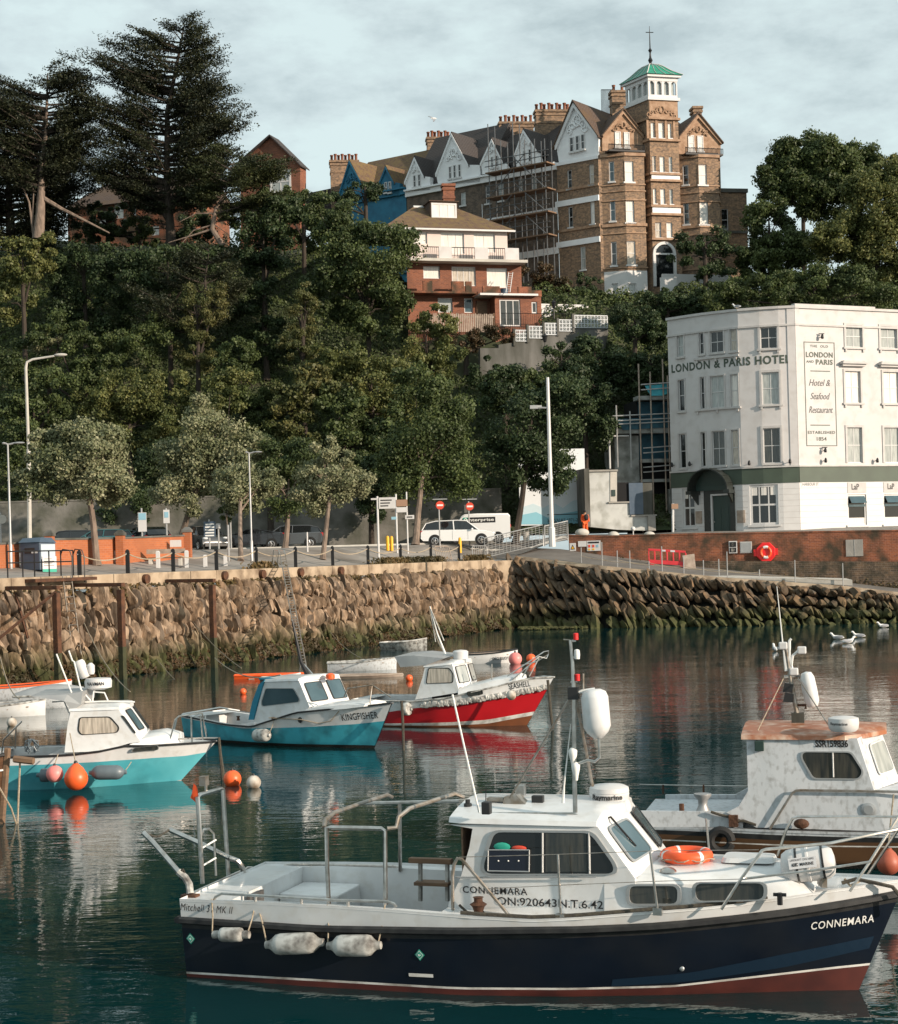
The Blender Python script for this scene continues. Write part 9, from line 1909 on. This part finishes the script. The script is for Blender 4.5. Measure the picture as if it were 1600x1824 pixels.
# hillside trees: crowns (px), depth, leaf, words
HG='trees growing on the steep hillside'
def ht(label,crowns,Y,m='leaf_dark',size=.33,nb=36,per=230,seed=1,asp=1,name='hillside_tree',cat='tree',fill=.8,grp=HG,dep=.8):
 cx,cy,rx,ry=crowns[0];c=W(cx,cy+ry*.6,Y);z=min(hill(c.x,Y),c.z-1)if Y>124 else c.z-4
 return tree(name,label,cat,cx,None,Y,crowns,m,'bark_dark',.22,size*.78,int(nb*1.5),int(per*1.35),grp,seed,dep,asp,.95,bs=(.16,.34),foot=Vector((c.x,Y,z)))
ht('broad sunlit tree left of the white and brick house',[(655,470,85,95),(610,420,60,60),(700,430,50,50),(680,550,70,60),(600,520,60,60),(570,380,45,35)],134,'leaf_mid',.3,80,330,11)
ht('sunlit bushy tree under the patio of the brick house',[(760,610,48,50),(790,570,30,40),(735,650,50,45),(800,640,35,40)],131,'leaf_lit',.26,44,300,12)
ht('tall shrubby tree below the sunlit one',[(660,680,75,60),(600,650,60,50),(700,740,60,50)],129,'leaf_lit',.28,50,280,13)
ht('upright poplar like tree left of the dark quay tree',[(610,740,45,70),(650,800,50,60),(690,770,35,60)],126,'leaf_mid',.26,40,280,14,1.6)
ht('spiky sunlit trees at the centre of the slope',[(520,720,45,50),(560,690,40,50),(540,780,45,50)],126,'leaf_ivy',.26,36,260,15,2.0)
ht('ivy covered trunk left of the broad sunlit tree',[(538,560,28,48),(530,620,35,40),(545,520,16,22)],130,'leaf_ivy',.2,30,300,16,.8)
ht('ivy covered dead tree in the middle of the slope',[(350,560,30,60),(385,540,18,60),(335,610,35,40),(365,620,28,50)],131,'leaf_ivy',.2,36,330,17,.8)
ht('dark bushy tree above the ivy covered dead tree',[(300,480,80,45),(230,500,70,50),(360,460,60,35)],137,'leaf_dark',.3,46,260,18)
ht('bush lit yellow green at the far left of the slope',[(40,470,55,45),(70,440,40,25),(20,540,45,40)],136,'leaf_lit',.3,36,260,19)
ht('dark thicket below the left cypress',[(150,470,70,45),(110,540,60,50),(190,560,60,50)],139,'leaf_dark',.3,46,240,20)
ht('pale flowering shrub left of centre on the slope',[(85,620,38,28),(110,600,25,20)],132,'leaf_silver',.22,14,240,21)
ht('sunlit creeper covered bushes in the lower left of the slope',[(230,700,75,50),(300,710,60,50),(180,720,50,45),(260,760,70,45)],128,'leaf_lit',.26,60,280,22)
ht('dark bushes behind the tall old street lamp',[(60,740,65,60),(30,820,60,70),(100,700,50,50)],127,'leaf_mid',.3,46,240,23)
ht('hanging green creeper right of the ivy covered dead tree',[(430,690,50,50),(460,740,40,40),(420,640,45,40)],128,'leaf_mid',.25,40,280,24)
ht('deep green trees right of the pine on the slope',[(470,440,60,60),(430,520,60,60),(500,380,50,40),(480,600,50,50)],138,'leaf_dark',.32,60,240,25)
ht('dark trees under the sunlit creeper',[(480,820,50,50),(300,830,60,50),(230,900,60,40)],123.5,'leaf_dark',.28,40,240,26,name='tree')
ht('dark tree in the gap between the round quay trees',[(660,860,50,60),(680,900,40,30)],122,'leaf_dark',.28,26,240,27)
ht('dark tree behind the tall mast',[(1040,700,50,55),(1070,760,40,60),(900,700,50,50)],127,'leaf_dark',.3,46,240,28)
ht('sunlit treetop below the grey rendered wall',[(900,690,45,35),(950,680,40,25),(1000,690,40,28)],128,'leaf_mid',.26,30,260,29,1.5)
ht('dark green bush right of the grey rendered wall',[(1060,640,62,42),(1110,660,50,40),(1030,660,40,35)],133,'leaf_dark',.3,40,260,30,name='hillside_bush',cat='bush')
ht('dark clipped hedge left of the white hotel',[(1130,575,45,35),(1165,590,40,40),(1100,560,22,20)],137,'leaf_dark',.22,40,330,31,name='hedge',cat='hedge',grp=None)
ht('dark clipped hedge lower down behind the scaffolding',[(1160,645,45,30),(1130,680,40,35),(1180,690,30,40)],133,'leaf_dark',.22,36,330,32,name='hedge',cat='hedge',grp=None)
ht('rust coloured bush below the scaffolded terrace',[(965,490,35,22),(990,510,35,22),(940,480,20,18)],146,'leaf_rust',.24,26,240,33,name='hillside_bush',cat='bush')
ht('dark bush at the foot of the mansion block',[(1030,510,35,22),(1045,540,35,25),(1060,510,18,20)],147,'leaf_dark',.24,26,240,34,name='hillside_bush',cat='bush')
ht('bush growing up against the white basement bay',[(1080,540,26,24),(1120,530,20,10),(1150,530,25,12)],145,'leaf_mid',.22,20,220,35,name='hillside_bush',cat='bush')
ht('long dark hedge right of the white basement bay',[(1190,540,50,22),(1250,545,55,25),(1200,520,25,10)],142,'leaf_dark',.26,36,240,36,name='hedge',cat='hedge',grp=None)
ht('flat topped pine in front of the arched entrance',[(1255,430,60,24),(1290,460,50,30),(1225,455,34,18),(1270,490,40,22)],146,'leaf_dark',.28,34,200,37,fill=1.0)
ht('tall dark tree at the right skyline',[(1430,330,60,50),(1470,300,60,45),(1420,280,40,30),(1450,290,80,52),(1390,320,50,48),(1520,300,60,45),(1480,350,70,50)],150,'leaf_mid',.32,210,330,38)
ht('broad tree at the right edge lit from the side',[(1560,370,70,70),(1500,430,70,50),(1590,450,60,60),(1600,320,50,50)],143,'leaf_lit',.30,170,330,39)
ht('dark tree right of the annex house',[(1370,400,45,55),(1400,450,60,50),(1350,470,50,40)],147,'leaf_mid',.30,90,300,40)
ht('mixed trees directly behind the hotel roof',[(1450,510,80,42),(1350,520,70,35),(1540,520,70,45),(1290,530,60,25)],138,'leaf_mid',.28,90,300,41)
ht('dark bushy tree in front of the blue house',[(650,340,38,26),(620,355,30,22),(600,370,40,25)],148,'leaf_dark',.26,26,240,42)
ht('green tree between the pine and the blue house',[(540,370,50,28),(500,360,40,24),(590,400,45,30)],145,'leaf_mid',.28,34,240,43)
ht('shrub in front of the long brick house',[(250,400,30,28),(265,425,30,18),(200,415,35,18)],148,'leaf_mid',.24,22,240,44,name='hillside_bush',cat='bush')
ht('scrub on the bank below the picket fence',[(830,610,40,20),(870,590,40,14),(900,600,30,16)],137.2,'leaf_rust',.2,22,220,45,name='hillside_bush',cat='bush')
ht('dark undergrowth above the mural',[(1000,640,40,30),(860,660,35,30)],131,'leaf_dark',.26,20,240,46,name='hillside_bush',cat='bush')
ht('dark bushes screening the long brick house',[(190,395,45,24),(150,410,40,25),(235,415,30,18),(345,400,45,34),(330,430,50,25),(215,370,30,18),(175,375,25,16)],149,'leaf_dark',.26,46,240,47)
ht('bushy trees under the orange brick gable',[(470,360,45,22),(520,352,38,22),(440,385,50,28),(515,395,40,30),(550,420,40,34)],147,'leaf_mid',.26,40,240,48)
ht('sunlit creeper bank in the middle of the slope',[(400,800,60,50),(330,760,60,45),(460,790,40,50),(410,700,50,40)],126,'leaf_lit',.26,50,260,49)
ht('broad green bushes at the left of the slope',[(140,670,60,40),(190,640,50,40),(100,600,60,40),(40,650,50,50),(250,600,60,45)],131,'leaf_mid',.26,60,260,50)
# ivy and scrub over the whole slope
rng=np.random.default_rng(77);n=240000;X=rng.uniform(-52,62,n);Y=rng.uniform(124.6,151,n)
Z=np.array([hill(x,y)for x,y in zip(X,Y)]);keep=~((X>-3)&(X<8)&(Y>137)&(Y<149))&~((X>13)&(Y>149));X,Y,Z=X[keep],Y[keep],Z[keep]
lump=.9*np.maximum(0,np.sin(X*.7+1.3*np.sin(Y*.5))*np.cos(Y*.6+X*.3))+.4*np.abs(np.sin(X*1.9)*np.sin(Y*1.7));C=np.stack([X,Y,Z+lump*rng.uniform(.4,1.15,len(X))+.05],1)
V=leaves(C,np.tile([.3,-.5,.5],(len(C),1)),.24,1.1,.8,rng);leafobj('hillside_scrub',V,M['leaf_mid'],kind='stuff',label='dark ivy and scrub covering the steep bank')
# weeds hanging over the coping and growing at the quay edge
rng=np.random.default_rng(5);n=14000;tt=rng.uniform(-24,42,n);den=.5+.5*np.sin(tt*.8+np.sin(tt*2.3));keep=rng.random(n)<.25+.75*den;tt=tt[keep];n=len(tt);dz=rng.uniform(-.75,.06,n)-np.where(tt>22,.1,0)
C=np.stack([EX+DX*tt+NX*(.05+.25*rng.random(n)-dz*.25),EY+DY*tt+NY*(.05+.25*rng.random(n)-dz*.25),3.95+dz*.8],1);V=leaves(C,np.tile([NX,NY,.5],(n,1)),.13,2.0,.8,rng);leafobj('wall_weeds',V,M['weed_dry'],kind='stuff',label='dry weeds hanging along the top of the quay wall')
n=3500;tt=rng.choice([14.,27,29,31,33,38.5,39.5],n)+rng.normal(0,.7,n);C=np.stack([EX+DX*tt-NX*.35*rng.random(n),EY+DY*tt-NY*.35*rng.random(n),4.5+.35*rng.random(n)**1.5],1);V=leaves(C,np.tile([NX,NY,.3],(n,1)),.11,2.6,.8,rng);leafobj('edge_grass',V,M['weed_dry'],kind='stuff',label='tufts of dry grass growing on the quay edge')
n=2600;uu=rng.uniform(1,26,n);C=np.array([tuple(bf.P(u,z,.34))for u,z in zip(uu,3.6-.085*uu+rng.normal(0,.25,n)+.5*(uu<5))]);V=leaves(C,np.tile([0,-1,.4],(n,1)),.12,1.5,.8,rng);leafobj('slipway_weeds',V,M['weed_dry'],kind='stuff',label='weeds growing at the foot of the brick wall')
# seaweed along the waterline of the quay
n=16000;tt=rng.uniform(-26,43,n);k=rng.uniform(0,1,n);C=np.stack([EX+DX*tt+NX*(1.1+.55*(1-k)),EY+DY*tt+NY*(1.1+.55*(1-k)),.02+.75*k**1.4+.15*np.sin(tt*1.7)],1);V=leaves(C,np.tile([NX,NY,.6],(n,1)),.14,1.5,.8,rng);leafobj('seaweed',V,M['leaf_rust'],kind='stuff',label='brown seaweed on the foot of the quay wall')
# ---------------------------------------------------------------- cypresses
def cypress(name,label,trunk,env,Y,m,seed,nbr,size=.34,lean=0,depth=.55,up=.28,tuft=46,lay=19.,bark='bark_dark',r0=.45,bare=()):
 """trunk: px polyline foot..top; env: list of (y, xleft, xright) silhouette"""
 rng=np.random.default_rng(seed);tp=[W(x,y,Y)for x,y in trunk];t=T(name,label,'tree',tp[0],group='tall wind shaped conifers on the hill');s=Y/FPX
 q2=MB();q=MB();n=len(tp);q.tube(tp,[r0*(1-.9*i/(n-1))for i in range(n)],9)
 tx=lambda y:np.interp(y,[p[1]for p in trunk][::-1],[p[0]for p in trunk][::-1]);ey=[e[0]for e in env];out=[]
 for k in range(nbr):
  y=env[0][0]+(env[-1][0]-env[0][0])*((k+rng.random())/nbr)**.85;y=round(y/lay)*lay+rng.normal(0,2.2)+6*sin(k);xl,xr=np.interp(y,ey,[e[1]for e in env]),np.interp(y,ey,[e[2]for e in env]);x0=tx(min(y+25,trunk[0][1]));ang=rng.uniform(0,2*pi);c=cos(ang)
  if k%3:c=math.copysign(abs(c)**.4,c)
  R_=(xr-x0 if c>0 else x0-xl)*s;R_*=rng.uniform(.7,1.2);L_=max(.6,R_*abs(c));dy=sin(ang)*max(R_,1.5)*depth
  b0_=W(x0,y+min(45,8+.17*abs(R_/s)),Y);tip=W(x0+math.copysign(L_/s,c),y,Y)+Vector((0,dy,0));mid=b0_.lerp(tip,.55)-Vector((0,0,.06*L_));q2.tube([b0_,mid,tip],[.06+.012*L_,.045,.015],5)
  nt_=int(7+L_*4.4)
  for j in range(nt_):
   f_=rng.uniform(.12,1.0)**.8;p_=(b0_.lerp(mid,f_/.55)if f_<.55 else mid.lerp(tip,(f_-.55)/.45));w_=.35+1.0*(1-abs(f_-.55))*min(1.3,L_*.15);p_=np.array(p_)+rng.normal(0,1,3)*(w_*.6,w_*.9,.09)
   m_=int(tuft*rng.uniform(.5,1.2));e=rng.normal(0,1,(m_,3))*(.16,.34,.06);k_=rng.random(m_)**1.3*rng.uniform(.7,1.5);e[:,0]+=math.copysign(1,c)*k_;e[:,2]+=k_*(up+.25)*.8;cc_=p_+e;nn=np.zeros((m_,3));nn[:,2]=1;out.append(leaves(cc_,nn,size*.8,.6,.6,rng))
 for pts,r in bare:q.tube([W(x,y,Y)for x,y in pts],[r*(1-.7*i/(len(pts)-1))for i in range(len(pts))],6)
 q.build('trunk',M[bark],t,smooth=1);q2.build('branches',M['bark_dark'],t,smooth=1);leafobj('crown',np.concatenate(out),M[m],t,off=tuple(tp[0]))
cypress('cypress','tallest dark cypress with layered branches against the sky',[(305,440),(303,400),(297,330),(298,200),(318,100),(328,45)],[(40,312,336),(55,285,345),(75,205,365),(100,190,378),(120,168,382),(150,200,395),(200,160,410),(235,178,432),(280,150,412),(310,165,400),(340,220,390),(372,250,360)],142,'leaf_cyp',3,190,.30,
 bare=(([(303,395),(275,350),(240,320),(205,300)],.3),([(303,380),(310,340),(330,300)],.2),([(300,370),(285,330),(262,290)],.18),([(303,385),(320,350),(345,335)],.15)))
cypress('cypress','shorter dark cypress at the left edge with a pale bare trunk',[(68,425),(72,380),(74,320),(82,230),(85,130)],[(118,18,50),(122,60,125),(135,-40,145),(160,-60,178),(200,-60,160),(235,-60,170),(265,-50,135),(290,-40,120),(320,10,100)],140,'leaf_cyp',4,120,.30,bark='bark_pale',r0=.5,
 bare=(([(76,352),(110,372),(150,392),(195,415)],.2),([(60,420),(52,360),(35,320)],.12),([(58,400),(60,340),(50,300)],.08)))
cypress('cypress','dark mass of cypress branches low at the left edge',[(20,430),(15,330),(10,260)],[(230,-30,80),(260,-60,130),(310,-60,150),(350,-60,140),(400,-60,110),(430,-60,90)],146,'leaf_cyp',6,130,.32)
cypress('pine','leaning pine with bare orange trunk right of the tallest cypress',[(397,438),(378,408),(385,370),(400,350),(410,310)],[(268,400,460),(285,365,500),(305,350,505),(325,340,478),(345,350,490),(365,400,470)],138,'leaf_pine',5,40,.28,bark='bark_pale',r0=.28,up=.1,tuft=60,
 bare=(([(378,408),(340,420),(300,432)],.1),([(380,400),(345,410),(318,440)],.08),([(385,380),(350,380),(320,395)],.08),([(388,372),(420,382),(425,380)],.05),([(383,400),(410,420)],.05),([(395,360),(430,372),(460,375)],.06)))
cypress('cypress','fallen looking dark cypress branches over the ivy tree',[(370,560),(365,500),(372,450)],[(440,350,400),(470,320,395),(500,290,420),(530,225,425),(560,250,400),(580,280,370)],133,'leaf_cyp',8,34,.26,up=.5,tuft=60,r0=.2)
